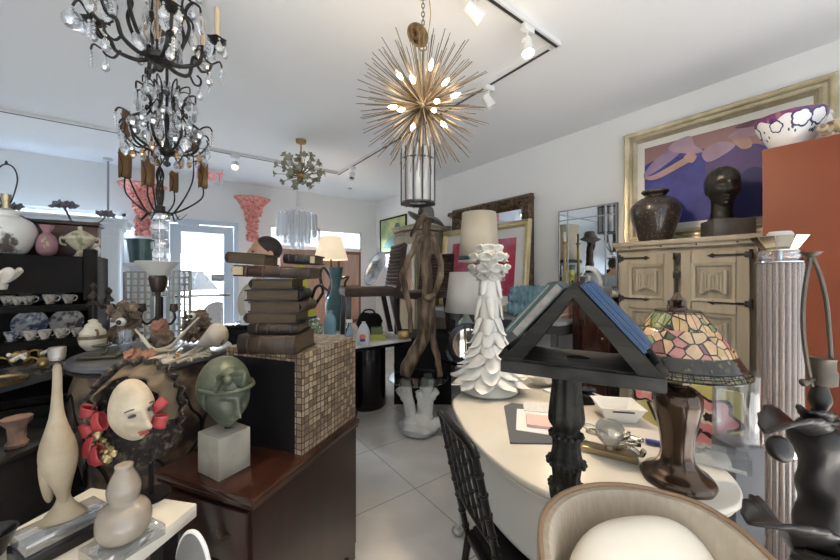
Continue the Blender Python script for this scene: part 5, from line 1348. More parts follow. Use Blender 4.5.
q = MB(); limb(q, [dp(426, 226), dp(427, 240), dp(426, 262), dp(428, 285), dp(427, 302)], [.034, .050, .050, .047, .054]); limb(q, [dp(419, 236), dp(426, 240), dp(433, 238)], [.03, .05, .03]); bd_ = q.build('torso', m_drift, t, ang=180)
q = MB(); limb(q, [dp(426, 228), dp(427, 220), dp(428, 212)], [.035, .048, .03]); limb(q, [dp(425, 215, -.05), dp(418, 224, -.06), dp(411, 238, -.06)], [.04, .028, .006]); q.build('head', m_drift, t, ang=180)
q = MB(); limb(q, [dp(424, 298), dp(425, 320), dp(423, 338), dp(415, 352), dp(408, 366), dp(406, 375)], [.055, .062, .058, .058, .062, .05]); [setattr(v.co, 'z', max(.0005, v.co.z)) for v in q.bm.verts]; q.build('leg', m_drift, t, ang=180)
q = MB(); limb(q, [dp(431, 298, .03), dp(432, 320, .04), dp(434, 345, .04), dp(438, 362, .03), dp(440, 377, .02)], [.04, .034, .03, .028, .03]); [setattr(v.co, 'z', max(.0005, v.co.z)) for v in q.bm.verts]; q.build('leg', m_drift, t, ang=180)
q = MB(); limb(q, [dp(419, 236), dp(413, 250), dp(406, 266), dp(403, 274, -.03), dp(405, 288, -.05), dp(408, 300, -.05)], [.030, .028, .025, .035, .026, .020]); limb(q, [dp(405, 280, -.05), dp(410, 310, -.05), dp(411, 332, -.04)], [.022, .022, .02]); q.build('arm', m_drift, t, ang=180)
q = MB(); limb(q, [dp(432, 236), dp(437, 250), dp(441, 266), dp(440, 275, -.02), dp(437, 288, -.04), dp(433, 296, -.06)], [.027, .027, .025, .031, .026, .020]); q.build('arm', m_drift, t, ang=180)
q = MB(); limb(q, [dp(424, 293, -.05), dp(428, 297, -.07), dp(434, 294, -.07)], [.02, .035, .02]); q.build('clasped_hands', m_drift, t, ang=180)
m_felt = mat('grey_felt', (.13, .12, .11), .9, col2=(.18, .165, .15), scale=20, bump=.3)
q = MB(); C_ = dp(426, 218)
q.lathe(smooth_prof([(.068, .0), (.07, .035), (.058, .085), (.025, .095), (.001, .085)], 4), 24, C_ + Vector((0, 0, .0)), cap=False)
def br(u, v):
    a_ = 2 * PI * u; r = .066 + .085 * v
    return C_ + Vector((r * math.cos(a_) * 1.05, r * math.sin(a_) * .9, .004 + v * v * (.05 * max(0, -math.cos(a_ - .2)) ** 2 - .075 * max(0, math.cos(a_)) ** 2 - .02 * math.sin(a_) ** 2)))
q.sheet(br, 40, 6, closed_u=True); q.build('hat', m_felt, t, solid=.006, ang=80)

# ---- right hand wall: pictures and mirrors, far to near
def frame_rect(q, w, h, b, th, steps=None):
    """moulded frame in the XZ plane, face towards -Y; steps = [(inset share, depth)]"""
    prof = steps or [(0, 0), (0, .7), (.15, 1), (.45, .75), (.7, .85), (1, .35), (1, 0)]
    rr = []
    for sx, sz in ((-1, -1), (1, -1), (1, 1), (-1, 1)):
        rr.append([Vector((sx * (w / 2 - b * u), -th * dd, h / 2 + sz * (h / 2 - b * u))) for u, dd in prof])
    q.rings(rr, closed_u=False, cap=False, closed_v=True)
def wall_pic(name, lab, cat, px0, px1, z0, z1, X, tilt=0.0):
    a = onx(px0, 275, X); b_ = onx(px1, 275, X)
    t = thing(name, lab, cat, (X, (a.y + b_.y) / 2, z0), -PI / 2); t.rotation_euler = (R(-tilt), 0, -PI / 2)
    return t, abs(a.y - b_.y), z1 - z0
t, w, h = wall_pic('framed_picture', 'small green and yellow picture in a thin dark frame near the corner', 'picture', 381, 407, 1.80, 2.45, XR - .004)
q = MB(); frame_rect(q, w, h, .03, .03); q.build('picture_frame', m_blackm, t)
q = MB(); q.box((0, -.008, h / 2), (w - .05, .012, h - .05)); cv = q.build('canvas', mat('meadow_paint', (.52, .55, .22), .7, col2=(.24, .36, .22), scale=3, lo=.4, hi=.6), t, flat=True)
q = MB(); q.prism([(-w * .4, .10), (w * .1, .08), (w * .4, h * .3), (w * .1, h * .55), (-w * .2, h * .4)], .001, Matrix.Translation((0, -.0155, 0)) @ Matrix.Rotation(PI / 2, 4, 'X')); q.build('painted_hill', mat('hill_green', (.20, .36, .30), .7), cv)
q = MB(); q.prism([(w * .05, h * .25), (w * .3, h * .25), (w * .32, h * .6), (w * .25, h * .8), (w * .12, h * .82), (w * .04, h * .6)], .001, Matrix.Translation((0, -.0175, 0)) @ Matrix.Rotation(PI / 2, 4, 'X')); q.build('painted_figure', mat('slate_paint', (.12, .17, .20), .7), cv)
# armoire
m_arm = mat('limed_oak', (.42, .36, .26), .6, col2=(.33, .27, .18), scale=4, stretch=(5, 5, .6), bump=.1)
t = thing('armoire', 'tall limed oak armoire with dentil cornice behind the driftwood figure', 'armoire', (2.69, 4.0, 0), -PI / 2)
q = MB(); q.box((0, .28, 1.0), (.56, .56, 1.92)); q.box((0, .28, .04), (.6, .58, .08)); q.build('body', m_arm, t, flat=True)
q = MB(); q.box((0, .28, 1.98), (.58, .57, .06)); q.box((0, .275, 2.05), (.64, .59, .05), bev=.01); q.box((0, .27, 2.085), (.67, .60, .025), bev=.005)
for i in range(11): q.box((-.27 + i * .054, -.012, 1.985), (.03, .02, .04))
q.build('cornice', m_arm, t)
q = MB()
for s_ in (-1, 1): q.box((s_ * .22, -.01, 1.0), (.07, .022, 1.84))
for z in (.12, 1.0, 1.88): q.box((0, -.01, z), (.37, .022, .09))
d_ = q.build('door', m_arm, t, flat=True)
q = MB(); q.box((0, -.004, 1.44), (.37, .006, .79)); q.build('door_mirror', m_mirror, d_, flat=True)
q = MB(); q.box((0, -.006, .56), (.37, .008, .79)); q.build('door_panel', m_arm, d_, flat=True)
# console along the wall
t = thing('long_console', 'long pale console along the right wall under the leaning pink painting', 'console', (2.98, 2.65, 0), -PI / 2)
q = MB(); q.box((0, 0, .965), (1.96, .5, .03), bev=.004); q.build('top', mat('console_grey', (.36, .37, .37), .35), t)
q = MB(); q.box((0, .03, .90), (1.9, .42, .09)); q.build('apron', mat('console_dark', (.10, .09, .085), .4), t, flat=True)
for x in (-.9, 0, .9):
    for y in (-.18, .2): q = MB(); q.box((x, y, .43), (.05, .05, .86)); q.build('leg', mat('console_dark', (.1, .09, .085)), t, flat=True)
CZ = .9806
# ornate mirror
t, w, h = wall_pic('ornate_mirror', 'large mirror with a carved dark gilt frame behind the lampshade', 'mirror', 455, 534, 1.10, 2.31, XR - .01)
m_carv = mat('dark_gilt', (.20, .135, .08), .42, .5, (.07, .045, .028), 26, bump=.5)
q = MB(); frame_rect(q, w, h, .15, .075); fr = q.build('frame', m_carv, t)
q = MB(); random.seed(21)
def scroll(c, s_, fl, a0):
    pts = [Vector((c[0] + fl * s_ * (1 - k / 22) * math.cos(k * .5) * .5, -.075 - .01 * math.sin(k), c[1] + s_ * (1 - k / 22) * math.sin(k * .5 + a0) * .5)) for k in range(18)]
    q.tube(pts, [.012, .010, .008, .006], 6)
for x, z in [(-w / 2 + .08, h - .08), (w / 2 - .08, h - .08), (0, h - .07), (-w / 2 + .08, .08), (w / 2 - .08, .08), (0, .08)]:
    for k in range(5): q.blob((x + random.uniform(-.05, .05), -.075, z + random.uniform(-.04, .05)), (.035, .022, .03), .6, 2.2, 2, k)
    scroll((x - .09, z), .09, -1, 0); scroll((x + .09, z), .09, 1, 0)
for k in range(13):
    x = lerp(-w / 2 + .1, w / 2 - .1, k / 12); scroll((x, h - .065), .055, 1 if k % 2 else -1, .4)
    if k < 11:
        z = lerp(.1, h - .1, k / 10)
        for sx in (-1, 1): scroll((sx * (w / 2 - .07), z), .055, sx, .8)
q.build('carving', m_carv, fr)['kind'] = 'stuff'
q = MB(); q.box((0, -.012, h / 2), (w - .28, .006, h - .28)); q.build('mirror_glass', m_mirror, t, flat=True)
# pink painting leaning in a gilt frame
PXF = 3.0
a = onx(443, 275, PXF + .04); b_ = onx(529.5, 275, PXF + .04); w = a.y - b_.y; h = 1.01
t = thing('pink_painting', 'gilt framed pink abstract painting leaning behind the cream lampshade', 'painting', (PXF, (a.y + b_.y) / 2, CZ + .006), -PI / 2); t.rotation_euler = (R(-5), 0, -PI / 2)
q = MB(); frame_rect(q, w, h, .075, .05); q.build('gilt_frame', mat('bright_gilt', (.62, .50, .24), .35, .55, (.72, .62, .38), 12), t)
q = MB(); frame_rect(q, w - .14, h - .14, .11, .016, [(0, 0), (0, 1), (1, .7), (1, 0)])
for v in q.bm.verts: v.co.z += .07
q.build('mount', mat('mount_white', (.74, .73, .70), .7), t)
q = MB(); q.box((0, -.004, h / 2), (w - .34, .008, h - .34)); cv = q.build('canvas', mat('pink_paint', (.50, .035, .085), .6, col2=(.60, .20, .26), scale=3.2, lo=.42, hi=.66, detail=7), t, flat=True)
q = MB(); random.seed(4)
for i in range(16):
    x, z = random.uniform(-w * .3, w * .28), random.uniform(h * .22, h * .5); rr_ = random.uniform(.03, .09)
    q.prism([(x + rr_ * (1 + .3 * math.sin(3 * k + i)) * math.cos(k * PI / 5), z + rr_ * .6 * math.sin(k * PI / 5)) for k in range(10)], .0006, Matrix.Translation((0, -.0085 - .0002 * i, 0)) @ Matrix.Rotation(PI / 2, 4, 'X'))
q.build('paint_strokes', mat('pale_pink_paint', (.70, .48, .56), .6, col2=(.42, .22, .32), scale=12), cv)
# mirrored frame
t, w, h = wall_pic('square_mirror', 'square mirror bordered by mirror strips between the gilt pictures and the cream cabinet', 'mirror', 559, 617.5, 1.29, 2.055, XR - .03)
q = MB(); q.box((0, .008, h / 2), (w, .018, h)); q.build('backing', mat('grey_edge', (.25, .26, .27), .4, .6), t, flat=True)
q = MB(); q.box((0, -.004, h / 2), (w - .02, .006, h - .02)); ml = q.build('mirror_glass', m_mirror, t, flat=True)
q = MB()
for x in (-w / 2 + .005, -w / 2 + .10, w / 2 - .10, w / 2 - .005): q.box((x, -.009, h / 2), (.010, .008, h))
for z in (.005, .10, h - .10, h - .005): q.box((0, -.009, z), (w, .008, .010))
q.build('strip_border', mat('silver_strip', (.42, .43, .45), .3, .9), t, flat=True)
# mahogany box chest under the mirror
t = thing('tall_mahogany_cabinet', 'reddish mahogany cabinet beside the cream cabinet, below the square mirror', 'cabinet', (2.86, 1.46, 0), -PI / 2)
q = MB(); q.box((0, .18, .595), (.32, .34, 1.19)); q.build('body', m_mah, t, flat=True)
q = MB(); q.box((0, .175, 1.205), (.34, .37, .03), bev=.006); q.build('top', m_mah2, t)
for z in (.32, .88): q = MB(); q.box((0, -.0, z), (.28, .02, .5), bev=.004); d_ = q.build('door', m_mah2, t); q2 = MB(); q2.ball((.11, -.018, z), .01, 10, 8); q2.build('knob', m_brass, d_)
MT = 1.2206
t = thing('glass_swan', 'white glass swan neck on a clear base in front of the square mirror', 'glass sculpture', (2.92, 1.50, MT), YAW)
q = MB(); q.lathe([(.001, 0), (.05, 0), (.05, .03), (.03, .04), (.022, .16), (.03, .18), (.001, .185)], 20); q.build('base', m_crystal, t)
q = MB(); q.tube(bez([(-.06, 0, .17), (-.02, 0, .235), (.05, 0, .22), (.10, 0, .14), (.125, 0, .04)], 8), [.006, .022, .024, .016, .004], 12); q.build('neck', mat('white_glass', (.70, .73, .76), .12, coat=.5), t)
t = thing('crystal_cluster', 'heap of clear crystal points on the mahogany cabinet', 'crystals', (2.93, 1.36, MT), YAW)
q = MB(); random.seed(6)
for i in range(26):
    x, y = random.uniform(-.055, .055), random.uniform(-.05, .05); q.lathe([(.010, 0), (.010, random.uniform(.02, .07)), (.001, .09)], 6, (x, y, 0), Matrix.Rotation(random.uniform(-.4, .4), 4, 'X') @ Matrix.Rotation(random.uniform(-.4, .4), 4, 'Y'))
for v in q.bm.verts: v.co.z = max(0, v.co.z)
q.build('points', m_crystal, t, flat=True)
p = onx(565, 291, 3.12)
t = thing('wooden_riser', 'pale pinkish wooden riser block below the left corner of the square mirror', 'block', (p.x, p.y, CZ), 0)
q = MB(); q.box((0, 0, (p.z - CZ) / 2), (.12, .14, p.z - CZ), bev=.004); q.build('block', m_scr, t)
p_ris = p.z + .0006
t = thing('brass_candlestick', 'tall slim brass candlestick before the left of the square mirror', 'candlestick', onx(565, 285, 3.12).xy.to_3d() + Vector((0, 0, p_ris)), 0); t.scale = (.8, .8, .72)
q = MB(); q.lathe(smooth_prof([(.055, 0), (.05, .015), (.02, .04), (.018, .3), (.024, .32), (.016, .36), (.015, .62), (.03, .65), (.028, .67), (.001, .67)], 4), 18); q.build('stem', m_brass, t)
q = MB(); q.lathe([(.001, .671), (.016, .671), (.015, .80), (.001, .802)], 14); q.build('candle', mat('ivory_sleeve', (.70, .66, .58)), t)
# white flared vase, teal ribbed ceramic, white coral on console
p = onx(532, 300, 2.84)
t = thing('teal_ribbed_ceramic', 'teal blue ribbed ceramic coil on the console behind the bookstand', 'ceramic', (p.x, p.y, CZ), YAW - .05)
q = MB()
for row, (z, r) in enumerate(((.092, .08), (.197, .07), (.267, .05))):
    prof = []
    for k in range(64):
        x = -.24 + .48 * k / 63; e_ = math.sin(PI * min(1, max(0, .08 + .84 * k / 63))) ** .4
        prof.append((r * e_ * (1 + .13 * math.sin(k * .95 + row * 2)), x * (1 - .08 * row)))
    q.lathe(prof, 22, (0, .02 * row, z), Matrix.Rotation(PI / 2, 4, 'Y'))
q.build('coils', mat('aqua_glaze', (.11, .21, .25), .45, col2=(.17, .29, .33), scale=10), t)
p = onx(553, 325, 2.86)
t = thing('white_coral', 'white coral branches behind the bookstand', 'coral', (p.x, p.y, CZ), YAW)
q = MB(); random.seed(12)
for i in range(12):
    a_ = random.uniform(-1.4, 1.4); L_ = random.uniform(.08, .17)
    q.tube(bez([(0, 0, .012), (L_ * .5 * math.sin(a_), -.02, .04 + .04 * math.cos(a_)), (L_ * math.sin(a_), random.uniform(-.05, .05), .03 + .09 * random.random())]), [.010, .008, .004], 7)
q.build('branches', m_plas, t)

# ---- low mirrored table in the middle with lamps and a black round mirror
LT = .64
t = thing('mirrored_low_table', 'low dark table with a mirrored top behind the white sculpture', 'table', (2.31, 2.085, 0), 0)
q = MB(); q.box((0, 0, LT - .02), (.62, .63, .03), bev=.004); q.build('rim', m_black, t)
q = MB(); q.box((0, 0, LT - .0035), (.58, .59, .005)); q.build('mirror_top', mat('tarnished_mirror', (.45, .50, .56), .08, 1), t, flat=True)
q = MB(); q.lathe(smooth_prof([(.20, 0), (.19, .02), (.05, .06), (.045, .5), (.12, LT - .036), (.001, LT - .036)]), 26, (.05, -.05, 0)); q.build('pedestal', m_black, t)
LT += .0006
t = thing('celadon_lamp', 'celadon vase lamp with a pale grey drum shade behind the white sculpture', 'table lamp', spot(466, 3.08, LT), YAW)
zb, zt = zat(312, 3.05) - LT, zat(272, 3.05) - LT
q = MB(); q.lathe(smooth_prof([(.05, 0), (.06, .012), (.05, .03), (.075, .1), (.095, .2), (.08, .3), (.035, .38), (.03, zb - .02), (.04, zb), (.012, zb + .02), (.010, zb + .2), (.001, zb + .2)]), 28); q.build('base', mat('celadon', (.45, .49, .42), .2, coat=.5), t)
q = MB(); q.lathe([(.19, zb), (.148, zt)], 44, cap=False); q.build('lamp_shade', mat('grey_linen', (.56, .54, .51), .85, bump=.1, bscale=90), t, solid=.003)
for k in range(3):
    q = MB(); q.tube([(0, 0, zt - .03), (.148 * math.cos(k * 2.1), .148 * math.sin(k * 2.1), zt - .008)], .003, 6); q.build('shade_spoke', m_brass, t)
t = thing('tall_cream_lamp', 'tall lamp with a cream shade banded in teal, above the white sculpture', 'table lamp', (2.50, 2.02, LT), YAW)
dd_ = (t.location - Vector((0, 0, 0))).dot(FWD)
zb, zt = zat(262, dd_) - LT, zat(213, dd_) - LT
t.location = spot(479, 3.38, LT); dd_ = 3.38; zb, zt = zat(262, dd_) - LT, zat(213, dd_) - LT
q = MB(); q.lathe(smooth_prof([(.075, 0), (.07, .02), (.025, .05), (.03, .2), (.05, .35), (.03, .55), (.02, .7), (.014, zb), (.012, zt - .05), (.001, zt - .05)]), 24); q.build('base', mat('ivory_lamp', (.60, .56, .48), .35), t)
q = MB(); q.lathe([(.198, zb + .055), (.165, zt)], 44, cap=False)
for z, r in ((zb, .204), (zb + .022, .2015)): pass
q.lathe([(.204, zb), (.2015, zb + .018)], 44, cap=False); sh_ = q.build('lamp_shade', mat('cream_silk', (.70, .62, .48), .75, bump=.15, bscale=60), t, solid=.003)
q = MB(); q.lathe([(.203, zb + .017), (.200, zb + .056)], 44, cap=False); q.build('teal_band', mat('teal_band', (.035, .085, .10), .6), sh_, solid=.005)
q = MB(); q.lathe([(.001, zt - .05), (.012, zt - .045), (.166, zt - .012), (.166, zt - .016), (.012, zt - .052)], 6); q.build('shade_spider', m_brass, t)
t = thing('black_round_mirror', 'round black framed mirror standing behind the white sculpture', 'mirror', spot(467, 2.88, LT), YAW + .3)
rr_ = .178; q = MB(); Mx = Matrix.Translation((0, 0, rr_ + .0)) @ Matrix.Rotation(PI / 2, 4, 'X')
q.lathe([(rr_ - .045, -.015), (rr_ - .01, -.018), (rr_, -.006), (rr_, .012), (rr_ - .04, .022), (rr_ - .048, .008)], 48, Mx.translation, Matrix.Rotation(PI / 2, 4, 'X'), cap=False)
q.box((.03, .004, rr_), (.012, .012, 2 * rr_ - .06)); q.box((0, .03, .004), (.16, .09, .008)); q.box((.068, -.010, rr_), (.13, .008, 2 * rr_ - .14)); q.build('frame', m_black, t)  # last box: black panel over the right glass half, a dark reflection made solid
q = MB(); q.lathe([(.001, 0), (rr_ - .04, 0), (rr_ - .04, -.006), (.001, -.006)], 44, Mx.translation, Matrix.Rotation(PI / 2, 4, 'X')); q.build('mirror_glass', m_mirror, t)
t = thing('crystal_bowl', 'glittering cut crystal pieces at the left end of the mirrored table', 'crystal bowl', spot(452, 3.02, LT), YAW)
q = MB(); q.lathe([(.03, 0), (.03, .01), (.055, .05), (.065, .085), (.058, .085), (.04, .03), (.001, .02)], 12); q.build('bowl', m_crystal, t, flat=True)
q = MB(); random.seed(2)
for i in range(10): q.blob((random.uniform(-.03, .03), random.uniform(-.03, .03), .07 + random.random() * .05), .022, .3, 2, 1, i)
q.build('crystals', m_crystal, t, flat=True)
# ================================================================ RIGHT SIDE
# ---- big painting of two figures in hats
PX = XR - .012
A = onx(626, 140, PX); B = onx(839, 75, PX)
y0, y1 = A.y, B.y; z0, z1 = 1.665, 2.625
t = thing('figures_painting', 'large gold framed painting of two women in hats above the cream cabinet', 'painting', (PX, (y0 + y1) / 2, z0), -PI / 2)
w, h = y0 - y1, z1 - z0
q = MB(); frame_rect(q, w, h, .10, .055, [(0, 0), (0, .75), (.12, 1), (.3, .85), (.42, .55), (.62, .5), (.75, .75), (.85, .6), (1, .3), (1, 0)]); q.build('gold_frame', mat('champagne_gilt', (.40, .35, .22), .38, .5, (.56, .50, .36), 9), t)
q = MB(); frame_rect(q, w - .18, h - .18, .06, .018, [(0, 0), (0, 1), (1, .6), (1, 0)])
for v in q.bm.verts: v.co.z += .09
q.build('liner', mat('liner_white', (.70, .68, .62), .7), t)
iw, ih = w - .27, h - .27
q = MB(); q.box((0, -.003, h / 2), (iw, .006, ih)); cv = q.build('canvas', mat('mauve_ground', (.26, .15, .16), .6, col2=(.32, .19, .18), scale=4), t, flat=True)
def cpt(px, py):
    p = onx(px, py, PX - .01); return (-(p.y - (y0 + y1) / 2), p.z - z0)
lay = [0]
def paint(pts, name, col, col2=None):
    lay[0] += 1
    pp = [(min(max(x, -iw / 2 + .002), iw / 2 - .002), min(max(z, h / 2 - ih / 2 + .002), h / 2 + ih / 2 - .002)) for x, z in [(v.x, v.y) for v in bezc([(*cpt(*p), 0) for p in pts], 5)]]
    q = MB(); q.prism(pp, .0008, Matrix.Translation((0, -.0062 - .0009 * lay[0], 0)) @ Matrix.Rotation(PI / 2, 4, 'X'))
    q.build(name, mat('paint_' + name, col, .6, col2=col2 or tuple(c * .75 for c in col), scale=7), cv, flat=True)
paint([(640, 178), (655, 160), (690, 150), (720, 148), (745, 144), (770, 150), (790, 200), (790, 246), (640, 246)], 'blue_drapery', (.035, .035, .20), (.06, .055, .30))
paint([(640, 190), (648, 172), (672, 158), (700, 160), (712, 185), (712, 246), (640, 246)], 'cobalt_gown', (.045, .05, .27), (.025, .028, .17))
paint([(705, 165), (718, 152), (745, 144), (765, 152), (763, 180), (730, 178), (712, 185)], 'violet_gown', (.09, .06, .19))
paint([(702, 152), (718, 142), (735, 144), (728, 152), (708, 162)], 'lilac_shawl', (.34, .24, .33))
paint([(642, 178), (655, 160), (672, 150), (684, 148), (672, 160), (655, 172)], 'lilac_sleeve', (.30, .22, .34))
paint([(646, 177), (656, 174), (684, 158), (692, 152), (694, 158), (686, 164), (660, 178), (648, 180)], 'pale_arm', (.44, .29, .26))
paint([(669, 150), (675, 142), (690, 136), (695, 145), (703, 151), (690, 154)], 'lilac_hat', (.42, .30, .38))
paint([(728, 137), (738, 130), (755, 122), (766, 122), (766, 132), (752, 136), (738, 140)], 'mauve_hat', (.38, .25, .33))
paint([(735, 128), (750, 121), (764, 119), (762, 124), (745, 128)], 'hat_crown', (.15, .08, .10))
paint([(733, 140), (748, 137), (752, 146), (742, 149)], 'pale_face', (.42, .27, .24))
paint([(684, 158), (690, 153), (697, 156), (692, 163)], 'pale_hand', (.48, .31, .27))
paint([(738, 180), (765, 172), (768, 246), (735, 246)], 'deep_blue_skirt', (.025, .025, .13))

# ---- cream cabinet with linenfold doors
m_cr = mat('cream_oak', (.31, .27, .205), .55, col2=(.25, .215, .16), scale=3, stretch=(6, 6, .7), bump=.06)
CX, CYa, CYb = 2.83, 1.238, .425
t = thing('linenfold_cabinet', 'cream oak cabinet with linenfold doors and black strap hinges', 'cabinet', (CX, (CYa + CYb) / 2, 0), -PI / 2)
w = CYa - CYb; dpt = .43
q = MB(); q.box((0, .01 + dpt / 2, .80), (w - .03, dpt - .02, 1.58)); q.build('carcass', m_cr, t, flat=True)
q = MB(); q.box((0, dpt / 2 - .005, 1.605), (w, dpt + .01, .03), bev=.005); q.box((0, dpt / 2 - .012, 1.633), (w + .04, dpt + .03, .033), bev=.006); q.build('cornice', m_cr, t)
q = MB()
for i in range(4): q.lathe([(.007, -.004), (.004, .002), (.001, .004)], 10, (-w * .375 + i * w * .25, -.012, 1.605), Matrix.Rotation(PI / 2, 4, 'X'))
q.build('stud', m_iron, t)
def dpanel(d_, cx, cz, pw, ph):
    q = MB(); frame_rect(q, pw, ph, .02, .012, [(0, 0), (0, 1), (1, .2), (1, 0)])
    for v in q.bm.verts: v.co += Vector((cx, -.022, cz - ph / 2))
    q.build('panel_moulding', m_cr, d_)
    q = MB(); n = 7
    for i in range(n):
        u = abs(i - (n - 1) / 2) / ((n - 1) / 2); hh = ph * (.34 + .26 * u)
        x = cx + (i - (n - 1) / 2) * pw * .088
        q.tube([(x, -.0225, cz - hh / 2), (x, -.0225, cz + hh / 2)], .0125 if i % 2 == 0 else .008, 8)
    for s_ in (-1, 1):
        q.tube(bez([(cx - pw * .27, -.026, cz + s_ * ph * .31), (cx - pw * .12, -.028, cz + s_ * ph * .2), (cx, -.028, cz + s_ * ph * .17), (cx + pw * .12, -.028, cz + s_ * ph * .2), (cx + pw * .27, -.026, cz + s_ * ph * .31)]), .006, 7)
    q.build('linenfold', m_cr, d_)
for s_ in (-1, 1):
    cx = s_ * w * .235; dw = w * .42
    q = MB()
    for e_ in (-1, 1): q.box((cx + e_ * (dw / 2 - .03), -.008, .85), (.06, .032, 1.40))
    for z in (.19, .86, 1.19, 1.515): q.box((cx, -.008, z), (dw - .11, .032, .07))
    q.box((cx, .0, .85), (dw - .1, .016, 1.36))
    d_ = q.build('door', m_cr, t, flat=True)
    dpanel(d_, cx, 1.355, dw - .12, .25); dpanel(d_, cx, 1.025, dw - .12, .25); dpanel(d_, cx, .53, dw - .12, .57)
    for z in (1.525, 1.225, .30):
        q = MB(); x0 = cx + s_ * (dw / 2 - .006); x1 = cx + s_ * (dw / 2 - .165)
        q.box(((x0 + x1) / 2, -.028, z), (abs(x1 - x0), .006, .014)); q.box((x0, -.028, z), (.03, .010, .036), bev=.003)
        q.prism([(x1 - s_ * .035, z), (x1 - s_ * .005, z + .016), (x1 + s_ * .012, z), (x1 - s_ * .005, z - .016)], .006, Matrix.Translation((0, -.025, 0)) @ Matrix.Rotation(PI / 2, 4, 'X'))
        q.lathe([(.010, -.03), (.010, .03)], 10, (x0 + s_ * .014, -.026, z)); q.build('strap_hinge', m_iron, d_)
q = MB(); q.tube([(0, -.03, 1.545), (0, -.03, 1.12)], .008, 8)
for z in (1.53, 1.40, 1.20): q.box((0, -.03, z), (.045, .016, .05), bev=.006)
q.prism([(-.06, 1.185), (0, 1.215), (.06, 1.185), (.02, 1.165), (0, 1.13), (-.02, 1.165)], .012, Matrix.Translation((0, -.03, 0)) @ Matrix.Rotation(PI / 2, 4, 'X'))
q.build('latch_bolt', m_iron, t)
q = MB(); q.box((0, .03, .05), (w, .03, .1), bev=.006); q.build('plinth', m_cr, t)
TOP = 1.6505
# vase and bust on the cabinet
m_spk = mat('speckled_black', (.022, .016, .013), .3, col2=(.20, .15, .10), scale=70, lo=.60, hi=.66, coat=.4)
p = onx(655, 240, 3.03)
t = tag(MB().build('x', m_spk) if False else bpy.data.objects.new('speckled_jar', None), 'dark speckled round jar with a narrow neck on the cream cabinet', 'jar'); COL.objects.link(t); t.location = (p.x, p.y, TOP); t.scale = (.84, .84, 1)
q = MB(); q.lathe(smooth_prof([(.12, 0), (.125, .01), (.165, .12), (.198, .22), (.190, .285), (.13, .335), (.085, .35), (.08, .365), (.105, .385), (.108, .40), (.095, .402), (.07, .37), (.001, .34)], 6), 44); q.build('body', m_spk, t)
p = onx(725, 236, 2.99)
t = thing('bronze_bust', 'black bronze head of a man on a square block on the cream cabinet', 'bust', (p.x, p.y, TOP), YAW + R(-18))
m_bst = mat('black_bronze', (.018, .016, .015), .32, .4, (.04, .035, .03), 16, bump=.12)
q = MB(); q.box((.01, 0, .0575), (.22, .19, .115), bev=.004); q.build('block', mat('dark_block', (.055, .052, .05), .5, col2=(.09, .085, .08), scale=10), t)
Mh = Matrix.Translation((-.01, -.0, .325)) @ Matrix.Rotation(R(-6), 4, 'Z')
q = MB(); head_surface(q, k=1.12, M=Mh, fa=1.5)
q.tube(bez([Mh @ Vector((0, .02, -.07)), Mh @ Vector((0, .022, -.13)), Vector((-.005, .03, .14)), Vector((-.005, .03, .116))], 5), [.058, .056, .062, .075], 22)
for s_ in (-1, 1): q.ball(Mh @ Vector((s_ * .082, .012, 0)), (.012, .024, .038), 12, 10)
q.build('head', m_bst, t, ang=180)
q = MB(); vs = q.ball((0, 0, 0), (.093, .112, .100), 56, 36)
for v in vs: v.co *= 1 + .02 * math.sin(v.co.x * 110 + 5 * math.sin(v.co.y * 40) + v.co.z * 30)
q.xf(vs, Mh @ Matrix.Translation((0, .016, .05)) @ Matrix.Rotation(R(-12), 4, 'X')); q.build('hair', m_bst, t, ang=60)

# ---- burnt orange tall cabinet
OX, OY0, OY1, OZ = 2.70, .40, -.80, 2.11
m_or = mat('burnt_orange_lacquer', (.18, .050, .024), .5, col2=(.15, .040, .019), scale=2.5, ior=1.3)
t = thing('orange_cabinet', 'tall burnt orange lacquered cabinet at the right edge', 'cabinet', (OX, (OY0 + OY1) / 2, 0), -PI / 2)
w = OY0 - OY1
q = MB(); q.box((0, .25, OZ / 2), (w, .47, OZ), bev=.004); q.build('carcass', m_or, t)
q = MB(); q.box((-w / 4 - .0, -.0, OZ / 2), (w / 2 - .006, .022, OZ - .01), bev=.003); q.build('door', m_or, t)
q = MB(); q.box((w / 4, -.0, OZ / 2), (w / 2 - .006, .022, OZ - .01), bev=.003); q.build('door', m_or, t)
m_bowl = mat('famille_bowl', (.70, .71, .72), .15, coat=.5); m_mag = mat('magenta_enamel', (.20, .03, .10), .2, col2=(.10, .02, .12), scale=24, coat=.5); m_navy = mat('navy_enamel', (.03, .03, .10), .25)
p = onx(790, 150, 2.84)
t = thing('flowered_bowl', 'large white porcelain bowl with magenta rim and navy flowers on the orange cabinet', 'bowl', (p.x, p.y, OZ + .001), YAW); t.scale = (.72, .72, .98)
BP = smooth_prof([(.105, 0), (.108, .012), (.15, .07), (.19, .14), (.205, .19)], 6)
q = MB(); q.lathe(BP + [(.199, .19), (.18, .14), (.14, .075), (.09, .025), (.001, .02)], 52); q.build('body', m_bowl, t)
def onb(a_, z, off=.0015):
    for i in range(len(BP) - 1):
        if BP[i][1] <= z <= BP[i + 1][1]: r = lerp(BP[i][0], BP[i + 1][0], (z - BP[i][1]) / max(1e-6, BP[i + 1][1] - BP[i][1])); break
    else: r = BP[-1][0]
    return Vector(((r + off) * math.cos(a_), (r + off) * math.sin(a_), z))
q = MB(); q.sheet(lambda u, v: onb(2 * PI * u, lerp(.155 + .016 * math.sin(7 * 2 * PI * u), .19, v), .001), 120, 6, closed_u=True); q.build('magenta_border', m_mag, t)
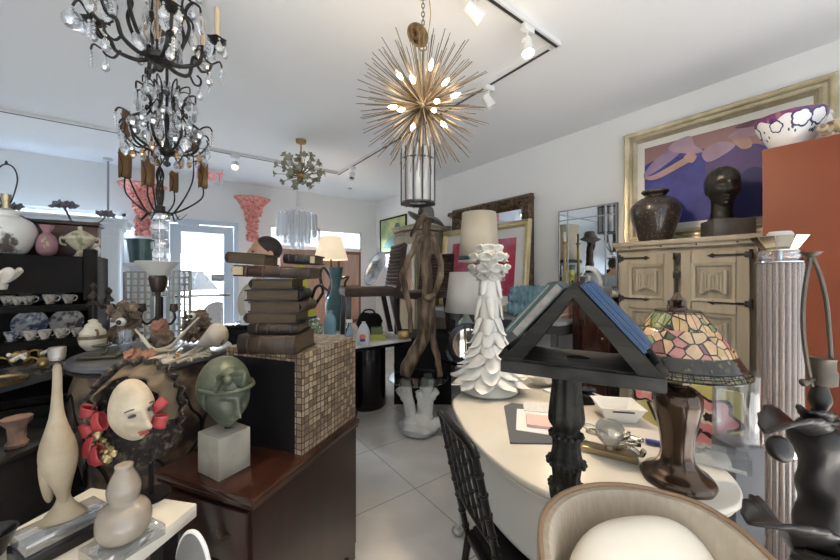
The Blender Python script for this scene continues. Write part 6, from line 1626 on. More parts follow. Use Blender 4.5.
for k, (da, z, s_) in enumerate(((-1.25, .115, .8), (-.50, .135, 1.15), (.05, .14, 1.15), (1.2, .12, .8), (-2.2, .12, 1), (2.2, .12, 1), (3.1, .14, 1))):
    a0 = -PI / 2 + da
    for rr_, off, nm_, mm_ in ((.044, .002, 'flower_outline', m_navy), (.035, .003, 'white_petals', m_bowl)):
        b_ = MB()
        b_.sheet(lambda u, v: onb(a0 + rr_ * s_ * v * (1 + .22 * abs(math.cos(2.5 * 2 * PI * u))) * math.cos(2 * PI * u) / .18, min(.189, z + rr_ * s_ * v * .8 * (1 + .22 * abs(math.cos(2.5 * 2 * PI * u))) * math.sin(2 * PI * u)), off), 40, 4, closed_u=True); b_.build(nm_, mm_, t)
q = MB(); random.seed(31)
for k in range(26):
    a_ = -PI / 2 + random.choice((-.75, .0, .75, 1.6, -1.7)) + random.uniform(-.16, .16); z = random.uniform(.05, .10)
    q.sheet(lambda u, v: onb(a_ + (u - .5) * .07 * math.sin(PI * v), z + .02 * v, .002), 4, 6)
q.build('sprig_leaves', m_navy, t)
t = thing('lidded_dish', 'small white lidded dish behind the flowered bowl', 'dish', onx(799, 120, 3.12).xy.to_3d() + Vector((0, 0, OZ + .001)), YAW); t.scale = (.72, .72, 1)
zt = .30
q = MB(); q.lathe(smooth_prof([(.05, 0), (.05, .02), (.04, .05), (.04, .12), (.09, .19), (.10, .215)], 5), 28); q.build('bowl', m_bowl, t)
q = MB(); q.lathe(smooth_prof([(.105, .216), (.09, .24), (.05, .26), (.02, .268), (.022, .28), (.001, .29)], 5), 28); q.build('lid', m_bowl, t)
t = thing('white_jar', 'white jar with a round lid just right of the flowered bowl', 'jar', onx(823, 122, 3.02).xy.to_3d() + Vector((0, 0, OZ + .001)), YAW); t.scale = (.72, .72, 1)
q = MB(); q.lathe(smooth_prof([(.04, 0), (.06, .05), (.065, .14), (.05, .19), (.055, .2)], 5), 24); q.build('body', m_bowl, t)
q = MB(); q.lathe(smooth_prof([(.058, .2), (.05, .225), (.02, .235), (.001, .24)], 4), 24); q.build('lid', m_bowl, t)
t = thing('porcelain_figurine', 'pale yellow and brown figurine at the far right on the orange cabinet', 'figurine', onx(836, 135, 2.80).xy.to_3d() + Vector((0, 0, OZ + .011)), YAW)
q = MB(); q.tube(bez([(-.06, 0, .02), (-.02, 0, .05), (.03, 0, .06), (.06, 0, .03)]), [.02, .035, .035, .02], 12); q.ball((-.07, 0, .045), .022, 12, 10); q.tube([(-.03, 0, .03), (-.035, -.02, 0)], .01, 8); q.tube([(.03, 0, .03), (.035, -.02, 0)], .01, 8); q.build('body', mat('tan_porcelain', (.50, .42, .28), .3, col2=(.20, .12, .07), scale=18, lo=.5, hi=.56), t)

# ---- the white oval desk
DT = .76
edge = [(456, 396), (453, 405), (463, 425), (480, 446), (506, 468), (540, 488), (578, 501), (620, 509), (665, 512), (705, 512), (735, 506), (743, 495), (735, 478), (715, 460), (690, 445), (655, 425), (622, 404), (590, 391), (560, 383), (530, 378), (500, 379), (474, 386)]
ep = [atz(x, y, DT) for x, y in edge]
cen = sum(ep, Vector()) / len(ep); cen.z = 0
t = thing('oval_desk', 'white oval desk with a curved apron and silver cabriole legs', 'desk', cen, 0)
loop_ = bezc([Vector((p.x - cen.x, p.y - cen.y, 0)) for p in ep], 5)
def off(loop_, d_):
    n = len(loop_); out = []
    ar = sum(loop_[i].x * loop_[(i + 1) % n].y - loop_[(i + 1) % n].x * loop_[i].y for i in range(n)); sg = 1 if ar > 0 else -1
    for i in range(n):
        tg = (loop_[(i + 1) % n] - loop_[i - 1]).normalized(); out.append(loop_[i] + Vector((-tg.y, tg.x, 0)) * sg * d_)
    return out
m_desk = mat('desk_white', (.70, .66, .58), .3, col2=(.64, .59, .50), scale=5, coat=.25)
m_desk2 = mat('desk_apron', (.64, .62, .57), .35)
q = MB(); q.rings([[p + Vector((0, 0, z)) for p in off(loop_, d_)] for d_, z in ((.03, DT - .045), (.014, DT - .04), (.010, DT - .030), (.016, DT - .027), (.004, DT - .022), (.0, DT - .018), (.0, DT - .006), (.006, DT))]); q.build('top', m_desk, t, ang=50)
q = MB(); q.rings([[p + Vector((0, 0, z)) for p in off(loop_, d_)] for d_, z in ((.05, DT - .285), (.045, DT - .28), (.045, DT - .265), (.05, DT - .26), (.05, DT - .046))], cap=True); q.build('apron', m_desk2, t, ang=50)
m_silv = mat('silver_leaf', (.55, .54, .52), .3, .9, (.42, .41, .39), 18)
for lx, ld_ in ((.20, 1.84), (.78, 1.08), (.56, 2.06), (1.08, 1.34)):
    p = lat(lx, ld_) - cen; o_ = Vector((p.x, p.y, 0)).normalized() * .05
    q = MB(); b_ = Vector((p.x, p.y, 0)) - o_ * 1.2
    q.tube(bez([b_ + Vector((0, 0, DT - .28)), b_ + o_ * .9 + Vector((0, 0, .36)), b_ + o_ * .5 + Vector((0, 0, .18)), b_ + o_ * .5 + Vector((0, 0, .06)), b_ + o_ * 1.1 + Vector((0, 0, .022))], 7), [.035, .034, .022, .016, .022], 14); q.ball(b_ + o_ * 1.1 + Vector((0, 0, .022)), (.032, .032, .022), 14, 10); q.build('leg', m_silv, t)
DT += .0006
# white flame sculpture
t = thing('white_flame_sculpture', 'tall white plaster sculpture of layered curling leaves on the desk', 'sculpture', spot(489, 1.90, DT + .002), YAW)
HS = zat(250, 1.9) - DT
CORE = [(0, .185), (.06, .155), (.14, .115), (.22, .088), (.30, .070), (.40, .060), (.70, .052)]
def core(z):
    for (a, ra), (b, rb) in zip(CORE, CORE[1:]):
        if z <= b: return lerp(ra, rb, max(0, (z - a) / (b - a)))
    return .052
m_fl = mat('plaster_white', (.74, .72, .67), .55)
q = MB(); q.lathe([(.15, 0), (.155, .004), (.15, .012)] + [(core(HS * k / 24) * .90, max(.013, HS * k / 24)) for k in range(1, 24)] + [(.045, HS - .01), (.03, HS), (.001, HS)], 40)
random.seed(17)
rows = [(.085, 10, .09, .15, .045), (.135, 9, .10, .14, .042), (.19, 8, .105, .12, .040), (.245, 8, .11, .105, .036), (.305, 7, .12, .085, .030), (.38, 5, .14, .075, .020), (.50, 4, .20, .055, .010), (.61, 4, .18, .05, .009)]
for ri, (z, n, L_, wd, out_) in enumerate(rows):
    for k in range(n):
        a0 = 2 * PI * (k + .5 * (ri % 2)) / n + random.uniform(-.1, .1); L2 = L_ * random.uniform(.9, 1.2); tw = random.uniform(-.25, .25)
        def f(u, v):
            wv = wd * .5 * max(.02, 1 - v ** 1.7) ** .85
            x = (u - .5) * 2 * wv
            zz = z + .02 - L2 * .85 * v + L2 * .42 * max(0, v - .62) ** 1.3 * 2
            r = core(max(0, z - L2 * .85 * v)) * .93 + .006 + 1.25 * out_ * v ** 2.4 + .010 * math.sin(PI * v) - .014 * (abs(u - .5) * 2) ** 2 * (1 - .6 * v)
            a_ = a0 + x / max(r, .03) + tw * v
            return Vector((r * math.cos(a_), r * math.sin(a_), max(.014, zz)))
        q.sheet(f, 9, 12)
bd_ = q.build('leaf_body', m_fl, t, solid=.005, ang=70)
q = MB()
for ri, (z, n, r0) in enumerate(((HS - .014, 7, .05), (HS - .045, 8, .078), (HS - .080, 9, .088), (HS - .115, 7, .06))):
    for k in range(n):
        a0 = 2 * PI * (k + .5 * (ri % 2)) / n
        Q = Vector((math.cos(a0), math.sin(a0), .25 - .25 * ri)).to_track_quat('Z', 'Y').to_matrix().to_4x4()
        q.sheet(lambda u, v: Vector((0, 0, z)) + Q @ Vector((.036 * math.cos(2 * PI * u) * v, .024 * math.sin(2 * PI * u) * v, r0 + .022 * v ** 2 + .006 * math.sin(6 * PI * u) * v)), 18, 5, closed_u=True)
q.build('ruffled_crown', mat('grey_plaster', (.55, .54, .50), .6), t, solid=.005, ang=70)
# papers, folder, pads on the desk
def ofs(px, py): return atz(px, py, DT)
def flat(name, lab, cat, pts, th, m, z=DT, tagit=True):
    pp = [atz(x, y, z) for x, y in pts]; c_ = sum(pp, Vector()) / len(pp)
    q = MB(); q.prism([(p.x - c_.x, p.y - c_.y) for p in pp], th); o = q.build(name, m, loc=(c_.x, c_.y, z)); 
    return tag(o, lab, cat)
flat('dark_folder', 'dark grey open folder under the papers on the desk', 'folder', [(504, 407), (512, 404), (572, 411), (570, 445), (510, 444)], .006, mat('folder_grey', (.10, .105, .12), .5))
flat('white_paper', 'white sheet lying in the dark folder', 'paper', [(517, 409), (566, 413), (562, 437), (516, 430)], .0015, mat('paper', (.74, .73, .72), .7), DT + .0064)
flat('pink_pad', 'pale pink pad on the dark folder beside the carved post', 'notepad', [(526, 416), (562, 420), (560, 431), (527, 427)], .012, mat('pink_paper', (.68, .48, .44), .7), DT + .0082)
flat('printed_sheet', 'faintly printed sheet behind the pink pad', 'paper', [(523, 402), (558, 405), (556, 414), (524, 411)], .003, mat('faint_print', (.66, .66, .65), .7, col2=(.52, .53, .55), scale=60, stretch=(1, 4, 1), lo=.5, hi=.6), DT + .0082)
t = thing('desk_phone', 'black desk phone behind the carved post', 'telephone', ofs(582, 401), YAW + .1)
q = MB(); q.prism([(-.07, 0), (.07, 0), (.07, .03), (-.05, .05), (-.07, .04)], .11, Matrix.Translation((0, .055, 0)) @ Matrix.Rotation(PI / 2, 4, 'X')); q.build('base', m_blackm, t)
q = MB(); q.box((-.01, 0, .058), (.16, .04, .026), bev=.01); q.build('handset', m_black, t)
flat('loose_papers', 'loose folded white papers behind the white sculpture', 'paper', [(543, 391), (560, 387), (580, 396), (566, 401)], .010, mat('paper', (.74, .73, .72)))
t = thing('paper_bag', 'crumpled cream paper bag at the back of the desk', 'paper bag', ofs(546, 386), YAW + .3)
q = MB(); q.blob((0, 0, .06), (.10, .06, .065), .5, 1.3, 2, 9)
for v in q.bm.verts: v.co.z = max(0, v.co.z)
q.build('bag', mat('kraft_cream', (.62, .57, .47), .8), t, flat=True)
t = thing('white_tray', 'white square tapered tray with a slot standing on the desk', 'tray', ofs(617, 418), YAW - .18)
w_, hh = .17, .065
q = MB()
def ring4(w2, d2, z): return [Vector((sx * w2 / 2, sy * d2 / 2, z)) for sx, sy in ((-1, -1), (1, -1), (1, 1), (-1, 1))]
q.rings([ring4(.115, .10, 0), ring4(.175, .15, hh), ring4(.183, .158, hh), ring4(.183, .158, hh + .004), ring4(.165, .14, hh + .004), ring4(.107, .092, .006)]); q.build('tray_body', mat('white_melamine', (.76, .74, .69), .35), t, bev=.003)
q = MB(); q.box((0, -.0725, hh - .012), (.085, .004, .005), rx=R(22)); q.build('slot', m_slot, t)
# silver candle holder of leaves on a brass base
t = thing('silver_leaf_holder', 'silvery leaf shaped candle holder with a glass cup on a brass plate', 'candle holder', ofs(610, 455), YAW - .55)
q = MB(); q.box((-.01, 0, .011), (.19, .055, .022), bev=.003); q.build('brass_plate', mat('pale_brass', (.40, .32, .19), .35, .9), t)
q = MB()
for a0, L_ in ((2.7, .11), (3.5, .08), (.0, .10), (-.6, .11), (.7, .08), (5.0, .07)):
    d_ = Vector((math.cos(a0), math.sin(a0) * .7, 0)); n2 = Vector((-d_.y, d_.x, 0)).normalized()
    q.sheet(lambda u, v: Vector((0, 0, .036)) + d_ * L_ * v + n2 * (u - .5) * .055 * math.sin(PI * min(1, .15 + .85 * v)) ** .7 + Vector((0, 0, .022 * math.sin(PI * v) + .035 * v ** 3 + .012 * (2 * u - 1) ** 2)), 7, 9)
q.tube([(0, 0, .022), (0, 0, .06)], .016, 12); q.tube(bez([(.02, 0, .03), (.06, -.02, .05), (.09, -.02, .035), (.10, -.03, .055)]), .008, 8)
q.build('leaves', mat('old_silver', (.55, .52, .46), .25, 1, (.40, .37, .31), 22), t, solid=.003)
q = MB(); q.lathe([(.03, 0), (.042, .02), (.046, .055), (.043, .057), (.039, .02), (.001, .008)], 24, (0, -.005, .055), Matrix.Rotation(R(22), 4, 'X')); q.build('glass_cup', glassy('frosted_cup', refl=.8, body=.25, body_col=(.8, .76, .68)), t)
t = thing('blue_brush', 'small blue handled brush behind the lamp foot', 'brush', ofs(668, 448), YAW - .5)
q = MB(); q.box((.0, 0, .011), (.14, .022, .014), bev=.004); q.build('handle', mat('blue_plastic', (.05, .06, .30), .35), t)
q = MB()
for k in range(12): q.box((.0 + k * .006, 0, .009), (.003, .020, .018))
q.build('bristles', mat('straw', (.45, .40, .28), .8), t)
t = thing('acrylic_tray', 'clear acrylic tray at the right end of the desk', 'tray', ofs(706, 462), YAW - .62)
q = MB()
for c_, s_ in (((0, 0, .003), (.22, .06, .005)), ((0, -.0285, .03), (.22, .003, .05)), ((0, .0285, .03), (.22, .003, .05)), ((-.1085, 0, .03), (.003, .06, .05)), ((.1085, 0, .03), (.003, .06, .05))): q.box(c_, s_)
q.build('tray_body', m_acrylic, t, flat=True)
# ---- stained glass lamp
LD_ = 1.06
LP = spot(677, LD_, DT)
t = thing('stained_glass_lamp', 'table lamp with a domed stained glass flower shade on a fluted dark base', 'table lamp', LP, YAW); t.scale = (.92, .92, 1)
s_ = LD_ / 340
zr, zs = 1.112 - DT, zat(311, LD_) - DT
m_lb = mat('brown_bronze', (.05, .032, .022), .25, .65, (.085, .055, .035), 8, coat=.3)
q = MB(); q.lathe(smooth_prof([(.104, 0), (.106, .010), (.098, .024), (.07, .042), (.052, .065), (.047, .10), (.052, .15), (.066, .21), (.071, .25), (.064, .278), (.045, .293), (.032, .298), (.038, .305), (.04, .318), (.03, .332), (.02, .338), (.018, .36), (.001, .362)], 5), 60, flute=(10, .010)); q.build('base', m_lb, t)
q = MB(); q.tube([(0, 0, .36), (0, 0, zs + .015)], .008, 10); q.lathe([(.001, zs + .002), (.03, zs + .004), (.028, zs + .012), (.012, zs + .018), (.018, zs + .028), (.02, zs + .036), (.012, zs + .046), (.008, zs + .052), (.001, zs + .06)], 16)
for k in range(4): q.box((.022 * math.cos(k * PI / 2), .022 * math.sin(k * PI / 2), zs + .026), (.012, .012, .014), rz=k * PI / 2)
q.build('stem_finial', m_lb, t)
def glass_mat(name, scale, ramp, lead=.045, rand=1.0, rough=.25, squash=1.0):
    m = bpy.data.materials.new(name); m.use_nodes = True; nt = m.node_tree; N = nt.nodes; L = nt.links; b = N['Principled BSDF']
    tc = N.new('ShaderNodeTexCoord'); mp = N.new('ShaderNodeMapping'); mp.inputs['Scale'].default_value = (1, 1, squash); L.new(tc.outputs['Object'], mp.inputs[0])
    v1 = N.new('ShaderNodeTexVoronoi'); v1.inputs['Scale'].default_value = scale; v1.inputs['Randomness'].default_value = rand
    v2 = N.new('ShaderNodeTexVoronoi'); v2.feature = 'DISTANCE_TO_EDGE'; v2.inputs['Scale'].default_value = scale; v2.inputs['Randomness'].default_value = rand
    L.new(mp.outputs[0], v1.inputs['Vector']); L.new(mp.outputs[0], v2.inputs['Vector'])
    sp = N.new('ShaderNodeSeparateColor'); L.new(v1.outputs['Color'], sp.inputs[0])
    rp = N.new('ShaderNodeValToRGB'); rp.color_ramp.interpolation = 'CONSTANT'; e = rp.color_ramp.elements
    for i, c in enumerate(ramp):
        x = e[0] if i == 0 else (e[1] if i == 1 else e.new(i / len(ramp)))
        x.position = i / len(ramp); x.color = (*c, 1)
    L.new(sp.outputs[0], rp.inputs[0])
    nz = N.new('ShaderNodeTexNoise'); nz.inputs['Scale'].default_value = 40; L.new(tc.outputs['Object'], nz.inputs[0])
    mv = N.new('ShaderNodeMix'); mv.data_type = 'RGBA'; mv.blend_type = 'MULTIPLY'; mv.inputs[0].default_value = .5
    L.new(rp.outputs[0], mv.inputs[6]); L.new(nz.outputs['Fac'], mv.inputs[7])
    ls = N.new('ShaderNodeMath'); ls.operation = 'LESS_THAN'; ls.inputs[1].default_value = lead; L.new(v2.outputs['Distance'], ls.inputs[0])
    mc = N.new('ShaderNodeMix'); mc.data_type = 'RGBA'; L.new(ls.outputs[0], mc.inputs[0]); L.new(mv.outputs[2], mc.inputs[6]); mc.inputs[7].default_value = (.01, .009, .008, 1)
    L.new(mc.outputs[2], b.inputs['Base Color']); b.inputs['Roughness'].default_value = rough; b.inputs['Coat Weight'].default_value = .3
    return m
PK, GR, PE, AM, DG, MV = (.55, .24, .22), (.24, .30, .12), (.68, .43, .25), (.58, .40, .18), (.08, .12, .04), (.28, .12, .12)
mg_u = glass_mat('glass_upper', 30, [GR, PE, (.55, .55, .30), AM, GR, PE], .05, .9, squash=.45)
mg_m = glass_mat('glass_flowers', 31, [PE, PK, GR, (.66, .46, .28), MV, PE, DG, AM], .055)
mg_l = glass_mat('glass_filigree', 95, [(.015, .013, .01), (.03, .028, .012), (.012, .01, .008), (.12, .10, .03), (.02, .018, .01)], .12)
mg_b = glass_mat('glass_border', 40, [(.20, .19, .08), (.26, .23, .11), (.16, .17, .07), (.28, .22, .10)], .05, .2)
RB, RT = .187, .062
def dome(v):   # v 0 rim .. 1 top
    a_ = v
    return (lerp(RB, RT, a_ ** .92) + .014 * math.sin(PI * a_), lerp(zr, zs, a_ ** 1.12))
zones = [(0, .13, mg_b, 'border_row'), (.13, .36, mg_l, 'filigree_glass'), (.36, .74, mg_m, 'flower_glass'), (.74, 1.0, mg_u, 'upper_glass')]
for v0, v1_, m_, nm in zones:
    q = MB(); q.sheet(lambda u, v: Vector((dome(lerp(v0, v1_, v))[0] * math.cos(2 * PI * u), dome(lerp(v0, v1_, v))[0] * math.sin(2 * PI * u), dome(lerp(v0, v1_, v))[1] + (.006 * math.sin(6 * 2 * PI * u) if v0 == 0 and v == 0 else 0))), 90, 10, closed_u=True)
    if v0 == 0: sh_ = q.build('lamp_shade', m_, t, solid=.003, ang=60)
    else: q.build(nm, m_, sh_, solid=.003, ang=60)
q = MB()
for v in (0, .065, .13, .98, 1.0): q.tube([(dome(v)[0] * 1.006 * math.cos(2 * PI * k / 64), dome(v)[0] * 1.006 * math.sin(2 * PI * k / 64), dome(v)[1]) for k in range(64)], .0022, 5, closed=True)
for k in range(44):
    a_ = 2 * PI * k / 44; q.tube([(dome(v)[0] * 1.008 * math.cos(a_), dome(v)[0] * 1.008 * math.sin(a_), dome(v)[1]) for v in (0, .065, .13)], .0018, 5)
for k in range(26):
    a_ = 2 * PI * k / 26; q.tube([(dome(v)[0] * 1.006 * math.cos(a_ + .03 * math.sin(v * 9)), dome(v)[0] * 1.006 * math.sin(a_ + .03 * math.sin(v * 9)), dome(v)[1]) for v in (.74, .82, .9, 1)], .0018, 5)
q.build('lead_lines', mat('lead', (.012, .011, .010), .4, .5), sh_)
q = MB(); q.lathe([(RT + .003, zs - .004), (RT + .002, zs + .003), (.02, zs + .006), (.001, zs + .006)], 40); q.build('cap', m_lb, sh_)
# painted flower canvas behind the desk
m_yel = mat('yellow_canvas', (.52, .44, .12), .6, col2=(.60, .54, .24), scale=6)
p0, p1 = spot(637, 1.92, 0), spot(743, 1.60, 0); mid = (p0 + p1) / 2; an = math.atan2((p1 - p0).y, (p1 - p0).x); w = (p1 - p0).length
t = thing('flower_canvas', 'yellow canvas painted with pink black outlined flowers behind the lamp', 'painting', (mid.x, mid.y, 0.0), an)
hz = zat(383, 1.76)
q = MB(); q.box((0, .012, hz / 2), (w, .024, hz)); q.build('canvas', m_yel, t, flat=True)
m_fp = mat('flower_pink', (.62, .17, .17), .6, col2=(.72, .30, .28), scale=14); m_fo = mat('flower_outline', (.03, .012, .012), .6)
def pf(x, z, r, k0):
    def star(rr_): return [(x + rr_ * (1 + .16 * math.cos(6 * a + k0)) * math.cos(a), z + rr_ * .9 * (1 + .16 * math.cos(6 * a + k0)) * math.sin(a)) for a in [2 * PI * k / 48 for k in range(48)]]
    for nm, rr_, m_, o_ in (('flower_outline', r, m_fo, .0012), ('flower_petals', r * .84, m_fp, .0024), ('flower_ring', r * .36, mat('flower_cream', (.70, .55, .35), .6), .0036), ('flower_heart', r * .2, m_fo, .0048)):
        q = MB(); q.prism(star(rr_), .001, Matrix.Translation((0, -o_ + .0002, 0)) @ Matrix.Rotation(PI / 2, 4, 'X')); q.build(nm, m_, t, flat=True)
def cx(px): return (px - 690) / 106 * w
def cz(py): return zat(py, 1.73)
pf(cx(648), cz(398), .085, 0); pf(cx(713), cz(414), .115, .5); pf(cx(712), cz(447), .10, 1)
for px0, py0, px1, py1 in ((706, 427, 700, 436), (650, 412, 660, 430)): q = MB(); q.tube([(cx(px0), -.0005, cz(py0)), (cx(px1), -.0005, cz(py1))], .008, 6); q.build('painted_stem', m_fo, t)
# big clear cylinder vase
t = thing('glass_cylinder', 'large clear glass cylinder vase behind the stained glass lamp', 'vase', spot(737, 1.33, 0), YAW)
zb, zt = zat(440, 1.33), zat(372, 1.33)
q = MB(); q.lathe([(.072, zb), (.075, zb + .004), (.075, zt), (.071, zt), (.071, zb + .015), (.001, zb + .012)], 36); q.build('vessel', glassy('thin_glass', refl=.02), t)
t2 = thing('slim_stand', 'slim pale stand under the clear glass cylinder', 'stand', spot(737, 1.33, 0), YAW)
q = MB(); q.box((0, 0, (zb - .001) / 2), (.11, .11, zb - .001), bev=.004); q.build('column', mat('grey_stand', (.10, .10, .11), .5), t2)

# ---- clear column lamp
GD = 1.42
t = thing('column_lamp', 'tall floor lamp with a ribbed clear glass column and mirrored collar', 'floor lamp', spot(780, GD, 0), YAW)
rg = 24 * GD / 340 * .70
z1, z2 = .06, zat(262, GD)
q = MB(); q.lathe([(.001, 0), (.11, 0), (.11, .05), (.10, .06), (.001, .06)], 36); q.build('base', m_chrome, t)
m_rod = glassy('glass_rod', tint=(.90, .84, .80), refl=.3, rough=.2, body=.36, body_col=(.46, .39, .36))
n = 22
for k in range(n):
    a_ = 2 * PI * k / n; q = MB(); q.lathe([(.001, z1), (.0095, z1), (.0095, z2), (.001, z2)], 10, ((rg - .0095) * math.cos(a_), (rg - .0095) * math.sin(a_), 0)); q.build('glass_rod', m_rod, t)
q = MB(); q.tube([(0, 0, z1), (0, 0, z2)], .012, 12); q.build('core', m_brass, t)
for zz, hh, nm in ((zat(450, GD), .034, 'mirrored_band'), (z2 - .004, .006, 'top_ring')):
    q = MB(); q.lathe([(rg + .001, zz), (rg + .006, zz + .002), (rg + .006, zz + hh), (rg + .001, zz + hh + .002)], 10 if hh > .01 else 40, cap=False); q.build(nm, m_chrome, t, flat=hh > .01, solid=.002)
q = MB(); q.lathe([(rg - .004, z2 + .004), (rg - .002, z2 + .046)], 40, cap=False); q.build('clear_collar', m_clear, t, solid=.004)
zc0, zc1 = z2 + .05, zat(237, GD)
q = MB()
for k in range(10):
    a0, a1 = 2 * PI * k / 10, 2 * PI * (k + .92) / 10
    q.rings([[Vector((rg * .78 * math.cos(a), rg * .78 * math.sin(a), zc0)) for a in (a0, a1)], [Vector((rg * 1.3 * math.cos(a), rg * 1.3 * math.sin(a), zc1)) for a in (a0, a1)]], closed_u=False, cap=False)
q.lathe([(.001, zc0), (rg * .8, zc0), (rg * .8, zc0 - .004), (.001, zc0 - .004)], 20); q.build('mirrored_crown', mat('mirror_panels', (.70, .66, .56), .12, 1), t, flat=True, solid=.003)
q = MB(); q.lathe([(.001, zc0), (.036, zc0 + .004), (.04, zc1 + .012), (.034, zc1 + .022), (.001, zc1 + .024)], 24); q.build('inner_shade', mat('opal', (.72, .70, .66), .4), t)
q = MB(); q.tube([(0, 0, .05), (0, 0, zc0)], .01); q.build('conduit', m_chrome, t)

# ---- dark sculpted bronze lamp, near right
BD = .72; sB = BD / 340
t = thing('leaf_lamp_base', 'dark bronze leaf lamp base with bare harp and socket at right front', 'table lamp', spot(812, BD, 0), YAW)
m_bl = mat('dark_bronze_leaf', (.028, .026, .025), .38, .55, (.055, .05, .046), 10, bump=.15)
def lp(px, py, y=0): return Vector(((px - 420) / FOC * (BD + y) - (812 - 420) * sB, y, zat(py, BD + y)))
q = MB(); random.seed(5)
prof = [(lp(0, 620).z, .042), (lp(0, 560).z, .037), (lp(0, 530).z, .044), (lp(0, 505).z, .035), (lp(0, 485).z, .042), (lp(0, 462).z, .036), (lp(0, 440).z, .042), (lp(0, 425).z, .030), (lp(0, 415).z, .016)]
vs = q.lathe(smooth_prof([(r, z) for z, r in prof], 6), 32, flute=(3, .10))
for v in vs:
    a_ = (v.co.z) * 14; x, y = v.co.x, v.co.y; v.co.x, v.co.y = x * math.cos(a_) - y * math.sin(a_), x * math.sin(a_) + y * math.cos(a_)
    v.co.x += .008 * math.sin(v.co.z * 22) + .018
q.build('twisted_trunk', m_bl, t, ang=180)
def leaf(pts, wd, nm, cup=.3, seed=0):
    c_ = bez(pts, 10); n = len(c_)
    def f(u, v):
        i = min(int(v * (n - 1)), n - 2); p = c_[i].lerp(c_[i + 1], v * (n - 1) - i)
        tg = (c_[min(i + 1, n - 1)] - c_[i]).normalized(); sd = tg.cross(Vector((0, 0, 1)));
        if sd.length < .1: sd = tg.cross(Vector((0, 1, 0)))
        sd.normalize(); nn = sd.cross(tg)
        w_ = wd * math.sin(PI * min(1, .12 + .88 * v)) ** .6 * (1 + .08 * math.sin(v * 40 + u))
        return p + sd * (u - .5) * w_ + nn * cup * w_ * (2 * u - 1) ** 2
    q = MB(); q.sheet(f, 9, 26); q.build(nm, m_bl, t, solid=.006, ang=70)
leaf([lp(812, 438), lp(800, 428, -.03), lp(785, 425, -.05), lp(765, 432, -.06)], .075, 'leaf', .35)
leaf([lp(812, 440), lp(825, 427, -.02), lp(845, 430, -.03), lp(858, 440, -.03)], .07, 'leaf', .35)
leaf([lp(806, 560, -.03), lp(795, 535, -.06), lp(775, 525, -.08), lp(748, 523, -.09)], .10, 'leaf', .3)
leaf([lp(815, 575, -.03), lp(840, 560, -.07), lp(860, 550, -.08)], .09, 'leaf', .3)
leaf([lp(818, 430), lp(815, 418, -.045), lp(808, 412, -.06)], .05, 'leaf', .3)
q = MB(); q.lathe(smooth_prof([(.001, -.016), (.017, -.014), (.024, 0), (.017, .010), (.001, .013)], 5), 24, lp(781, 449, -.075), Matrix.Rotation(R(75), 4, 'X') @ Matrix.Rotation(.2, 4, 'Y')); q.build('round_pod', m_bl, t)
q = MB(); q.lathe(smooth_prof([(.013, lp(0, 424).z), (.010, lp(0, 412).z), (.018, lp(0, 400).z), (.013, lp(0, 388).z), (.012, lp(0, 382).z)], 4), 20, (lp(820, 0).x, 0, 0)); q.build('neck', m_bl, t)
m_sock = mat('old_socket', (.12, .10, .08), .4, .7)
q = MB(); x = lp(823, 0).x; q.lathe([(.012, lp(0, 386).z), (.021, lp(0, 384).z), (.022, lp(0, 372).z), (.019, lp(0, 370).z), (.019, lp(0, 360).z), (.021, lp(0, 358).z), (.001, lp(0, 357).z)], 24, (x, 0, 0)); q.tube([(x - .019, 0, lp(0, 379).z), (x - .05, -.01, lp(0, 381).z)], .005, 8); q.ball((x - .052, -.01, lp(0, 381).z), .008, 10, 8); q.build('socket', m_sock, t)
q = MB(); q.tube(bez([lp(812, 386), lp(809, 372), lp(804, 340), lp(803, 310), lp(806, 280), lp(811, 254)], 8), .004, 8); q.tube(bez([lp(833, 386), lp(831, 360), lp(829, 330), lp(826, 300), lp(820, 275), lp(811, 254)], 8), .004, 8)
q.lathe([(.003, lp(0, 258).z), (.012, lp(0, 255).z), (.018, lp(0, 252).z), (.006, lp(0, 253).z)], 14, (lp(811, 0).x, 0, 0)); q.build('harp', m_sock, t)
zb = lp(0, 620).z
t2 = thing('black_stool', 'small black stool under the dark bronze lamp, below the frame edge', 'stool', spot(812, BD, 0), YAW)
q = MB(); q.lathe([(.001, zb - .031), (.10, zb - .031), (.105, zb - .015), (.10, zb - .001), (.001, zb - .001)], 30); q.build('seat', m_blackm, t2)
for k in range(3): q = MB(); a_ = k * 2.094 + .5; q.tube([(.07 * math.cos(a_), .07 * math.sin(a_), zb - .03), (.1 * math.cos(a_), .1 * math.sin(a_), 0)], .011, 8); q.build('leg', m_blackm, t2)
t = thing('silver_disc', 'round brushed silver disc cut by the right frame edge', 'mirror', spot(847, 1.0, 0), YAW - .5)
q = MB(); zz = zat(472, 1.0); q.lathe([(.001, -.006), (.062, -.006), (.066, 0), (.062, .006), (.001, .006)], 36, (0, 0, zz), Matrix.Rotation(PI / 2, 4, 'X')); q.build('disc', mat('brushed_silver', (.50, .50, .50), .3, .9, (.38, .38, .38), 8), t)
q = MB(); q.tube([(0, .012, zz), (0, .012, .02)], .006, 8); q.lathe([(.001, 0), (.09, 0), (.085, .018), (.001, .02)], 24, (0, .012, 0)); q.build('stand', m_blackm, t)

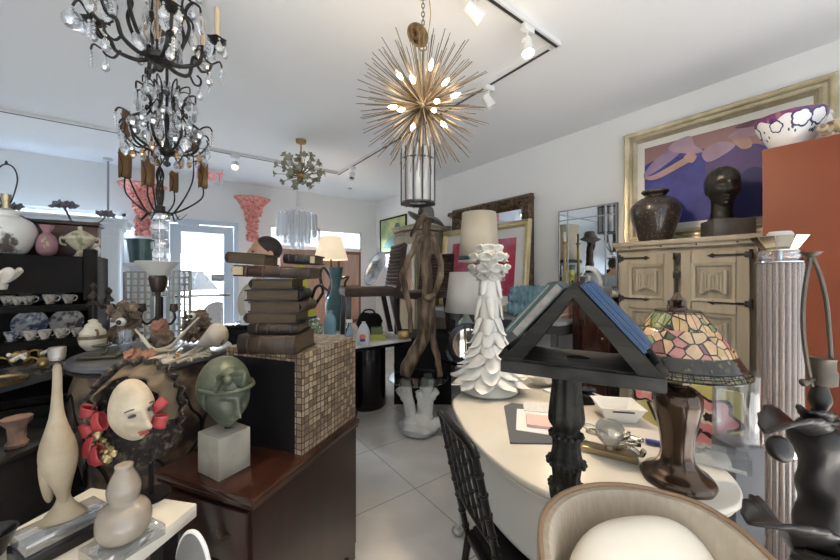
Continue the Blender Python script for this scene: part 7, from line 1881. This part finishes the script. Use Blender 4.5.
# ---- revolving bookstand
W_, ang, mid = .35, YAW + math.atan2(-.47, .883), lat(.365, .80, 1.18)
m_ebo = mat('ebonised_wood', (.008, .0075, .006), .55, ior=1.3, col2=(.030, .028, .022), scale=9, bump=.4, bscale=30, stretch=(.5, 3, 3))
m_ebo2 = mat('grained_black', (.012, .011, .010), .5, ior=1.3, col2=(.050, .047, .043), scale=5, stretch=(2, 12, 2), lo=.4, hi=.7)
t = thing('bookstand', 'black wooden A-frame bookstand on a carved turned post', 'bookstand', (mid.x, mid.y, 0), ang)
DPT = .22; ZB = 1.18; apz = .203; off_ = -.004
q = MB(); q.box((0, DPT / 2, ZB - .016), (W_ + .005, DPT, .032), bev=.004); q.box((0, DPT / 2, ZB + .0015), (W_ - .03, DPT - .03, .003)); q.build('shelf', m_ebo2, t)
sl = math.atan2(apz, W_ / 2); SLL = math.hypot(apz, W_ / 2)
for s2_ in (-1, 1):
    q = MB(); th = .020
    for y in (.014, DPT - .014):
        q.prism([(s2_ * W_ / 2, .001), (off_, apz), (off_, apz - .036), (s2_ * (W_ / 2 - .05), .001)], .026, Matrix.Translation((0, y + .013, ZB)) @ Matrix.Rotation(PI / 2, 4, 'X'))
    q.prism([(s2_ * (W_ / 2 - .02), .006), (off_, apz - .002), (off_, apz - .014), (s2_ * (W_ / 2 - .036), .006)], DPT - .056, Matrix.Translation((0, DPT - .028, ZB)) @ Matrix.Rotation(PI / 2, 4, 'X'))
    q.box((s2_ * (W_ / 2 - .006), DPT / 2, ZB + .018), (.014, DPT, .034), ry=-s2_ * R(35), bev=.003)
    q.build('slope', m_ebo, t)
q = MB(); q.ball((0.0, DPT / 2, ZB + .002), (.03, .016, .006), 18, 8); q.build('pivot_plate', m_blackm, t)
pz = lambda py: zat(py, .87)
q = MB()
zt_ = ZB - .033; pp_ = [(.030, 0), (.16, .0)]
tp = [(zt_, .05), (zt_ - .012, .052), (zt_ - .018, .034), (pz(410), .040), (pz(425), .042), (pz(436), .028), (pz(440), .038), (pz(447), .032), (pz(462), .037), (pz(468), .045), (pz(473), .036), (pz(487), .032), (pz(492), .04), (pz(505), .038), (pz(518), .028), (pz(523), .036), (pz(540), .033), (pz(570), .028), (.55, .034), (.5, .045), (.45, .03), (.25, .04), (.12, .05), (.06, .06)]
prof = [(r, z) for z, r in reversed(tp)]
px_ = -.028
q.lathe(smooth_prof(prof, 4), 108, (px_, .10, 0), flute=(9, .075)); po = q.build('post', m_ebo, t)
for zz, rr_ in ((pz(468), .0455), (pz(440), .039), (pz(492), .041), (pz(523), .037)):
    q = MB()
    for k in range(16): q.ball((px_ + rr_ * math.cos(k * PI / 8), .10 + rr_ * math.sin(k * PI / 8), zz), .0065, 8, 6)
    q.build('beading', m_ebo2, po)
for k in range(3):
    a_ = PI / 2 + k * 2.094; q = MB(); q.tube(bez([(px_ + .03 * math.cos(a_), .1 + .03 * math.sin(a_), .10), (px_ + .09 * math.cos(a_), .1 + .09 * math.sin(a_), .09), (px_ + .14 * math.cos(a_), .1 + .14 * math.sin(a_), .02)], 7), [.028, .024, .018], 10); q.build('foot', m_ebo, t)
def slope_book(name, lab, s2_, along0, along1, thick, cols, dep, y0_, lift=0.0):
    """a book lying on the sloping board; s2_ side, along = distance down from the ridge"""
    t_ = thing(name, lab, 'book', (mid.x, mid.y, 0), ang)
    ux, uz = s2_ * math.cos(sl), -math.sin(sl); nx, nz = s2_ * math.sin(sl), math.cos(sl)
    base = Vector((off_, 0, ZB + apz)); m_c, m_p = cols
    def P(a_, n_): return (base.x + ux * a_ + nx * n_, base.z + uz * a_ + nz * n_)
    e = .004; l0 = lift + .0045
    Mx = Matrix.Translation((0, y0_ + dep, 0)) @ Matrix.Rotation(PI / 2, 4, 'X')
    q = MB(); q.prism([P(along0, l0), P(along1, l0), P(along1, l0 + e), P(along0, l0 + e)], dep, Mx); q.prism([P(along0, l0 + thick - e), P(along1, l0 + thick - e), P(along1, l0 + thick), P(along0, l0 + thick)], dep, Mx)
    q.prism([P(along0, l0), P(along0 + e, l0), P(along0 + e, l0 + thick), P(along0, l0 + thick)], dep, Mx); q.build('cover', m_c, t_, flat=True)
    q = MB(); q.prism([P(along0 + e, l0 + e + .0002), P(along1 - e, l0 + e + .0002), P(along1 - e, l0 + thick - e - .0002), P(along0 + e, l0 + thick - e - .0002)], dep - .006, Matrix.Translation((0, y0_ + dep - .003, 0)) @ Matrix.Rotation(PI / 2, 4, 'X')); q.build('page_block', m_p, t_, flat=True)
m_pg = mat('grey_pages', (.30, .27, .24), .8, col2=(.40, .37, .33), scale=60, stretch=(1, 1, 1)); m_tc = mat('teal_cover', (.06, .085, .09), .45); m_bc = mat('blue_cover', (.035, .075, .16), .4)
m_bp = mat('blue_pages', (.06, .10, .17), .6, col2=(.11, .15, .22), scale=120)
slope_book('grey_paged_book', 'book with grey page edges on the left slope of the bookstand', -1, .025, .20, .026, (m_tc, m_pg), .19, .02)
slope_book('teal_book', 'thin dark teal book on top of the left slope book', -1, .04, .21, .012, (mat('teal_cover2', (.05, .10, .10), .35, coat=.4), m_pg), .18, .025, .0275)
for k in range(3):
    slope_book('blue_book', ('slim blue book lying directly on the right slope of the bookstand', 'slim blue book in the middle of the three on the right slope', 'topmost slim blue book on the right slope of the bookstand')[k], 1, .015 + .004 * k, .212 - .004 * k, .0085, (m_bc, m_bp), .20, .016 + .002 * k, .0095 * k)

# ---- cream barrel chair at the front
bc = lat(.43, .56)
m_up = mat('beige_upholstery', (.46, .385, .29), .8, col2=(.41, .34, .255), scale=80, stretch=(1, 1, .3), bump=.1, bscale=120)
m_pil = mat('cream_leather', (.76, .68, .55), .45, col2=(.71, .63, .50), scale=6)
t = thing('barrel_chair', 'cream barrel armchair with padded back in the right foreground', 'armchair', bc, YAW + R(8))
RO, RI, HB = .225, .197, .92
def rimz(a_):   # a_ measured from the back
    return HB - .10 * max(0, abs(a_) - .9) ** 1.6
AMX = 2.05
def arc(r, zf, u): a_ = lerp(-AMX, AMX, u); return Vector((r * math.sin(a_), r * math.cos(a_), zf(a_)))
q = MB(); N_ = 48
rr = []
for k in range(N_ + 1):
    a_ = lerp(-AMX, AMX, k / N_); s1, c1 = math.sin(a_), math.cos(a_); z = rimz(a_)
    rr.append([Vector((r * s1, r * c1, zz)) for r, zz in ((RO - .035, .22), (RO - .005, .5), (RO, z - .012), (RO - .006, z - .002), (RI + .006, z - .002), (RI, z - .012), (RI - .012, .47), (RI - .03, .22))])
q.rings(rr, closed_u=True, cap=True); q.build('shell', m_up, t)
q = MB(); q.tube([arc((RO + RI) / 2 + .008, lambda a_: rimz(a_), k / N_) for k in range(N_ + 1)], .0055, 8); q.build('piping', mat('tan_piping', (.30, .19, .11), .5), t)
q = MB(); q.lathe(smooth_prof([(.001, .38), (.16, .382), (.172, .41), (.165, .45), (.10, .465), (.001, .468)], 5), 40); q.build('seat', m_pil, t)
q = MB()
vs = q.ball((0, 0, 0), (.172, .05, .215), 40, 26)
for v in vs:
    e_ = 2.6; x, z = v.co.x / .172, v.co.z / .215
    v.co.z = .215 * math.copysign(abs(z) ** .7, z); v.co.x = .172 * math.copysign(abs(x) ** .75, x)
q.xf(vs, Matrix.Translation((.012, .058, .71)) @ Matrix.Rotation(R(-17), 4, 'X')); pc = q.build('back_cushion', m_pil, t, ang=180)
q = MB(); q.tube(bez([(.012, -.0, .64), (.012, .026, .74), (.012, .055, .82), (.012, .098, .882)], 8), .0018, 6); q.build('cushion_seam', mat('seam', (.45, .40, .33), .7), pc)
q = MB(); q.tube([(-.115, .155, .48), (-.11, .166, .7), (-.108, .167, .905)], .0016, 6); q.build('lining_seam', mat('seam', (.45, .4, .33)), t)
for k in range(4):
    a_ = PI / 4 + k * PI / 2; q = MB(); q.tube([(.14 * math.cos(a_), .14 * math.sin(a_), .23), (.17 * math.cos(a_), .17 * math.sin(a_), 0)], [.018, .011], 10); q.build('leg', m_leg, t)
q = MB(); q.lathe([(.001, .215), (.185, .215), (.19, .24), (.18, .379), (.001, .379)], 40); q.build('seat_base', m_up, t)

# ---- black spindle-back chair at the desk
zt = .90
pa, pb = atz(449, 408, zt), atz(487, 449, zt)
mid = (pa + pb) / 2; bw = (pa - pb).length; dirw = (pb - pa).normalized(); ang = math.atan2(dirw.y, dirw.x)
m_chi = mat('black_lacquer_wood', (.006, .0055, .005), .3, ior=1.3, coat=.15)
# local: x along the back rail (towards the camera), +y away from the seat side
t = thing('spindle_chair', 'black bamboo turned ballroom chair pulled up to the oval desk', 'chair', (mid.x, mid.y, 0), ang)
fw = 1 if Vector((-dirw.y, dirw.x, 0)).dot(RIGHT) > 0 else -1
def turned(q, a, b_, r, n=7):
    a, b_ = Vector(a), Vector(b_); L_ = (b_ - a).length; Q = (b_ - a).to_track_quat('Z', 'Y').to_matrix().to_4x4(); pr = [(.001, 0)]
    for k in range(n):
        z0_, z1_ = L_ * k / n, L_ * (k + 1) / n
        pr += [(r * .9, z0_ + .002), (r * .9, z1_ - .012), (r * 1.18, z1_ - .008), (r * 1.18, z1_ - .003), (r * .9, z1_ - .001)]
    pr.append((.001, L_)); q.lathe(pr, 10, a, Q)
SH_ = .43
for s2_ in (-1, 1):
    x = s2_ * (bw / 2 - .01)
    q = MB(); turned(q, (x, fw * .075, SH_ - .03), (x, -fw * .035, zt - .01), .013, 8); q.build('back_post', m_chi, t)
    q = MB(); q.tube([(x, fw * .075, SH_ - .02), (x * 1.03, fw * .01, 0)], [.015, .011], 10); q.build('leg', m_chi, t)
    q = MB(); turned(q, (x * .98, fw * .40, 0), (x * .95, fw * .38, SH_ - .03), .012, 6); q.build('leg', m_chi, t)
q = MB(); q.tube(bez([(-bw / 2 - .005, -fw * .035, zt - .02), (-bw * .38, -fw * .038, zt), (0, -fw * .045, zt + .006), (bw * .38, -fw * .038, zt), (bw / 2 + .005, -fw * .035, zt - .02)], 7), .013, 10); q.build('top_rail', m_chi, t)
q = MB(); q.tube(bez([(-bw / 2, fw * .035, .60), (0, fw * .025, .605), (bw / 2, fw * .035, .60)], 7), .011, 10); q.build('lower_rail', m_chi, t)
for k in range(4):
    x = lerp(-bw / 2, bw / 2, (k + 1) / 5); q = MB(); turned(q, (x, fw * .028, .605), (x, -fw * .04, zt - .004), .0085, 6); q.build('spindle', m_chi, t)
q = MB(); q.box((0, fw * .235, SH_ - .015), (bw, .34, .03), bev=.008); q.build('seat_frame', m_chi, t)
q = MB(); q.box((0, fw * .235, SH_ + .012), (bw - .03, .30, .026), bev=.011); q.build('seat', m_blackm, t)
q = MB()
for z in (.16, .25):
    for x in (-1, 1): q.tube([(x * (bw / 2 - .008), fw * .035, z), (x * (bw / 2 - .02), fw * .39, z)], .008, 8)
    q.tube([(-bw / 2 + .01, fw * .05, z + .03), (bw / 2 - .01, fw * .05, z + .03)], .008, 8)
q.build('stretchers', m_chi, t)
# ================================================================ CAMERA, DAYLIGHT, EXPOSURE
cd = bpy.data.cameras.new('camera'); co = bpy.data.objects.new('camera', cd); COL.objects.link(co)
cd.sensor_width = 36; cd.lens = 36 * FOC / 840; cd.shift_y = -(280 - HOR) / 840; cd.clip_start = .02
co.location = (0, 0, EYE); co.rotation_euler = (PI / 2, 0, YAW)
SC.camera = co
wd = bpy.data.worlds.new('sky'); SC.world = wd; wd.use_nodes = True
N = wd.node_tree.nodes; L = wd.node_tree.links; bg = N['Background']
bg.inputs[0].default_value = (.80, .90, 1.0, 1); bg.inputs[1].default_value = 1.3
def area(name, loc, rot, sx, sy, e, col):
    l = bpy.data.lights.new(name, 'AREA'); l.shape = 'RECTANGLE'; l.size = sx; l.size_y = sy; l.energy = e; l.color = col
    o = bpy.data.objects.new(name, l); COL.objects.link(o); o.location = loc; o.rotation_euler = rot; return o
area('shopfront_fill', ((XL + XR) / 2, YB - .25, 1.5), (PI / 2, 0, 0), 6.4, 2.1, 10, (.88, .94, 1))  # added light outside the unseen shopfront, fills the room from behind
sn = bpy.data.lights.new('sun', 'SUN'); sn.energy = 34; sn.angle = R(1); sn.color = (1, .95, .88)
so_ = bpy.data.objects.new('sun', sn); COL.objects.link(so_); so_.rotation_euler = (R(38), 0, R(-12))
area('door_daylight', (.4, YF + 1.7, 2.95), (R(-62), 0, 0), 1.6, 1.2, 620, (.68, .83, 1))
area('window_daylight', (2.1, YF + 1.5, 2.9), (R(-64), 0, 0), 1.8, .8, 330, (.85, .93, 1))
area('window_daylight', (-1.5, YF + 1.5, 2.9), (R(-64), 0, 0), 2.2, .8, 560, (.66, .82, 1))
vs_ = SC.view_settings
vs_.view_transform = 'Standard'; vs_.look = 'None'; vs_.gamma = 1; vs_.use_curve_mapping = False; vs_.exposure = 0.92
SC.display_settings.display_device = 'sRGB'
cy = SC.cycles
cy.use_denoising = True; cy.max_bounces = 10; cy.diffuse_bounces = 4; cy.transparent_max_bounces = 32; cy.caustics_reflective = False; cy.caustics_refractive = False
cy.sample_clamp_indirect = 6
